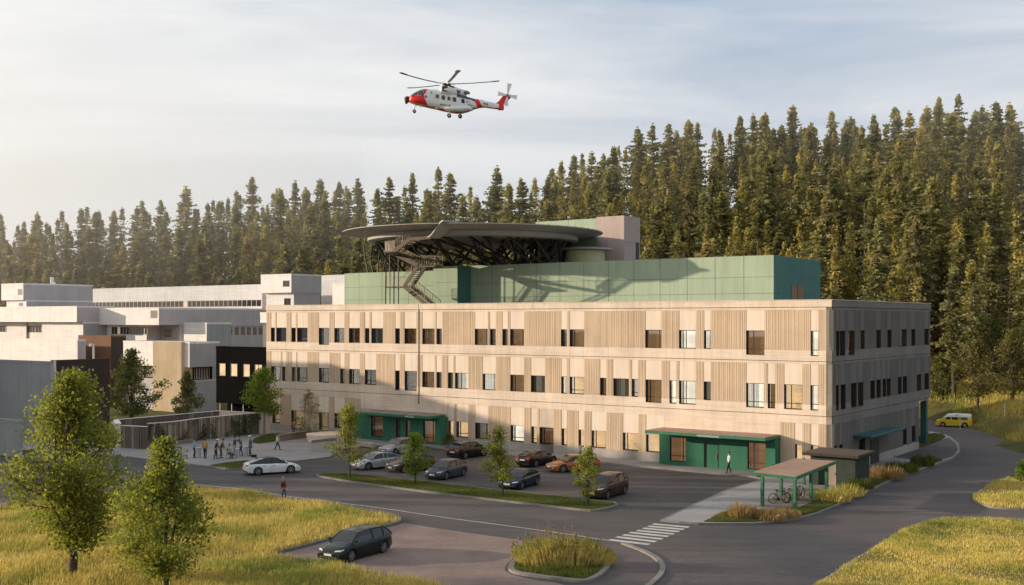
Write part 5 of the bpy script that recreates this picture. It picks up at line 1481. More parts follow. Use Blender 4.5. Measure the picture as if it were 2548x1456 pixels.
M['short'] = grass_mat('mown_grass', [(.30, (.07, .11, .02)), (.5, (.13, .16, .035)), (.72, (.24, .21, .06))], scale=.3)
M['straw'] = grass_mat('dry_straw', [(.30, (.26, .17, .07)), (.6, (.48, .34, .15)), (.8, (.36, .24, .11))], scale=.8)
def inpoly(P, poly):
    x, y = P[:, 0], P[:, 1]; c = np.zeros(len(P), bool); n = len(poly)
    for i in range(n):
        (x0, y0), (x1, y1) = poly[i], poly[(i+1) % n]
        if y0 == y1: continue
        m = ((y0 > y) != (y1 > y)) & (x < (x1-x0)*(y-y0)/(y1-y0) + x0); c ^= m
    return c
def blades(name, poly, dens, h, wdt, mat, z0, seed, lean=.35, clump=0, ylim=None, zfn=None, label='', kind='stuff', parent=None, frustum=True):
    r = np.random.default_rng(seed); Q = np.array(poly); a, b = Q.min(0), Q.max(0)
    if ylim: a[1] = max(a[1], ylim[0]); b[1] = min(b[1], ylim[1])
    if frustum: a[0] = max(a[0], -.62*b[1]); b[0] = min(b[0], .62*b[1])
    n = int((b[0]-a[0])*(b[1]-a[1])*dens)
    P = r.random((n, 2))*(b-a) + a
    ok = inpoly(P, poly)
    if frustum: ok &= np.abs(P[:, 0]) < P[:, 1]*.50 + 3
    P = P[ok]
    if clump:      # noise-based thinning and height change
        q = np.array([noise.noise(Vector((p[0]*clump, p[1]*clump, seed))) for p in P])
        keep = r.random(len(P)) < np.clip(.75 + q*1.1, .25, 1); P = P[keep]; q = q[keep]
        hh = h*np.clip(1 + .95*q, .3, 2)
    else: hh = np.full(len(P), h)
    n = len(P); hh = hh*r.uniform(.55, 1.2, n)
    an = r.uniform(0, 6.28, n); dx, dy = np.cos(an)*wdt/2*r.uniform(.7, 1.4, n), np.sin(an)*wdt/2
    la = r.uniform(0, 6.28, n); lx, ly = np.cos(la)*hh*lean*r.random(n) + hh*.08, np.sin(la)*hh*lean*r.random(n)
    z = np.full(n, z0) if zfn is None else np.array([zfn(p[0], p[1]) for p in P])
    V = np.empty((n, 4, 3))
    V[:, 0] = np.stack([P[:, 0]-dx, P[:, 1]-dy, z], 1); V[:, 1] = np.stack([P[:, 0]+dx, P[:, 1]+dy, z], 1)
    V[:, 2] = np.stack([P[:, 0]+dx*.55+lx*.45, P[:, 1]+dy*.55+ly*.45, z+hh*.6], 1)
    V[:, 3] = np.stack([P[:, 0]+lx, P[:, 1]+ly, z+hh], 1)
    me = bpy.data.meshes.new(name); me.vertices.add(4*n); me.vertices.foreach_set('co', V.ravel())
    me.loops.add(4*n); me.loops.foreach_set('vertex_index', np.arange(4*n))
    me.polygons.add(n); me.polygons.foreach_set('loop_start', np.arange(n)*4); me.polygons.foreach_set('loop_total', np.full(n, 4))
    me.materials.append(mat); me.update(calc_edges=True)
    o = bpy.data.objects.new(name, me); COL.objects.link(o)
    if parent is not None: o.parent = parent
    if kind: props(o, label, None, None, kind)
    return o
blades('grass', fieldA, 190, .40, .040, M['gold'], .10, 1, clump=.22, ylim=(48, 96), label='tall golden meadow grass on the left')
blades('grass', fieldB, 260, .20, .034, M['goldR'], .10, 2, clump=.25, ylim=(50, 80), label='golden grass on the right verge')
blades('grass', fieldC, 150, .28, .040, M['goldR'], .10, 3, clump=.25, label='golden grass on the small island at the right edge')
blades('grass', med_in, 240, .10, .030, M['short'], .12, 4, clump=.4, label='short grass on the median')
blades('grass', rb_in, 260, .22, .030, M['short'], .12, 5, clump=.5, label='green grass on the planted roundabout')
blades('grass', shl, 240, .16, .030, M['short'], .17, 6, clump=.4, label='grass verge beside the bicycle shelter')
blades('grass', plz, 120, .10, .030, M['short'], .15, 7, label='short lawn beside the fence')
blades('grass', lawnW, 160, .10, .030, M['short'], .16, 8, label='short lawn behind the white car')
bk_poly = [(33, 126), (75, 108), (110, 150), (60, 186), (44, 182), (38, 150)]
bk_poly = [tuple(gnd(u, v)[:2]) for u, v in ((2255,1027),(2300,1031),(2342,1038),(2378,1058),(2418,1065),(2462,1078),(2522,1098),(2640,1140))] + [(120, 150), (90, 165), (45, 190)]
blades('grass', bk_poly, 36, .65, .07, M['gold'], 0, 9, clump=.12, zfn=lambda x, y: terr(x, y)-.08, label='long dry grass on the bank behind the road')
blades('grass', [tuple(v[:2]) for v in top], 150, .12, .03, M['short'], .3, 10, zfn=lambda x, y: .15 + .5*max(0, min(1, (y-118)/10)), label='lawn strip along the side wall')
def tuft(label, loc, r_, h, n, mat, seed, name='grass_tuft', group='dry grass tufts around the shelter verge', w_=.03, cat='grass tuft'):
    rr = np.random.default_rng(seed); pts = []
    m = Vector(loc)
    a = rr.uniform(0, 6.28, n); d = r_*np.sqrt(rr.random(n)); P = np.stack([np.cos(a)*d, np.sin(a)*d], 1)
    hh = h*(1-.45*(d/r_)**2)*rr.uniform(.5, 1.15, n)
    an = rr.uniform(0, 6.28, n); dx, dy = np.cos(an)*w_/2, np.sin(an)*w_/2
    lx, ly = np.cos(a)*hh*.32*rr.random(n)+rr.normal(0, .06, n), np.sin(a)*hh*.32*rr.random(n)
    V = np.empty((n, 4, 3)); z = np.zeros(n)
    V[:, 0] = np.stack([P[:, 0]-dx, P[:, 1]-dy, z], 1); V[:, 1] = np.stack([P[:, 0]+dx, P[:, 1]+dy, z], 1)
    V[:, 2] = np.stack([P[:, 0]+dx*.7+lx*.4, P[:, 1]+dy*.7+ly*.4, hh*.6], 1); V[:, 3] = np.stack([P[:, 0]+lx, P[:, 1]+ly, hh], 1)
    me = bpy.data.meshes.new(name); me.vertices.add(4*n); me.vertices.foreach_set('co', V.ravel()); me.loops.add(4*n); me.loops.foreach_set('vertex_index', np.arange(4*n))
    me.polygons.add(n); me.polygons.foreach_set('loop_start', np.arange(n)*4); me.polygons.foreach_set('loop_total', np.full(n, 4)); me.materials.append(M[mat]); me.update(calc_edges=True)
    o = bpy.data.objects.new(name, me); COL.objects.link(o); o.location = m
    return props(o, label, cat, group)
tuft('big reddish brown grass tuft at the left tip of the shelter verge', gnd(1848, 1288, .15), .9, 1.05, 900, 'straw', 1)
tuft('straw coloured tuft in front of the front shelter post', gnd(1916, 1291, .15), 1.1, .75, 900, 'straw', 2)
tuft('low straw tuft beside the shelter gravel', gnd(1960, 1286, .15), .9, .6, 600, 'straw', 3)
tuft('golden tuft right of the bicycle shelter', gnd(2072, 1245, .15), 1.3, .95, 900, 'goldR', 4)
tuft('golden tuft beside the dark shed corner', gnd(2110, 1232, .15), 1.2, .9, 800, 'gold', 5)
tuft('dark green tuft at the corner of the dark shed', gnd(2140, 1215, .15), 1.0, .9, 700, 'short', 6)
tuft('tall golden tuft on the verge by the side path', gnd(2205, 1189, .15), 1.5, 1.15, 1000, 'straw', 7)
tuft('dark weedy tuft beyond the tall golden tuft', gnd(2245, 1173, .15), 1.4, 1.0, 900, 'short', 8)
tuft('rounded dark bush like tuft at the far end of the verge', gnd(2296, 1158, .15), 1.0, 1.1, 900, 'short', 9)
def weeds(loc, seed):
    r = random.Random(seed)
    t = thing('wild_shrub', 'tall straw coloured weeds and grasses growing on the front roundabout', 'wild plants', loc)
    st_m = MB(); cs = Cards()
    for i in range(150):
        a = r.uniform(0, 6.28); d = r.random()**.6*2.4; x, y = math.cos(a)*d*1.1 - .4, math.sin(a)*d*.55 + .2
        h = r.uniform(.8, 2.4)*(1-.18*abs(x+.3)); lx = r.uniform(-.2, .35)
        p = Vector((x, y, 0)); q = Vector((x+lx, y+r.uniform(-.2, .2), h))
        st_m.tube(p, q, .012, .006, 3, cap=False)
        for k in range(14):
            v = p.lerp(q, .2+.8*k/14); cs.add(v + Vector((r.gauss(0, .07), r.gauss(0, .07), 0)), r.uniform(.05, .12), r, 1.4, 0)
    st_m.build('stem', M['straw'], t); cs.build('leaf_cluster', M['leafW'], t, seed=seed)
    bl = tuft('x', (-.2, 0, 0), 2.1, 1.4, 4600, 'gold', seed, name='grass_blades'); bl.parent = t; bl.scale = (1.15, .6, 1)
    for k in ('label', 'category', 'group'): del bl[k]
    b2 = tuft('x', (1.1, .1, 0), 1.5, 1.0, 2400, 'goldR', seed+5, name='grass_blades'); b2.parent = t; b2.scale = (1.1, .55, 1)
    for k in ('label', 'category', 'group'): del b2[k]
    return t
M['leafW'] = foliage('weed_leaves', (0.10, 0.09, 0.03), (0.28, 0.20, 0.07), 1.2, trans=.3, hue_rand=False)
weeds(gnd(1405, 1402, .13), 3)
make_tree('small round bush beside the green pavilion door', gnd(1116, 1113, .12), 1.45, [(.0, .8, .8), (.4, 1.15, 1.15), (.8, .8, .8), (1, .3, .3)], leaf=.11, nblob=24, per=110, mat='leafD', trunk=.03, fork=.1, seed=41, blob=.3, name='bush', cat='bush')
make_tree('small yellow green sapling on the island at the right edge', gnd(2541, 1205, .12), 1.9, [(.1, .4, .4), (.5, .7, .7), (1, .2, .2)], leaf=.12, nblob=16, per=90, mat='leafY', trunk=.03, fork=.2, seed=42, blob=.2, name='sapling', cat='sapling')
# climbing plants on the board fence
iv = Cards(); r_ = random.Random(9)
for i in range(4200):
    f = r_.random(); k = min(len(cv)-2, int(f*(len(cv)-1))); a, b = Vector(cv[k]), Vector(cv[k+1]); p = a.lerp(b, r_.random()); d = (b-a).normalized()
    dens = .25 + .75*sstep(.45, 1.0, k/len(cv))
    z_ = 2.4*r_.random()**(1.6 - dens)
    if noise.noise(Vector((p.x*.9, p.y*.9, z_*.5))) + dens*.55 < .22: continue
    o_ = Vector((d.y, -d.x))*r_.uniform(.14, .32)
    iv.add((p.x+o_.x, p.y+o_.y, max(.15, z_)), r_.uniform(.09, .19), r_)
props(iv.build('climbing_plant', M['leafD'], seed=3), 'dark climbing plants covering the right half of the board fence', 'climbing plant')
# ------------------------------------------------------------------ vehicles
def paint(name, col, metal=.1):
    t = NT(name); n = t.noise(2.0, 2)
    r = t.ramp(n.outputs['Fac'], [(.3, sc_(col, .92)), (.7, sc_(col, 1.08))]); t.link(r.outputs[0], t.b.inputs['Base Color'])
    t.b.inputs['Metallic'].default_value = metal; t.b.inputs['Roughness'].default_value = .30; t.b.inputs['Specular IOR Level'].default_value = .25
    t.b.inputs['Coat Weight'].default_value = .25; t.b.inputs['Coat Roughness'].default_value = .06
    return t.mat
M['tyre'] = simple('tyre_rubber', (.022, .021, .02), rough=.85)
M['rim'] = simple('alloy_rim', (.45, .45, .45), rough=.3, metal=.8)
M['cglass'] = simple('tinted_car_glass', (.014, .017, .02), rough=.05, spec=.6, var=.2)
M['ctrim'] = simple('black_car_trim', (.015, .015, .015), rough=.5)
M['hlight'] = simple('headlamp_lens', (.7, .72, .75), rough=.1, spec=.8)
M['tlight'] = simple('tail_lamp_lens', (.45, .02, .015), rough=.2, emis=((1, .05, .02), .12))
M['plate'] = simple('number_plate_white', (.75, .75, .73), rough=.4)
def interp(pts, x):
    if x <= pts[0][0]: return pts[0][1]
    for a, b in zip(pts, pts[1:]):
        if x <= b[0]:
            t = (x-a[0])/(b[0]-a[0]); t = t*t*(3-2*t)*.5 + t*.5; return lerp(a[1], b[1], t)
    return pts[-1][1]
SHAPES = {   # L, W, H, hood height, belt height, windscreen base (from front), roof front, roof rear, tail glass base (from rear), tail height
    'hatch':  (4.45, 1.82, 1.50, .92, .98, 1.15, 2.0, 1.05, .18, 1.0),
    'sport':  (4.70, 1.88, 1.40, .84, .94, 1.25, 2.15, 1.55, .25, .98),
    'estate': (4.75, 1.84, 1.52, .93, .99, 1.15, 1.95, .75, .12, 1.02),
    'suv':    (4.65, 1.88, 1.66, 1.04, 1.10, 1.15, 1.85, .65, .12, 1.12),
    'coupe':  (4.60, 1.86, 1.38, .86, .93, 1.3, 2.2, 1.6, .45, .98)}
def make_car(label, cat, loc, heading, shape, mat, roof=None, group=None, plate=True, sc=1.0):
    L_, W, Hh, hood, belt, wsb, rfr, rre, tgb, tail = SHAPES[shape]
    t = thing('parked_car', label, cat, loc, heading, group)
    t.scale = (sc,)*3
    hl = L_/2; wr = .335; wbx = L_*.298; ar = .395
    topc = [(-hl, .62), (-hl+.06, tail-.12), (-hl+.22, tail), (-hl+.7, belt+.02), (0, belt-.01), (hl-wsb, hood+.03), (hl-.55, hood-.10), (hl-.14, hood-.24), (hl, hood-.42)]
    botc = [(-hl, .36), (-hl+.15, .26), (-hl+.5, .2), (hl-.5, .18), (hl-.12, .2), (hl, .28)]
    xs_ = sorted(set([-hl+.0, -hl+.03, -hl+.08, hl-.03, hl-.08, hl] + [-hl + L_*i/46 for i in range(47)] + [s*wbx + ar*math.cos(a) for s in (-1, 1) for a in (0, .35, .7, 1.05, 1.4, 1.75, 2.1, 2.45, 2.8, 3.1416)]))
    def halfw(x):
        q = abs(x)/hl; return W/2*(1 - .20*max(0, (q-.62)/.38)**2.2)*(1 if x > 0 else 1 - .02)
    rings = []
    for x in xs_:
        w_ = halfw(x); zt = interp(topc, x); zb = interp(botc, x)
        for s in (-1, 1):
            d = abs(x - s*wbx)
            if d < ar: zb = max(zb, wr + math.sqrt(max(0, ar*ar - d*d)) - .01)
        zb = min(zb, zt-.1); cr = .045
        mid = max(zb + .02, lerp(.25, zt, .38)); m2 = max(zb + .04, lerp(.25, zt, .72))
        half = [(w_*.955, zb), (w_*.995, mid), (w_, m2), (w_*.955, zt-.075), (w_*.86, zt-.01), (w_*.5, zt+cr*.7), (0, zt+cr)]
        full = [(x, -y, z) for y, z in half] + [(x, y, z) for y, z in half[-2::-1]]
        rings.append(full)
    b = MB(); b.loft(rings, 0, closed=False)
    for rg_ in (rings[0], rings[-1]):
        n = len(rg_)
        b.add(rg_, [tuple(range(n)) if rg_ is rings[0] else tuple(range(n-1, -1, -1))])
    # roof skin
    xa, xb, xc, xd = hl-wsb+.08, hl-rfr, -hl+rre, -hl+tgb
    def rz(x):
        if x > xb: k = (x-xb)/(xa-xb); return lerp(Hh-.015, interp(topc, x)+.02, k**1.12)
        if x < xc: k = (xc-x)/(xc-xd); return lerp(Hh-.04, interp(topc, x)+.02, k**1.35)
        return Hh - .05*((x-(xb+xc)/2)/((xb-xc)/2))**2*.9
    cs_ = sorted(set([xd, xc, xb, xa] + [xd + (xa-xd)*i/26 for i in range(27)]))
    g_, rfm, side = MB(), MB(), MB()
    def csec(x):
        w_ = W/2; bz = interp(topc, x)-.02; z = max(rz(x), bz+.012); k = (z-bz)/(Hh-bz)
        return [(w_*.855, bz), (lerp(w_*.855, w_*.72, k*.62), lerp(bz, z, .55)), (lerp(w_*.855, w_*.655, k), z-.055*k), (lerp(w_*.80, w_*.56, k), z-.01*k), (0, z+.015*k)]
    for x0, x1 in zip(cs_, cs_[1:]):
        s0, s1 = csec(x0), csec(x1); scr = x0 >= xb-1e-6 or x1 <= xc+1e-6
        for sg in (-1, 1):
            P = [(x0, sg*y, z) for y, z in s0]; Q = [(x1, sg*y, z) for y, z in s1]
            for j in range(4):
                f = [P[j], Q[j], Q[j+1], P[j+1]] if sg < 0 else [P[j+1], Q[j+1], Q[j], P[j]]
                tgt = side if j < 2 else (g_ if (scr and j >= 2) else rfm)
                tgt.add(f, [(0, 1, 2, 3)])
    body = b.build('body', M[mat], t, smooth=38, fix=False)
    rfm.build('roof', M[roof or mat], t, smooth=50)
    for sg in (-1, 1):
        for q, nm_ in ((side, 'side_window'),):
            p_ = MB(); 
            for f in q.f:
                vs = [q.v[i] for i in f]
                if sum(v[1] for v in vs)*sg > 0: p_.add(vs, [(0, 1, 2, 3)])
            p_.build(nm_, M['cglass'], t, smooth=50)
    for nm_, fr in (('windscreen', True), ('rear_window', False)):
        p_ = MB()
        for f in g_.f:
            vs = [g_.v[i] for i in f]
            if (sum(v[0] for v in vs)/4 > 0) == fr: p_.add(vs, [(0, 1, 2, 3)])
        p_.build(nm_, M['cglass'], t, smooth=50)
    # pillars
    pm = MB()
    for sg in (-1, 1):
        pts = [Vector((x, sg*(csec(x)[2][0]+.004), csec(x)[2][1]+.004)) for x in cs_]; pm.path(pts, .032, 5)
        for x in ((xb+xc)/2+.05, xc+.12):
            s_ = csec(x); pm.path([Vector((x, sg*(y+.006), z)) for y, z in s_[:3]], .035, 4)
    pm.build('pillar', M[roof or mat], t, smooth=60)
    un = MB(); un.box(-hl+.3, hl-.3, -W/2+.12, W/2-.12, .16, .55); 
    for s in (-1, 1): un.box(s*wbx-ar, s*wbx+ar, -W/2+.14, W/2-.14, .25, .76)
    un.build('underbody', M['ctrim'], t)
    for s in (-1, 1):
        for sg in (-1, 1):
            w_ = MB(); y0, y1 = sg*(W/2-.235), sg*(W/2-.025)
            prof = [(0, y0), (wr-.02, y0), (wr, y0+sg*.03), (wr, y1-sg*.03), (wr-.025, y1), (wr-.095, y1), (wr-.10, y1-sg*.03), (0, y1-sg*.05)]
            rings_ = [[(s*wbx + r_*math.cos(a*math.pi/14), yy, wr + r_*math.sin(a*math.pi/14)) for a in range(28)] for r_, yy in prof]
            w_.loft(rings_, caps=False); wo = w_.build('wheel', M['tyre'], t, smooth=30)
            rm = MB()
            for q in range(7):
                a = q*2*math.pi/7; c = Vector((s*wbx, y1-sg*.022, wr)); e = c + Vector((math.cos(a), 0, math.sin(a)))*(wr-.10)
                rm.bar(c, e, .03, .045)
            rm.tube((s*wbx, y1-sg*.05, wr), (s*wbx, y1-sg*.008, wr), .05, n=10)
            ringp = [(s*wbx + (wr-.10)*math.cos(a*math.pi/12), y1-sg*.02, wr + (wr-.10)*math.sin(a*math.pi/12)) for a in range(25)]
            for p, q in zip(ringp, ringp[1:]): rm.tube(p, q, .016, n=4, cap=False)
            rm.build('rim', M['rim'], wo)
    for sg in (-1, 1):
        zt = hood - .33; w_ = halfw(hl-.1)
        m = MB(); m.loft([[(hl-.06, sg*w_*.55, zt), (hl-.02, sg*w_*.55, zt+.06), (hl-.10, sg*w_*.58, zt+.11)], [(hl-.16, sg*w_*.93, zt+.01), (hl-.14, sg*w_*.95, zt+.10), (hl-.22, sg*w_*.93, zt+.15)], [(hl-.40, sg*w_*1.045, zt+.06), (hl-.42, sg*w_*1.045, zt+.12), (hl-.44, sg*w_*1.02, zt+.17)]], 0)
        m.build('headlight', M['hlight'], t, fix=True)
        zt = tail - .18; w_ = halfw(-hl+.1)
        m = MB(); m.loft([[(-hl-.012, sg*w_*.5, zt), (-hl+.0, sg*w_*.5, zt+.09), (-hl+.05, sg*w_*.5, zt+.1)], [(-hl-.005, sg*w_*.9, zt-.02), (-hl+.02, sg*w_*.95, zt+.11), (-hl+.1, sg*w_*.9, zt+.1)], [(-hl+.25, sg*w_*1.035, zt+.02), (-hl+.27, sg*w_*1.03, zt+.10), (-hl+.3, sg*w_*1.0, zt+.11)]])
        m.build('taillight', M['tlight'], t, fix=True)
        m = MB(); m.bev(xa-.28, xa-.12, min(sg*W*.46, sg*W*.55), max(sg*W*.46, sg*W*.55), belt+.02, belt+.15, .03); m.build('mirror', M[mat], t)
        dm = MB()
        for x in (xa-.15, (xb+xc)/2+.05, xc+.05):
            if abs(x + wbx) < ar or abs(x - wbx) < ar: x = -wbx + ar + .03 if x < 0 else wbx - ar - .03
            w2 = halfw(x); zt2 = interp(topc, x); dm.path([Vector((x, sg*(w2*.997+.002), lerp(.25, zt2, .38))), Vector((x, sg*(w2+.002), lerp(.25, zt2, .72))), Vector((x, sg*(w2*.957+.002), zt2-.075))], .006, 4)
        dm.bev(-.15, .05, min(sg*(W/2-.02), sg*(W/2+.02)), max(sg*(W/2-.02), sg*(W/2+.02)), belt-.18, belt-.145, .01); dm.bev(-1.0, -.82, min(sg*(W/2-.02), sg*(W/2+.015)), max(sg*(W/2-.02), sg*(W/2+.015)), belt-.17, belt-.135, .01)
        dm.build('door_trim', M['ctrim'], t)
    m = MB(); zt = hood-.52; m.bev(hl-.07, hl+.012, -.62, .62, .28, .40, .02); m.bev(hl-.09, hl+.008, -.45, .45, zt+.10, zt+.19, .02); m.build('grille', M['ctrim'], t)
    m = MB(); m.box(hl-.02, hl+.022, -.26, .26, .42, .53); m.build('number_plate', M['plate'], t)
    m = MB(); m.box(-hl-.022, -hl+.02, -.26, .26, .62, .73); m.build('number_plate', M['plate'], t)
    m = MB(); m.bev(-hl-.01, -hl+.2, -.7, .7, .25, .38, .03); m.build('rear_bumper', M['ctrim'], t)
    return t
for nm, c, mt in (('silver', (.42, .42, .42), .5), ('graublue', (.045, .065, .085), .5), ('brown', (.085, .042, .026), .4), ('navy', (.010, .017, .045), .4), ('orange', (.42, .15, .04), .45), ('pblack', (.009, .009, .010), .3), ('pgreen', (.008, .018, .016), .4), ('pwhite', (.78, .78, .78), 0), ('brsuv', (.055, .028, .02), .4), ('pgrey', (.30, .31, .32), .5)):
    M['p_'+nm] = paint('car_paint_'+nm, c, mt*.3)
HD = math.atan2(-E2.y, -E2.x)            # nose towards the street
HB = math.atan2(E2.y, E2.x)
gp = 'cars parked in front of the hospital'
def mid(a, b): 
    p, q = gnd(*a), gnd(*b); c = (p+q)/2; return (c.x, c.y, 0.0)
def ctr(fw, rw, side_w=.88):
    """centre from the two visible wheel contact points (the near side wheels)"""
    p, q = gnd(*fw), gnd(*rw); d = (p-q); h = math.atan2(d.y, d.x); c = (p+q)/2
    n_ = Vector((-math.sin(h), math.cos(h), 0))
    if n_.y < 0: n_ = -n_
    c = c + n_*side_w; return (c.x, c.y, 0.0), h
c, h = ctr((875, 1399), (956, 1376)); make_car('glossy dark green estate car parked alone in the front bay beside the meadow', 'car', c, h, 'estate', 'p_pgreen')
c, h = ctr((723.7, 1178), (642.4, 1183)); make_car('white hatchback with black roof driving past the plaza', 'car', c, h, 'sport', 'p_pwhite', 'ctrim')
c, _ = ctr((929, 1172), (985, 1160)); make_car('silver low sports car at the left end of the front parking row', 'car', c, HD-.25, 'sport', 'p_silver', group=gp)
c, _ = ctr((1030, 1180), (1062, 1164)); make_car('brown hatchback half hidden by the round crowned tree', 'car', c, HD-.22, 'hatch', 'p_brown', group=gp)
c, h = ctr((1109, 1195), (1157, 1184)); make_car('grey blue hatchback between the brown and dark blue cars', 'car', c, h, 'hatch', 'p_graublue', group=gp)
c, h = ctr((1297, 1219), (1339, 1206)); make_car('dark blue low car behind the slim median tree', 'car', c, h, 'coupe', 'p_navy', group=gp)
c, h = ctr((1510, 1243), (1557.8, 1229)); make_car('dark brown estate car at the right end of the front row', 'car', c, h, 'suv', 'p_brsuv', group=gp)
c = gnd(1425, 1171); make_car('orange brown coupe turned sideways in front of the wall', 'car', (c.x, c.y, 0), math.atan2(-.42, -.9), 'sport', 'p_orange', group=gp)
c = gnd(1164, 1137); make_car('black estate car showing its tail lights below the pavilion window', 'car', (c.x, c.y, 0), HB, 'estate', 'p_pblack', group=gp)
c = gnd(1336, 1157); make_car('black saloon showing its rear between the two median trees', 'car', (c.x, c.y, 0), HB, 'coupe', 'p_pblack', group=gp)
c = gnd(995, 1128); make_car('pale grey car in the back row behind the silver sports car', 'car', (c.x, c.y, 0), HD-.1, 'hatch', 'p_pgrey', group=gp)

# yellow van on the road behind
M['vyellow'] = simple('van_yellow', (.72, .52, .02), rough=.35, coat=.5, var=.06); M['vwhite'] = simple('van_white', (.75, .74, .70), rough=.4, var=.05)
def make_van(loc, h):
    t = thing('yellow_van', 'yellow van with white roof driving away on the road behind the hospital', 'van', loc, h)
    L_, W, Hh = 5.0, 1.9, 1.95; hl = L_/2; b, rf_ = MB(), MB()
    prof = [(-hl, .35, 1.0), (-hl+.04, .3, 1.78), (-hl+.3, .28, 1.92), (-.2, .26, 1.95), (hl-1.7, .26, 1.88), (hl-1.2, .26, 1.55), (hl-.75, .26, 1.15), (hl-.3, .26, .98), (hl-.04, .28, .75), (hl, .34, .6)]
    xs2 = [-hl + L_*i/40 for i in range(41)]; R1, R2 = [], []
    for x in xs2:
        zb = interp([(p[0], p[1]) for p in prof], x); zt = interp([(p[0], p[2]) for p in prof], x); w_ = W/2*(1-.14*max(0, (abs(x)/hl-.75)/.25)**2)
        for s in (-1.5, 1.5):
            d = abs(x-s)
            if d < .42: zb = max(zb, .33+math.sqrt(.42**2-d*d))
        zm = min(zt-.02, 1.5)
        half = [(w_*.97, zb), (w_, max(zb+.02, .8)), (w_*.99, max(zb+.04, min(zm, 1.1))), (w_*.93, zm)]
        top_ = [(w_*.93, zm), (w_*.86, lerp(zm, zt, .7)), (w_*.7, zt), (0, zt+.02)]
        R1.append((x, half)); R2.append((x, top_))
    for RR, mb in ((R1, b), (R2, rf_)):
        for (x0, h0), (x1, h1) in zip(RR, RR[1:]):
            for sg in (-1, 1):
                for j in range(len(h0)-1):
                    f = [(x0, sg*h0[j][0], h0[j][1]), (x1, sg*h1[j][0], h1[j][1]), (x1, sg*h1[j+1][0], h1[j+1][1]), (x0, sg*h0[j+1][0], h0[j+1][1])]
                    mb.add(f if sg < 0 else f[::-1], [(0, 1, 2, 3)])
    b.box(-hl-.005, -hl+.05, -W/2*.86, W/2*.86, .35, 1.5); b.bev(hl-.3, hl+.01, -W/2*.84, W/2*.84, .32, .72, .04)
    b.build('body', M['vyellow'], t, smooth=40); rf_.build('roof', M['vwhite'], t, smooth=40)
    m = MB(); m.bev(-hl-.03, -hl+.02, -.72, .72, 1.12, 1.66, .04); m.build('rear_window', M['cglass'], t)
    for sg in (-1, 1):
        for a, c_, n_ in ((-1.9, -.75, 'window'), (-.6, .3, 'window'), (.42, 1.15, 'window')):
            m = MB(); y0 = sg*(W/2*.93); m.add([(a, sg*(W/2*.995+.006), 1.12), (c_, sg*(W/2*.995+.006), 1.12), (c_-(.25 if c_ > 1 else 0), sg*(W/2*.93+.012), 1.50), (a, sg*(W/2*.93+.012), 1.50)], [(0,1,2,3) if sg < 0 else (3,2,1,0)]); m.build(n_, M['cglass'], t)
        m = MB(); m.bev(-hl-.02, -hl+.05, min(sg*.74, sg*.9), max(sg*.74, sg*.9), .8, 1.1, .02); m.build('taillight', M['tlight'], t)
        for s in (-1.5, 1.5):
            m = MB(); m.tube((s, sg*(W/2-.22), .34), (s, sg*(W/2-.02), .34), .34, n=22); wo = m.build('wheel', M['tyre'], t, smooth=40)
            m = MB(); m.tube((s, sg*(W/2-.03), .34), (s, sg*(W/2-.008), .34), .2, n=16); m.build('rim', M['rim'], wo)
    m = MB(); m.add([(hl-.62, -.78, 1.10), (hl-.62, .78, 1.10), (hl-1.55, .66, 1.80), (hl-1.55, -.66, 1.80)], [(0,1,2,3)]); m.v = [(x+.06, y, z+.03) for x, y, z in m.v]; m.build('windscreen', M['cglass'], t)
    m = MB(); m.box(-hl-.03, -hl, -.26, .26, .62, .74); m.build('number_plate', M['plate'], t)
    m = MB(); m.bev(-hl-.04, -hl+.05, -.85, .85, .33, .5, .03); m.build('rear_bumper', M['ctrim'], t)
    return t
vp = gnd(2374, 1062); make_van((vp.x, vp.y, 0), R(155)).scale = (.84, .84, .84)
# ------------------------------------------------------------------ bicycle shelter, shed, bicycles
def loc_of(u, v, z=0.0):
    p = gnd(u, v, z); return w2l((p.x, p.y))
ax, ay = loc_of(1872, 1175.5, 2.45); dx_, dy_ = loc_of(1982, 1189, 2.3); bx_, by_ = loc_of(1977, 1141, 2.45); cx2, cy2 = loc_of(2080, 1150, 2.3)
sh = site_thing('bicycle_shelter', 'open bicycle shelter with green posts and a flat brown timber roof', 'shelter', (ax+cx2)/2, (ay+cy2)/2, .12)
m = MB(); lo = [(ax, ay), (dx_, dy_), (cx2, cy2), (bx_, by_)]; zs_ = (2.45, 2.35, 2.35, 2.45)
m.add([(p[0], p[1], z-.2) for p, z in zip(lo, zs_)] + [(p[0], p[1], z) for p, z in zip(lo, zs_)], [(0,3,2,1),(4,5,6,7),(0,1,5,4),(1,2,6,5),(2,3,7,6),(3,0,4,7)])
fa = m.build('fascia', M['greenp'], sh)
m = MB(); ins = offset_in(lo, .07)
m.add([(p[0], p[1], z+.004) for p, z in zip(ins, zs_)] + [(p[0], p[1], z+.035) for p, z in zip(ins, zs_)], [(4,5,6,7),(0,1,5,4),(1,2,6,5),(2,3,7,6),(3,0,4,7)])
M['rooft'] = concrete('roof_timber_pink', (.46, .31, .235), streak=.15, boards=False)
m.build('roof', M['rooft'], sh)
m = MB()
P0, P1, P2_, P3 = [Vector(p) for p in ins]
for i in range(1, 34):
    a = P0.lerp(P3, i/34); b = P1.lerp(P2_, i/34); za, zb = 2.487, 2.387
    m.bar((a.x, a.y, za), (b.x, b.y, zb), .02, .008)
m.build('roof_batten', M['timber'], sh)
for u, v in ((1897, 1262), (1977.5, 1270), (1943.5, 1232), (2018, 1249), (2057, 1222), (2000, 1206)):
    x, y = loc_of(u, v, .12); m = MB(); m.bev(x-.11, x+.11, y-.11, y+.11, .12, 2.24, .015); m.build('post', M['greenp'], sh)
m = MB()
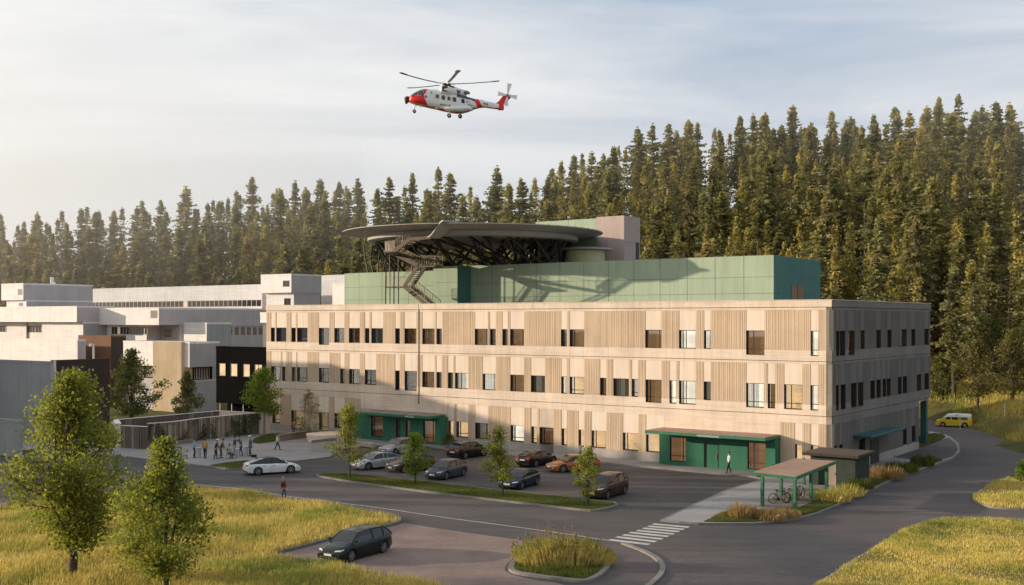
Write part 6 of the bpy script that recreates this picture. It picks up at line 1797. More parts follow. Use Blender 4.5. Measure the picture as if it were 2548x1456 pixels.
for a, b in (((ax+.25, ay+.25), (bx_+.25, by_-.25)), ((dx_-.25, dy_+.25), (cx2-.25, cy2-.25))): m.bar((*a, 2.16), (*b, 2.16), .12, .16)
m.build('beam', M['greenp'], sh)
M['gravel'] = concrete('gravel', (.30, .265, .24), streak=.25, scale=6)
gv_ = G((1885,1268),(1977,1275),(2030,1259),(2070,1230),(2040,1215),(1985,1215),(1930,1238))
sheet('gravel_bed', gv_, M['gravel'], .05, .165)
# dark shed
kx, ky = loc_of(2128, 1214, .12)
shd = site_thing('storage_shed', 'dark green flat roofed shed behind the bicycle shelter', 'shed', kx-1.8, ky+1.6, .12)
m = MB(); m.box(kx-3.6, kx, ky, ky+3.3, .12, 2.42); m.build('wall', M['shed'] if 'shed' in M else simple('shed_green', (.018, .035, .022), rough=.7, var=.3), shd)
m = MB(); m.bev(kx-4.1, kx+.45, ky-.55, ky+3.7, 2.43, 2.66, .03); rfo = m.build('roof', M['dkbrown'], shd)
m = MB(); m.box(kx-4.0, kx+.35, ky-.45, ky+3.6, 2.661, 2.69); m.build('roof_felt', M['roofd'] if 'roofd' in M else concrete('roof_felt_dark', (.13, .10, .08)), rfo)
m = MB(); m.box(kx-2.3, kx-1.5, ky-.03, ky-.002, .14, 2.1); dsh = m.build('door', M['boards'], shd)
MB().box(kx-1.62, kx-1.58, ky-.07, ky-.031, 1.0, 1.15).build('handle', M['rail'], dsh)
# advert / timetable board in the shelter
tbx, tby = loc_of(1955, 1236, .12)
def make_bike(label, loc, h, col, gname='bicycles parked in the shelter'):
    t = thing('bicycle', label, 'bicycle', loc, h, gname); Rw = .35
    for x in (-.52, .52):
        m = MB(); pts = [Vector((x + Rw*math.cos(a*math.pi/14), 0, Rw + Rw*math.sin(a*math.pi/14))) for a in range(29)]
        m.path(pts, .028, 5); wo = m.build('wheel', M['tyre'], t, smooth=60)
        s_ = MB()
        for a in range(14): s_.tube((x, 0, Rw), (x + Rw*.95*math.cos(a*math.pi/7), 0, Rw + Rw*.95*math.sin(a*math.pi/7)), .006, n=3, cap=False)
        s_.tube((x, -.05, Rw), (x, .05, Rw), .03, n=8); s_.build('spokes', M['rail'], wo)
    f = MB(); bb, st, hd, ra = Vector((-.08, 0, .28)), Vector((-.22, 0, .82)), Vector((.36, 0, .85)), Vector((-.52, 0, .35)); fk = Vector((.52, 0, .35))
    for a, b in ((bb, st), (bb, hd), (st, hd), (bb, ra), (st*.95, ra), (hd, fk)): f.tube(a, b, .022, n=6)
    f.tube(hd, hd + Vector((-.03, 0, .17)), .02, n=6); f.build('frame', M[col], t)
    m = MB(); c = hd + Vector((-.03, 0, .17)); m.path([c + Vector((-.12, -.3, .02)), c + Vector((.02, -.12, .02)), c + Vector((.02, .12, .02)), c + Vector((-.12, .3, .02))], .016, 6); m.build('handlebar', M['ctrim'], t)
    m = MB(); m.bev(-.36, -.10, -.07, .07, .90, .96, .025); m.tube((-.23, 0, .8), (-.24, 0, .92), .016, n=6); m.build('saddle', M['ctrim'], t)
    m = MB(); m.tube((-.08, -.04, .28), (-.08, .04, .28), .09, n=14); m.tube((-.08, .04, .28), (.05, .09, .18), .014, n=5); m.tube((-.08, -.04, .28), (-.21, -.09, .38), .014, n=5); m.bev(.0, .1, .06, .16, .165, .19, .006); m.bev(-.26, -.16, -.16, -.06, .37, .395, .006); m.build('pedal_crank', M['ctrim'], t)
    if True:
        m = MB(); m.bev(.5, .78, -.16, .16, .78, 1.0, .03); 
        if col == 'rail': m.build('basket', M['rail'], t)
    return t
for (u, v, h, lb, c) in ((1940, 1252, .25, 'bicycle with its front wheel poking out of the shelter', 'ctrim'), (1968, 1248, .75, 'bicycle with a wire basket leaning behind the front post', 'rail'), (1992, 1240, 1.0, 'bicycle parked deeper in the shelter beside the third post', 'p_pgrey')):
    p = gnd(u, v, .165); make_bike(lb, (p.x, p.y, .165), h, c)

# ------------------------------------------------------------------ helicopter
HY = 190.0; hk = HY/F*.62207/4.633
hc = atd((1550+1300/4.633)*.62207, (250+600/4.633)*.62207, HY)
he = thing('rescue_helicopter', 'white and red rescue helicopter flying low above the helipad', 'helicopter', hc)
def hp_(zx, zy, y=0.0): return ((zx-1300)*hk, y*hk, -(zy-600)*hk)
M['hred'] = simple('helicopter_red', (.85, .02, .02), rough=.4, var=.05); M['hwhite'] = simple('helicopter_white', (.88, .88, .87), rough=.42, var=.06, nscale=1)
M['hdark'] = simple('helicopter_dark', (.04, .032, .03), rough=.5); M['hcream'] = simple('helicopter_belly', (.52, .44, .33), rough=.6, var=.2)
M['hblade'] = simple('rotor_blade_dark', (.05, .045, .04), rough=.5); M['hbladeL'] = simple('rotor_blade_pale', (.60, .60, .55), rough=.5)
M['hblue'] = simple('crest_blue', (.03, .12, .30), rough=.5)
hst = [(400,655,738,40),(410,640,745,70),(440,612,757,115),(520,562,782,150),(600,522,800,168),(680,503,820,178),(770,505,840,182),(900,512,868,185),(1050,530,905,185),(1200,562,935,185),(1300,590,945,180),(1400,620,938,168),(1500,650,912,150),(1600,678,868,115),(1700,697,843,90),(1800,715,835,75),(1950,745,858,60),(2065,775,875,48)]
fus = MB(); NR = 36; rings = []; xs3 = []
x = 400
while x <= 2065:
    k = next(i for i in range(len(hst)-1) if hst[i+1][0] >= x); a, b = hst[k], hst[k+1]; f = (x-a[0])/(b[0]-a[0])
    tp, bt, hw = (lerp(a[i], b[i], f) for i in (1, 2, 3)); cy_, ry = (tp+bt)/2, (bt-tp)/2
    ring = []
    for i in range(NR):
        th = 2*math.pi*i/NR; c, s = math.cos(th), math.sin(th); e = .62
        ring.append(hp_(x, cy_ - ry*math.copysign(abs(s)**e, s), hw*math.copysign(abs(c)**e, c)))
    rings.append(ring); xs3.append(x); x += 9
def hcol(zx, zy, nz, bottom):
    if zx < 775:
        if zx < 695 and zy < 648 - max(0, (560-zx))*.12 and zy > 0:
            if zx < 683 and zy < 640: return 2
        bx_ = lerp(770, 690, (zy-505)/150) if zy < 655 else lerp(690, 745, (zy-655)/145)
        if zx < bx_: 
            return 3 if bottom else 1
    if bottom: 
        return 1 if (int((zx+((nz*40))) // 95) % 3 == 1 and 520 < zx < 1350) else 3
    if zx > 1260 and zx < 1620:
        lo_ = lerp(600, 640, (zx-1260)/60) if zx < 1290 else lerp(680, 735, (zx-1290)/310)
        if zy < lo_: return 2
    l0, l1 = 1585 + (zy-680)*.53, 1680 + (zy-690)*.6
    if l0 < zx < l1: return 1
    return 0
n = NR
b0 = len(fus.v)
for r_ in rings: fus.v.extend(r_)
for k in range(len(rings)-1):
    for i in range(n):
        j = (i+1) % n; q = (b0+k*n+i, b0+k*n+j, b0+(k+1)*n+j, b0+(k+1)*n+i); fus.f.append(q[::-1])
        cx_ = sum(fus.v[t][0] for t in q)/4/hk + 1300; cz_ = 600 - sum(fus.v[t][2] for t in q)/4/hk; yy = sum(fus.v[t][1] for t in q)/4/hk
        st0 = hst[next(i2 for i2 in range(len(hst)-1) if hst[i2+1][0] >= min(cx_, 2065))]
        th = 2*math.pi*(i+.5)/n; bottom = math.sin(th) < -.90
        fus.m.append(hcol(cx_, cz_, yy/200, bottom))
fus.f.append(tuple(range(b0, b0+n))); fus.m.append(1); e0 = b0+(len(rings)-1)*n; fus.f.append(tuple(range(e0+n-1, e0-1, -1))); fus.m.append(0)
M['hglass'] = simple('cockpit_glass', (.03, .035, .04), rough=.08, spec=.9)
fo = fus.build('fuselage', [M['hwhite'], M['hred'], M['hglass'], M['hcream']], he, smooth=40)
def hside(pts, y, th, mat, nm, par=he):
    """flat plate on the near flank, outlined in survey pixels"""
    m = MB(); n_ = len(pts)
    vs = [hp_(a, b, -(y+th)) for a, b in pts] + [hp_(a, b, -(y-12)) for a, b in pts]
    m.add(vs, [tuple(range(n_)), tuple(range(2*n_-1, n_-1, -1))] + [(i, n_+i, n_+(i+1) % n_, (i+1) % n_) for i in range(n_)])
    return m.build(nm, M[mat], par, fix=True)
def rrect(cx_, cy_, w_, h_, n_=16, sl=.13):
    o = []
    for i in range(n_):
        a = 2*math.pi*(i+.5)/n_; c, s = math.cos(a), math.sin(a); dx2, dy2 = w_/2*math.copysign(abs(c)**.45, c), h_/2*math.copysign(abs(s)**.45, s)
        o.append((cx_+dx2, cy_+dy2+dx2*sl))
    return o
for cx_, cy_, rd in ((935, 665, 1), (1045, 688, 0), (1150, 705, 1), (1250, 722, 0)):
    if rd: w_ = hside(rrect(cx_, cy_, 86, 92), 184, 2.5, 'hcreamL', 'window') if False else hside(rrect(cx_, cy_, 84, 90), 184, 2.5, 'conc', 'window'); hside([(cx_+26*math.cos(a*.3927), cy_+34*math.sin(a*.3927)) for a in range(16)], 184, 5, 'hglass', 'pane', w_)
    else: w_ = hside(rrect(cx_, cy_, 66, 82), 184, 2.5, 'hdark', 'window'); hside(rrect(cx_, cy_, 50, 64), 184, 5, 'hglass', 'pane', w_)
hside(rrect(1405, 748, 62, 78), 168, 3, 'hdark', 'window'); hside([(815,585),(842,588),(842,606),(815,603)], 184, 2.5, 'hdark', 'vent')
for i in range(4): hside(rrect(1785+i*23, 776+i*4, 14, 32, 8), 78, 3, 'hdark', 'vent')
hside([(1485+20*math.cos(a*.3927), 760+21*math.sin(a*.3927)) for a in range(16)], 155, 2, 'hdark', 'roundel'); hside([(1485+15*math.cos(a*.3927), 760+16*math.sin(a*.3927)) for a in range(16)], 155, 4, 'hwhite', 'roundel'); hside([(1480,750),(1494,760),(1480,772)], 155, 6, 'hred', 'roundel')
hside([(712,660),(728,648),(745,662),(744,684),(728,694),(712,682)], 180, 2.5, 'hblue', 'crest'); hside([(716,642),(742,648),(742,655),(716,649)], 180, 2.5, 'hblue', 'crest')
# cockpit window frames
cf = MB()
for a, b in (((570,640),(605,548)), ((605,548),(678,553)), ((678,553),(680,650)), ((680,650),(570,640)), ((632,550),(632,645))): cf.bar(hp_(*a, -176+abs(a[0]-640)*.12), hp_(*b, -176+abs(b[0]-640)*.12), .05, .05)
cf.build('cockpit_frame', M['hwhite'], he)
for pts in ([(478,640),(500,632),(535,648),(528,675),(488,680)], [(545,668),(578,655),(586,668),(578,688),(550,685)]): hside(pts, 140, 3, 'hglass', 'chin_window')
# nose ball
nb = MB(); 
for c, rx, rz_ in (((372, 668), 62, 42), ((362, 710), 48, 42), ((348, 752), 24, 22)):
    nb.loft([[hp_(c[0] + rx*math.cos(ph), c[1] - rz_*math.sin(ph)*math.sin(th), rx*math.sin(ph)*math.cos(th)) for th in [2*math.pi*i/16 for i in range(16)]] for ph in [math.pi*k/10 for k in range(11)]])
nb.build('nose_sensor', M['hdark'], he, smooth=60, fix=True)
# engine cowling
cw_st = [(975,510,560,60),(1000,470,560,90),(1030,448,580,105),(1150,446,600,110),(1250,470,620,108),(1330,492,640,100),(1400,520,650,85),(1440,545,660,60),(1470,600,665,30)]
cwm = MB(); rr_ = []
for zx, tp, bt, hw in cw_st:
    rr_.append([hp_(zx, (tp+bt)/2 - (bt-tp)/2*math.copysign(abs(math.sin(t_))**.6, math.sin(t_)), hw*math.copysign(abs(math.cos(t_))**.6, math.cos(t_))) for t_ in [2*math.pi*i/20 for i in range(20)]])
cwm.loft(rr_); cwm.build('engine_cowling', M['hwhite'], he, smooth=45, fix=True)
def hbox(x0, x1, y0, y1, z0, z1, mat, nm):     # survey px: x, lateral, vertical
    m = MB(); a, b = hp_(x0, z1, y0), hp_(x1, z0, y1); m.bev(min(a[0], b[0]), max(a[0], b[0]), min(a[1], b[1]), max(a[1], b[1]), min(a[2], b[2]), max(a[2], b[2]), .06); return m.build(nm, M[mat], he)
m = MB()
rr2 = []
for zx, tp, bt, y in ((985,520,585,-120),(1010,485,590,-150),(1130,482,600,-160),(1250,505,640,-150),(1300,540,640,-115)):
    rr2.append([hp_(zx, (tp+bt)/2 - (bt-tp)/2*math.sin(t_), y + 55*math.cos(t_)) for t_ in [2*math.pi*i/14 for i in range(14)]])
m.loft(rr2); m.build('engine_nacelle', M['hwhite'], he, smooth=45, fix=True)
hside([(1025,480),(1128,484),(1122,580),(1022,572)], 205, 3, 'hdark', 'air_intake'); hside([(1150,450),(1242,462),(1238,500),(1150,490)], 110, 4, 'hdark', 'air_intake'); hside([(1135,522),(1160,524),(1160,555),(1135,553)], 205, 4, 'hred', 'marking')
ex = MB()
for zx, zy, y in ((1262, 560, -140), (1430, 575, -80)): ex.tube(hp_(zx, zy, y), hp_(zx+95, zy+14, y-22), 30*hk, 26*hk, 14)
ex.build('exhaust', M['hexh'] if 'hexh' in M else simple('exhaust_metal', (.22, .19, .17), rough=.5, metal=.4), he, smooth=50)
# dark shaft fairing on the boom
m = MB(); m.loft([[hp_(a, b-12, -26), hp_(a, b-12, 26), hp_(a, b+26, 40), hp_(a, b+26, -40)] for a, b in ((1262, 590), (1290, 640), (1600, 690), (1780, 716))]); m.build('shaft_fairing', M['hdark'], he, fix=True)
# sponson and step
m = MB(); m.loft([[hp_(a, (t_+b)/2-(b-t_)/2*math.sin(q), -150+70*math.cos(q)) for q in [2*math.pi*i/14 for i in range(14)]] for a, t_, b in ((1060, 880, 905), (1120, 850, 935), (1390, 825, 945), (1500, 840, 925), (1580, 895, 925))]); m.build('sponson', M['hwhite'], he, smooth=45, fix=True)
# fin, tailplane
fin = [(2010,755),(2060,722),(2160,596),(2210,586),(2300,604),(2310,630),(2240,700),(2190,765),(2150,770),(2162,850),(2150,886),(2062,886)]
m = MB(); m.add([hp_(a, b, -14) for a, b in fin] + [hp_(a, b, 14) for a, b in fin], [tuple(range(len(fin))), tuple(range(2*len(fin)-1, len(fin)-1, -1))] + [(i, len(fin)+i, len(fin)+(i+1) % len(fin), (i+1) % len(fin)) for i in range(len(fin))]); m.build('tail_fin', M['hred'], he, fix=True)
m = MB(); m.loft([[hp_(2065, 866, 0), hp_(2150, 870, 0), hp_(2150, 880, 0), hp_(2065, 878, 0)], [hp_(2000, 876, -210), hp_(2070, 880, -210), hp_(2070, 886, -210), hp_(2000, 884, -210)]]); m.build('tailplane', M['hred'], he, fix=True)
tr_ = MB(); tr_.tube(hp_(2225, 618, -14), hp_(2225, 618, -60), 30*hk, 24*hk, 14); hub = tr_.build('tail_rotor_hub', M['rail'], he, smooth=50)
for a in (-82, 12, 97, 188):
    m = MB(); c, s = math.cos(R(a+3)), math.sin(R(a+3))
    def tp_(r_, o_): return hp_(2225 + r_*c - o_*s, 618 + r_*s + o_*c, -52)
    Lb = {-82: 215, 12: 175, 97: 195, 188: 175}[a]
    vs = [tp_(24, -12), tp_(Lb*.6, -32), tp_(Lb, -46), tp_(Lb*1.03, 40), tp_(Lb*.6, 26), tp_(24, 10)]
    v2 = [(p[0], p[1]+.04, p[2]) for p in vs]; m.add(vs+v2, [tuple(range(6)), tuple(range(11, 5, -1))] + [(i, 6+i, 6+(i+1) % 6, (i+1) % 6) for i in range(6)])
    m.build('tail_rotor_blade', M['hwhite'], he, fix=True)
# main rotor
hz_ = -(400-600)*hk; hx = (1095-1300)*hk
m = MB(); m.tube((hx, 0, hz_-60*hk), (hx, 0, hz_+8*hk), 52*hk, 34*hk, 16); m.tube((hx, 0, hz_-22*hk), (hx, 0, hz_+4*hk), 78*hk, 78*hk, 18); m.build('rotor_mast', M['hdark'], he, smooth=50)
RB = 985*hk
for k, a in enumerate((2, 74, 146, 218, 290)):
    ca, sa = math.cos(R(a)), -math.sin(R(a)); d = Vector((ca, sa, 0)); nrm = Vector((-sa, ca, 0)); m = MB(); rr3 = []
    for f, wd, dz in ((.09, 20, 0), (.17, 26, 0), (.2, 34, 3), (.5, 34, 16), (.84, 34, 44), (.88, 50, 50), (.97, 52, 60), (1.0, 26, 62)):
        c = Vector((hx, 0, hz_)) + d*RB*f + Vector((0, 0, dz*hk*(1.5 if k == 2 else .8))); h2 = nrm*wd*hk*.9; tk = Vector((0, 0, 3.2*hk))
        rr3.append([c-h2-tk*.3, c+tk*-1, c+h2-tk*.3, c+h2*.9+tk*.3, c+tk, c-h2*.9+tk*.6])
    m.loft(rr3); m.build('rotor_blade', M['hbladeL' if k in (1,) else 'hblade'], he, fix=True)
    g2 = MB(); g2.tube(Vector((hx, 0, hz_)) + d*RB*.06, Vector((hx, 0, hz_)) + d*RB*.17, 20*hk, 14*hk, 10); g2.build('blade_grip', M['hwhite'], he, smooth=50)
# undercarriage
for zx, z0_, zw, y, r_ in ((498, 800, 905, 0, 31), (1152, 925, 1013, -150, 37), (1340, 915, 975, 130, 37)):
    m = MB(); m.tube(hp_(zx+8, z0_, y), hp_(zx, zw, y), 9*hk, n=8); m.tube(hp_(zx+8, z0_+10, y), hp_(zx+45, z0_+5, y), 6*hk, n=6); lg = m.build('landing_leg', M['hwhite'], he)
    for s in (-1, 1):
        m = MB(); yc = y + s*22; m.tube(hp_(zx, zw, yc-12), hp_(zx, zw, yc+12), r_*hk, n=20); wo = m.build('wheel', M['tyre'], lg, smooth=40)
    m = MB(); m.tube(hp_(zx, zw, y-36), hp_(zx, zw, y+36), r_*.42*hk, n=14); m.build('hub', M['hwhite'], lg)
o_, _ = signboard(he, 'RESCUE', 0, 0, 0, .52, M['hdark']); o_.location = Vector(hp_(1080, 846, -187)); o_.rotation_euler = (R(90), R(6), 0); o_.scale = (.98, 1, 1)
o_, _ = signboard(he, 'REDNINGSTJENESTE', 0, 0, 0, .20, M['hdark']); o_.location = Vector(hp_(1095, 628, -187)); o_.rotation_euler = (R(90), R(8), 0)
m = MB(); m.bar(hp_(1470, 806, -150), hp_(1560, 820, -140), .06, .09); m.bar(hp_(1560, 820, -140), hp_(1590, 818, -128), .04, .05); m.build('door_rail', M['hdark'], he)
m = MB(); m.tube(hp_(925, 860, -120), hp_(925, 880, -120), 22*hk, n=10); m.tube(hp_(610, 800, -60), hp_(610, 848, -60), 8*hk, n=8); m.tube(hp_(955, 880, -90), hp_(955, 905, -90), 9*hk, n=8); m.build('antenna', M['hcream'], he)

# ------------------------------------------------------------------ people
M['skin'] = simple('skin', (.42, .25, .17), rough=.6, var=.08)
CLO = {'lblue': (.30, .45, .62), 'ochre': (.52, .27, .06), 'navy': (.025, .035, .07), 'black': (.015, .015, .017), 'white': (.75, .73, .70), 'brown': (.16, .085, .045), 'grey': (.42, .42, .46), 'denim': (.07, .12, .24), 'red': (.16, .02, .02), 'orange': (.45, .14, .06), 'jeans': (.06, .09, .16), 'hairD': (.03, .02, .015), 'hairB': (.40, .28, .13), 'cap': (.8, .79, .77), 'shoe': (.02, .018, .016)}
for k, c in CLO.items(): M['c_'+k] = simple('cloth_'+k, c, rough=.85, var=.18, nscale=5)
def skin_mesh(name, pts, edges, rad, mat, parent, sub=1, extra=None, root=0):
    me = bpy.data.meshes.new(name); me.from_pydata([tuple(p) for p in pts], edges, [])
    o = bpy.data.objects.new(name, me); COL.objects.link(o)
    mod = o.modifiers.new('skin', 'SKIN'); mod.use_smooth_shade = True
    sv = me.skin_vertices[0].data
    for i, r_ in enumerate(rad): sv[i].radius = (r_, r_) if not isinstance(r_, tuple) else r_; sv[i].use_root = (i == root)
    ss = o.modifiers.new('sub', 'SUBSURF'); ss.levels = sub; ss.render_levels = sub
    dg = bpy.context.evaluated_depsgraph_get(); m2 = bpy.data.meshes.new_from_object(o.evaluated_get(dg))
    bpy.data.objects.remove(o)
    if extra:
        b = MB(); b.v = [tuple(v.co) for v in m2.vertices]; b.f = [tuple(p.vertices) for p in m2.polygons]; b.m = [0]*len(b.f)
        extra(b); o = b.build(name, mat, parent, smooth=80, off=False); return o
    m2.materials.clear(); m2.materials.append(mat); m2.polygons.foreach_set('use_smooth', [True]*len(m2.polygons))
    o = bpy.data.objects.new(name, m2); COL.objects.link(o); o.parent = parent; return o
def ellip(b, c, r, n=12, mi=0):
    b.loft([[ (c[0]+r[0]*math.sin(ph)*math.cos(th), c[1]+r[1]*math.sin(ph)*math.sin(th), c[2]+r[2]*math.cos(ph)) for th in [2*math.pi*i/n for i in range(n)]] for ph in [math.pi*(.02+.96*k/7) for k in range(8)]], mi)
def person(label, loc, face, top='navy', legs='black', hair='hairD', hat=None, stride=.25, arms=(0.1, -.1), lean=0.0, Ht=1.72, sit=False, bend=0.0, longhair=False, coat=False, group=None, armup=(0, 0)):
    """x forward, y left.  stride: half distance between the feet"""
    t = thing('person', label, 'person', loc, face, group); k = Ht/1.75*(1.06 if group else 1.0); t.scale = (k,)*3
    hipz = .48 if sit else .93
    hip = Vector((0, 0, hipz)); V3 = Vector
    ch_d = V3((math.sin(lean), 0, math.cos(lean)))
    waist = hip + ch_d*.14; chest = hip + ch_d*.38; neck = hip + ch_d*.56; hd_d = V3((math.sin(lean*.6), 0, math.cos(lean*.6))); head = neck + hd_d*.17
    legp = {}
    for s in (-1, 1):
        hj = hip + V3((0, s*.09, -.03)); fx_ = s*stride
        if sit: kn = hj + V3((.42, 0, .0)); an = kn + V3((.02, 0, -.38))
        else:
            an = V3((fx_, s*.10, .08 + (.03 if fx_ < 0 else 0))); kn = (hj+an)/2 + V3((.05 + (.03 if fx_ < 0 else .0), 0, 0))
        legp[s] = (hj, kn, an, an + V3((.13, s*.02, -.045)))
    armp = {}
    for i, s in enumerate((1, -1)):
        sh_ = neck + ch_d*-.07 + V3((0, s*.19, 0)); sw_ = arms[i]; up = armup[i]
        ang = lean*.3 + sw_
        el = sh_ + V3((math.sin(ang)*.28, s*.05, -math.cos(ang)*.28)); wa = ang + .35 + up
        wr_ = el + V3((math.sin(wa)*.25, 0, -math.cos(wa)*.25)); hn = wr_ + (wr_-el).normalized()*.09
        armp[s] = (sh_, el, wr_, hn)
    pts = [hip, waist, chest, neck, head - hd_d*.03, head + hd_d*.08]; rad = [.13, .12, .145, .055, .085, .075]; ed = [(0,1),(1,2),(2,3),(3,4),(4,5)]
    rad = [(.15, .105), (.13, .10), (.165, .11), .052, .078, .07]
    for s in (-1, 1):
        i = len(pts); pts += list(legp[s]); rad += [.085, .058, .038, .034]; ed += [(0, i), (i, i+1), (i+1, i+2), (i+2, i+3)]
        i = len(pts); pts += list(armp[s]); rad += [.052, .038, .027, (.036, .018)]; ed += [(2, i), (i, i+1), (i+1, i+2), (i+2, i+3)]
    def face_(b):
        f = V3((math.cos(lean*.6), 0, -math.sin(lean*.6))); u_ = hd_d; l_ = V3((0, 1, 0)); c = head + u_*.03
        b.tube(c + f*.07 + u_*.01, c + f*.105 - u_*.02, .012, .016, 6)
        for s in (-1, 1):
            ellip(b, c + f*.076 + l_*s*.032 + u_*.022, (.012, .012, .01), 8); ellip(b, c + l_*s*.085, (.02, .012, .03), 8)
            a, e = armp[s][2], armp[s][3]; d = (e-a).normalized(); q = d.cross(V3((0, 1, 0))).normalized()
            for j in range(4):
                p0 = e + d*.01 + q*(j-1.5)*.019; b.path([p0, p0 + d*(.035-.004*abs(j-1.3)) - l_*s*.006, p0 + d*(.065-.008*abs(j-1.3)) - l_*s*.022], [.010, .0095, .007], 5)
            b.path([a + d*.03 + q*.03, a + d*.055 + q*.052 - l_*s*.01, a + d*.085 + q*.055 - l_*s*.02], [.012, .011, .008], 5)
        ellip(b, c + f*.074 - u_*.052, (.012, .022, .006), 8)
    skin_mesh('body', pts, ed, rad, M['skin'], t, 1, face_)
    # jacket / shirt
    jp = [hip - ch_d*(.10 if coat else .02), waist, chest, neck - ch_d*.035]; jr = [(.175, .135), (.16, .13), (.19, .135), (.075, .07)]; je = [(0,1),(1,2),(2,3)]
    if coat: jp.insert(0, hip - V3((0, 0, .28))); jr.insert(0, (.19, .14)); je = [(0,1),(1,2),(2,3),(3,4)]
    ci = 3 if coat else 2
    for s in (-1, 1):
        i = len(jp); sh_, el, wr_, hn = armp[s]; jp += [sh_, el, wr_ - (wr_-el)*.08]; jr += [.068, .055, .044]; je += [(ci, i), (i, i+1), (i+1, i+2)]
    skin_mesh('coat' if coat else 'jacket', jp, je, jr, M['c_'+top], t, 1)
    tp2 = [hip + ch_d*.03, hip - V3((0, 0, .04))]; trd = [(.16, .12), (.165, .125)]; te = [(0, 1)]
    for s in (-1, 1):
        i = len(tp2); hj, kn, an, ft = legp[s]; tp2 += [hj - V3((0, 0, .05)) if not sit else hj + V3((.06, 0, 0)), kn, an + V3((0, 0, .01))]; trd += [.10, .072, .058]; te += [(1, i), (i, i+1), (i+1, i+2)]
    skin_mesh('trousers', tp2, te, trd, M['c_'+legs], t, 1)
    for s in (-1, 1):
        an, ft = legp[s][2], legp[s][3]; m = MB(); ellip(m, an + V3((.05, s*.01, -.045)), (.14, .05, .04), 10); m.build('shoe', M['c_shoe'], t, smooth=80, off=False)
    m = MB(); c = head + hd_d*.055 - V3((.012, 0, 0)); ellip(m, c, (.098, .092, .088), 12)
    if longhair: ellip(m, head - V3((.06, 0, .08)), (.06, .10, .19), 12)
    m.build('hair', M['c_'+hair], t, smooth=80, off=False)
    if hat: 
        m = MB(); c = head + hd_d*.09; ellip(m, c, (.11, .105, .07), 12); m.tube(c + V3((.05, 0, -.02)), c + V3((.16, 0, -.035)), .075, .05, 10); m.build('cap', M['c_'+hat], t, smooth=60, off=False)
    return t
def pp_(u, v, z=0.0): p = gnd(u, v, z); return (p.x, p.y, z)
person('woman with long hair in a red and dark jacket walking along the road edge', pp_(705, 1246), R(-20), 'red', 'jeans', 'hairB', stride=.16, longhair=True, Ht=1.72)
person('person in a white top and black trousers striding across the plaza', pp_(690, 1120, .12), R(10), 'white', 'black', 'hairD', stride=.28, Ht=1.6)
person('person in an orange top standing at the glazed entrance', pp_(731, 1083, .12), R(-90), 'orange', 'jeans', 'hairD', stride=.06, Ht=1.75)
person('person in a loose white shirt walking past the right entrance pavilion', pp_(1814, 1177, .12), R(185), 'white', 'black', 'hairD', stride=.2, Ht=1.78)
person('person in a pale grey coat on the pavement behind the orange car', pp_(1444, 1148, .12), R(200), 'grey', 'black', 'hairD', stride=.12, Ht=1.72, coat=True)
pg = 'people gathered on the plaza'
person('person in a light blue shirt at the left end of the group', pp_(483, 1139, .12), R(15), 'lblue', 'navy', 'hairD', stride=.05, arms=(.5, .3), armup=(.9, .6), group=pg)
person('person in an ochre jacket seen from behind, second from the left of the group', pp_(510, 1141, .12), R(80), 'ochre', 'navy', 'hairD', stride=.07, group=pg)
person('person in a dark suit with a white cap leaning forward in the group', pp_(536, 1142, .12), R(0), 'navy', 'navy', 'hairD', hat='cap', stride=.1, lean=.25, group=pg)
person('person in a brown coat bending towards the seated one', pp_(549, 1140, .12), R(10), 'brown', 'brown', 'hairD', stride=.08, lean=.35, coat=True, group=pg)
person('person in pale grey seated on the metal chair', pp_(570, 1141, .12), R(70), 'grey', 'black', 'hairD', sit=True, stride=0, lean=.1, group=pg)
person('person in a short brown jacket standing behind the chair', pp_(584, 1133, .12), R(180), 'brown', 'grey', 'hairD', stride=.06, group=pg)
person('tall person in a blue shirt leaning left with raised arms', pp_(600, 1134, .12), R(175), 'denim', 'jeans', 'hairD', stride=.1, lean=.3, arms=(1.0, .8), armup=(1.0, .8), Ht=1.85, group=pg)
person('person in dark denim with a white cap at the right end of the group', pp_(623, 1135, .12), R(190), 'denim', 'jeans', 'hairD', hat='cap', stride=.07, Ht=1.82, coat=True, group=pg)
# chair, draped stands
ch = thing('metal_chair', 'metal chair of the seated person in the group', 'chair', pp_(571, 1142, .12), R(70))
m = MB(); m.bev(-.22, .24, -.22, .22, .42, .46, .015); m.build('seat', M['brown'], ch, off=False)
for sx, sy in ((-.2, -.2), (-.2, .2), (.2, -.2), (.2, .2)): m = MB(); m.tube((sx, sy, .42), (sx*1.15, sy*1.15, 0), .018, n=6); m.build('leg', M['steel'], ch, off=False)
m = MB()
for y in (-.2, -.07, .07, .2): m.tube((-.2, y, .46), (-.3, y, .9), .014, n=5)
m.tube((-.3, -.22, .9), (-.3, .22, .9), .02, n=6); m.build('backrest', M['steel'], ch, off=False)
def draped(label, u, v, h):
    t = thing('draped_stand', label, 'stand', pp_(u, v, .12), .2, 'cloth draped stands between the people'); m = MB(); rr4 = []
    for z, s in ((0, 1.0), (h*.5, .92), (h, .8)):
        rr4.append([((.2+.025*math.sin(i*1.57+z*3))*s*math.cos(2*math.pi*i/24), (.2+.025*math.sin(i*1.57))*s*math.sin(2*math.pi*i/24), z) for i in range(24)])
    m.loft(rr4); m.build('cloth', M['c_grey'], t, smooth=60, off=False)
    m = MB(); m.tube((0, 0, h), (0, 0, h+.03), .2, n=20); m.build('top', M['c_white'], t, off=False)
draped('pleated grey draped stand beside the light blue shirt', 495, 1139, .95); draped('grey draped stand beside the tall leaning person', 611, 1135, .9); draped('low grey draped stand under the raised arms', 591, 1138, .8)
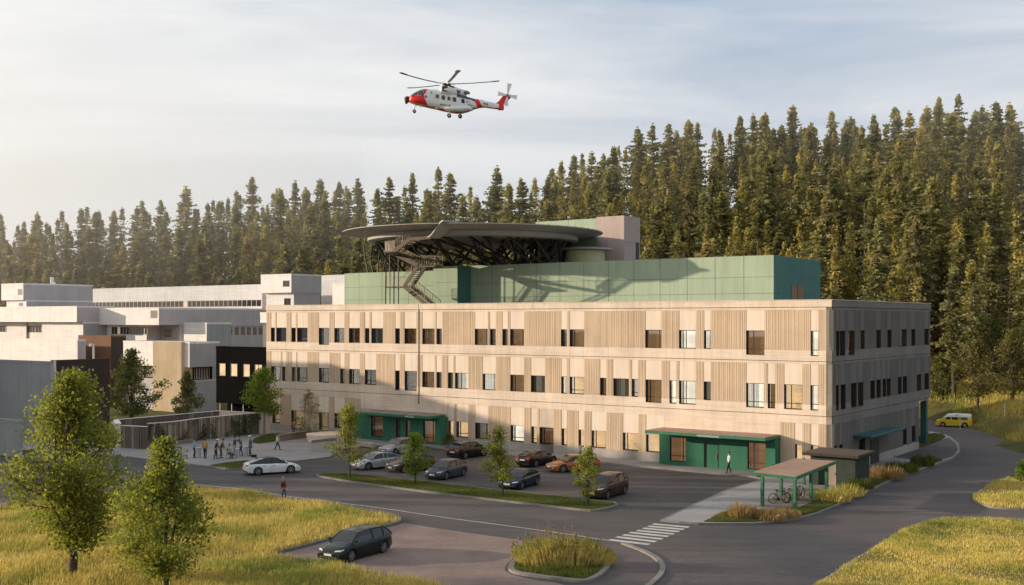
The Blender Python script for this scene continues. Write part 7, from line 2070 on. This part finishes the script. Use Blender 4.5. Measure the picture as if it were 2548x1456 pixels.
cs_ = thing('tool_case', 'small dark case on the ground at the right end of the group', 'case', pp_(632, 1138, .12), .3); m = MB(); m.bev(-.25, .25, -.12, .12, 0, .24, .03); m.build('body', M['c_black'], cs_, off=False); m = MB(); m.path([(-.08, 0, .24), (-.08, 0, .3), (.08, 0, .3), (.08, 0, .24)], .012, 5); m.build('handle', M['steel'], cs_, off=False)
# entrance column sign by the left pavilion, small bank posts
es = thing('information_column', 'slim white and blue grey information column beside the left pavilion door', 'sign', pp_(988, 1094, .12), ANG)
m = MB(); m.bev(-.2, .2, -.1, .1, 0, 1.0, .02); m.build('base', M['coolc'], es, off=False); m = MB(); m.bev(-.05, .3, -.06, .06, 1.001, 1.55, .02); m.build('sign_panel', M['white'], es, off=False)
k = (2389-CX)/F; bpY = 136; m = MB(); bz_ = terr(k*bpY, bpY); 
bpst = thing('bank_lamp', 'small white lamp on a thin post in the bank grass', 'lamp', (k*bpY, bpY, bz_)); m = MB(); m.tube((0, 0, 0), (0, 0, 1.9), .03, n=6); m.tube((0, 0, 1.85), (-.35, 0, 1.85), .025, n=6); m.build('post', M['white'], bpst, off=False); m = MB(); ellip(m, (-.42, 0, 1.75), (.16, .16, .14)); m.build('lamp_head', M['white'], bpst, smooth=60, off=False)
sp_ = gnd(2500, 1072); mp_o = MB().tube((0, 0, 0), (0, 0, 2.1), .03, n=6).build('marker_post', M['white'], None); mp_o.location = (sp_.x, sp_.y, terr(sp_.x, sp_.y)-.1); props(mp_o, 'thin white marker post beside the curving road', 'post')
# ------------------------------------------------------------------ evening haze over the low left end of the wood
hz = NT('haze'); hz.n.remove(hz.b)
vs_ = hz.node('ShaderNodeVolumeScatter'); vs_.inputs['Color'].default_value = (1.0, .90, .74, 1); vs_.inputs['Density'].default_value = .0015; vs_.inputs['Anisotropy'].default_value = .35
hz.link(vs_.outputs[0], hz.out.inputs['Volume'])
ho = MB().prism([(-205, 222), (-60, 226), (0, 228), (50, 235), (85, 190), (140, 190), (220, 420), (0, 430), (-240, 430)], -1, 75).build('haze', hz.mat)
hz2 = hz.mat.copy(); hz2.node_tree.nodes['Volume Scatter'].inputs['Density'].default_value = .0016; hz2.node_tree.nodes['Volume Scatter'].inputs['Color'].default_value = (1.0, .88, .70, 1)
h2o = MB().prism([(-210, 219), (-70, 221), (-28, 236), (-62, 425), (-245, 425)], -.5, 62).build('haze', hz2)
props(h2o, 'denser warm haze in front of the far left wood', None, kind='stuff')
props(ho, 'thin warm evening haze hanging in front of the left wood', None, kind='stuff')
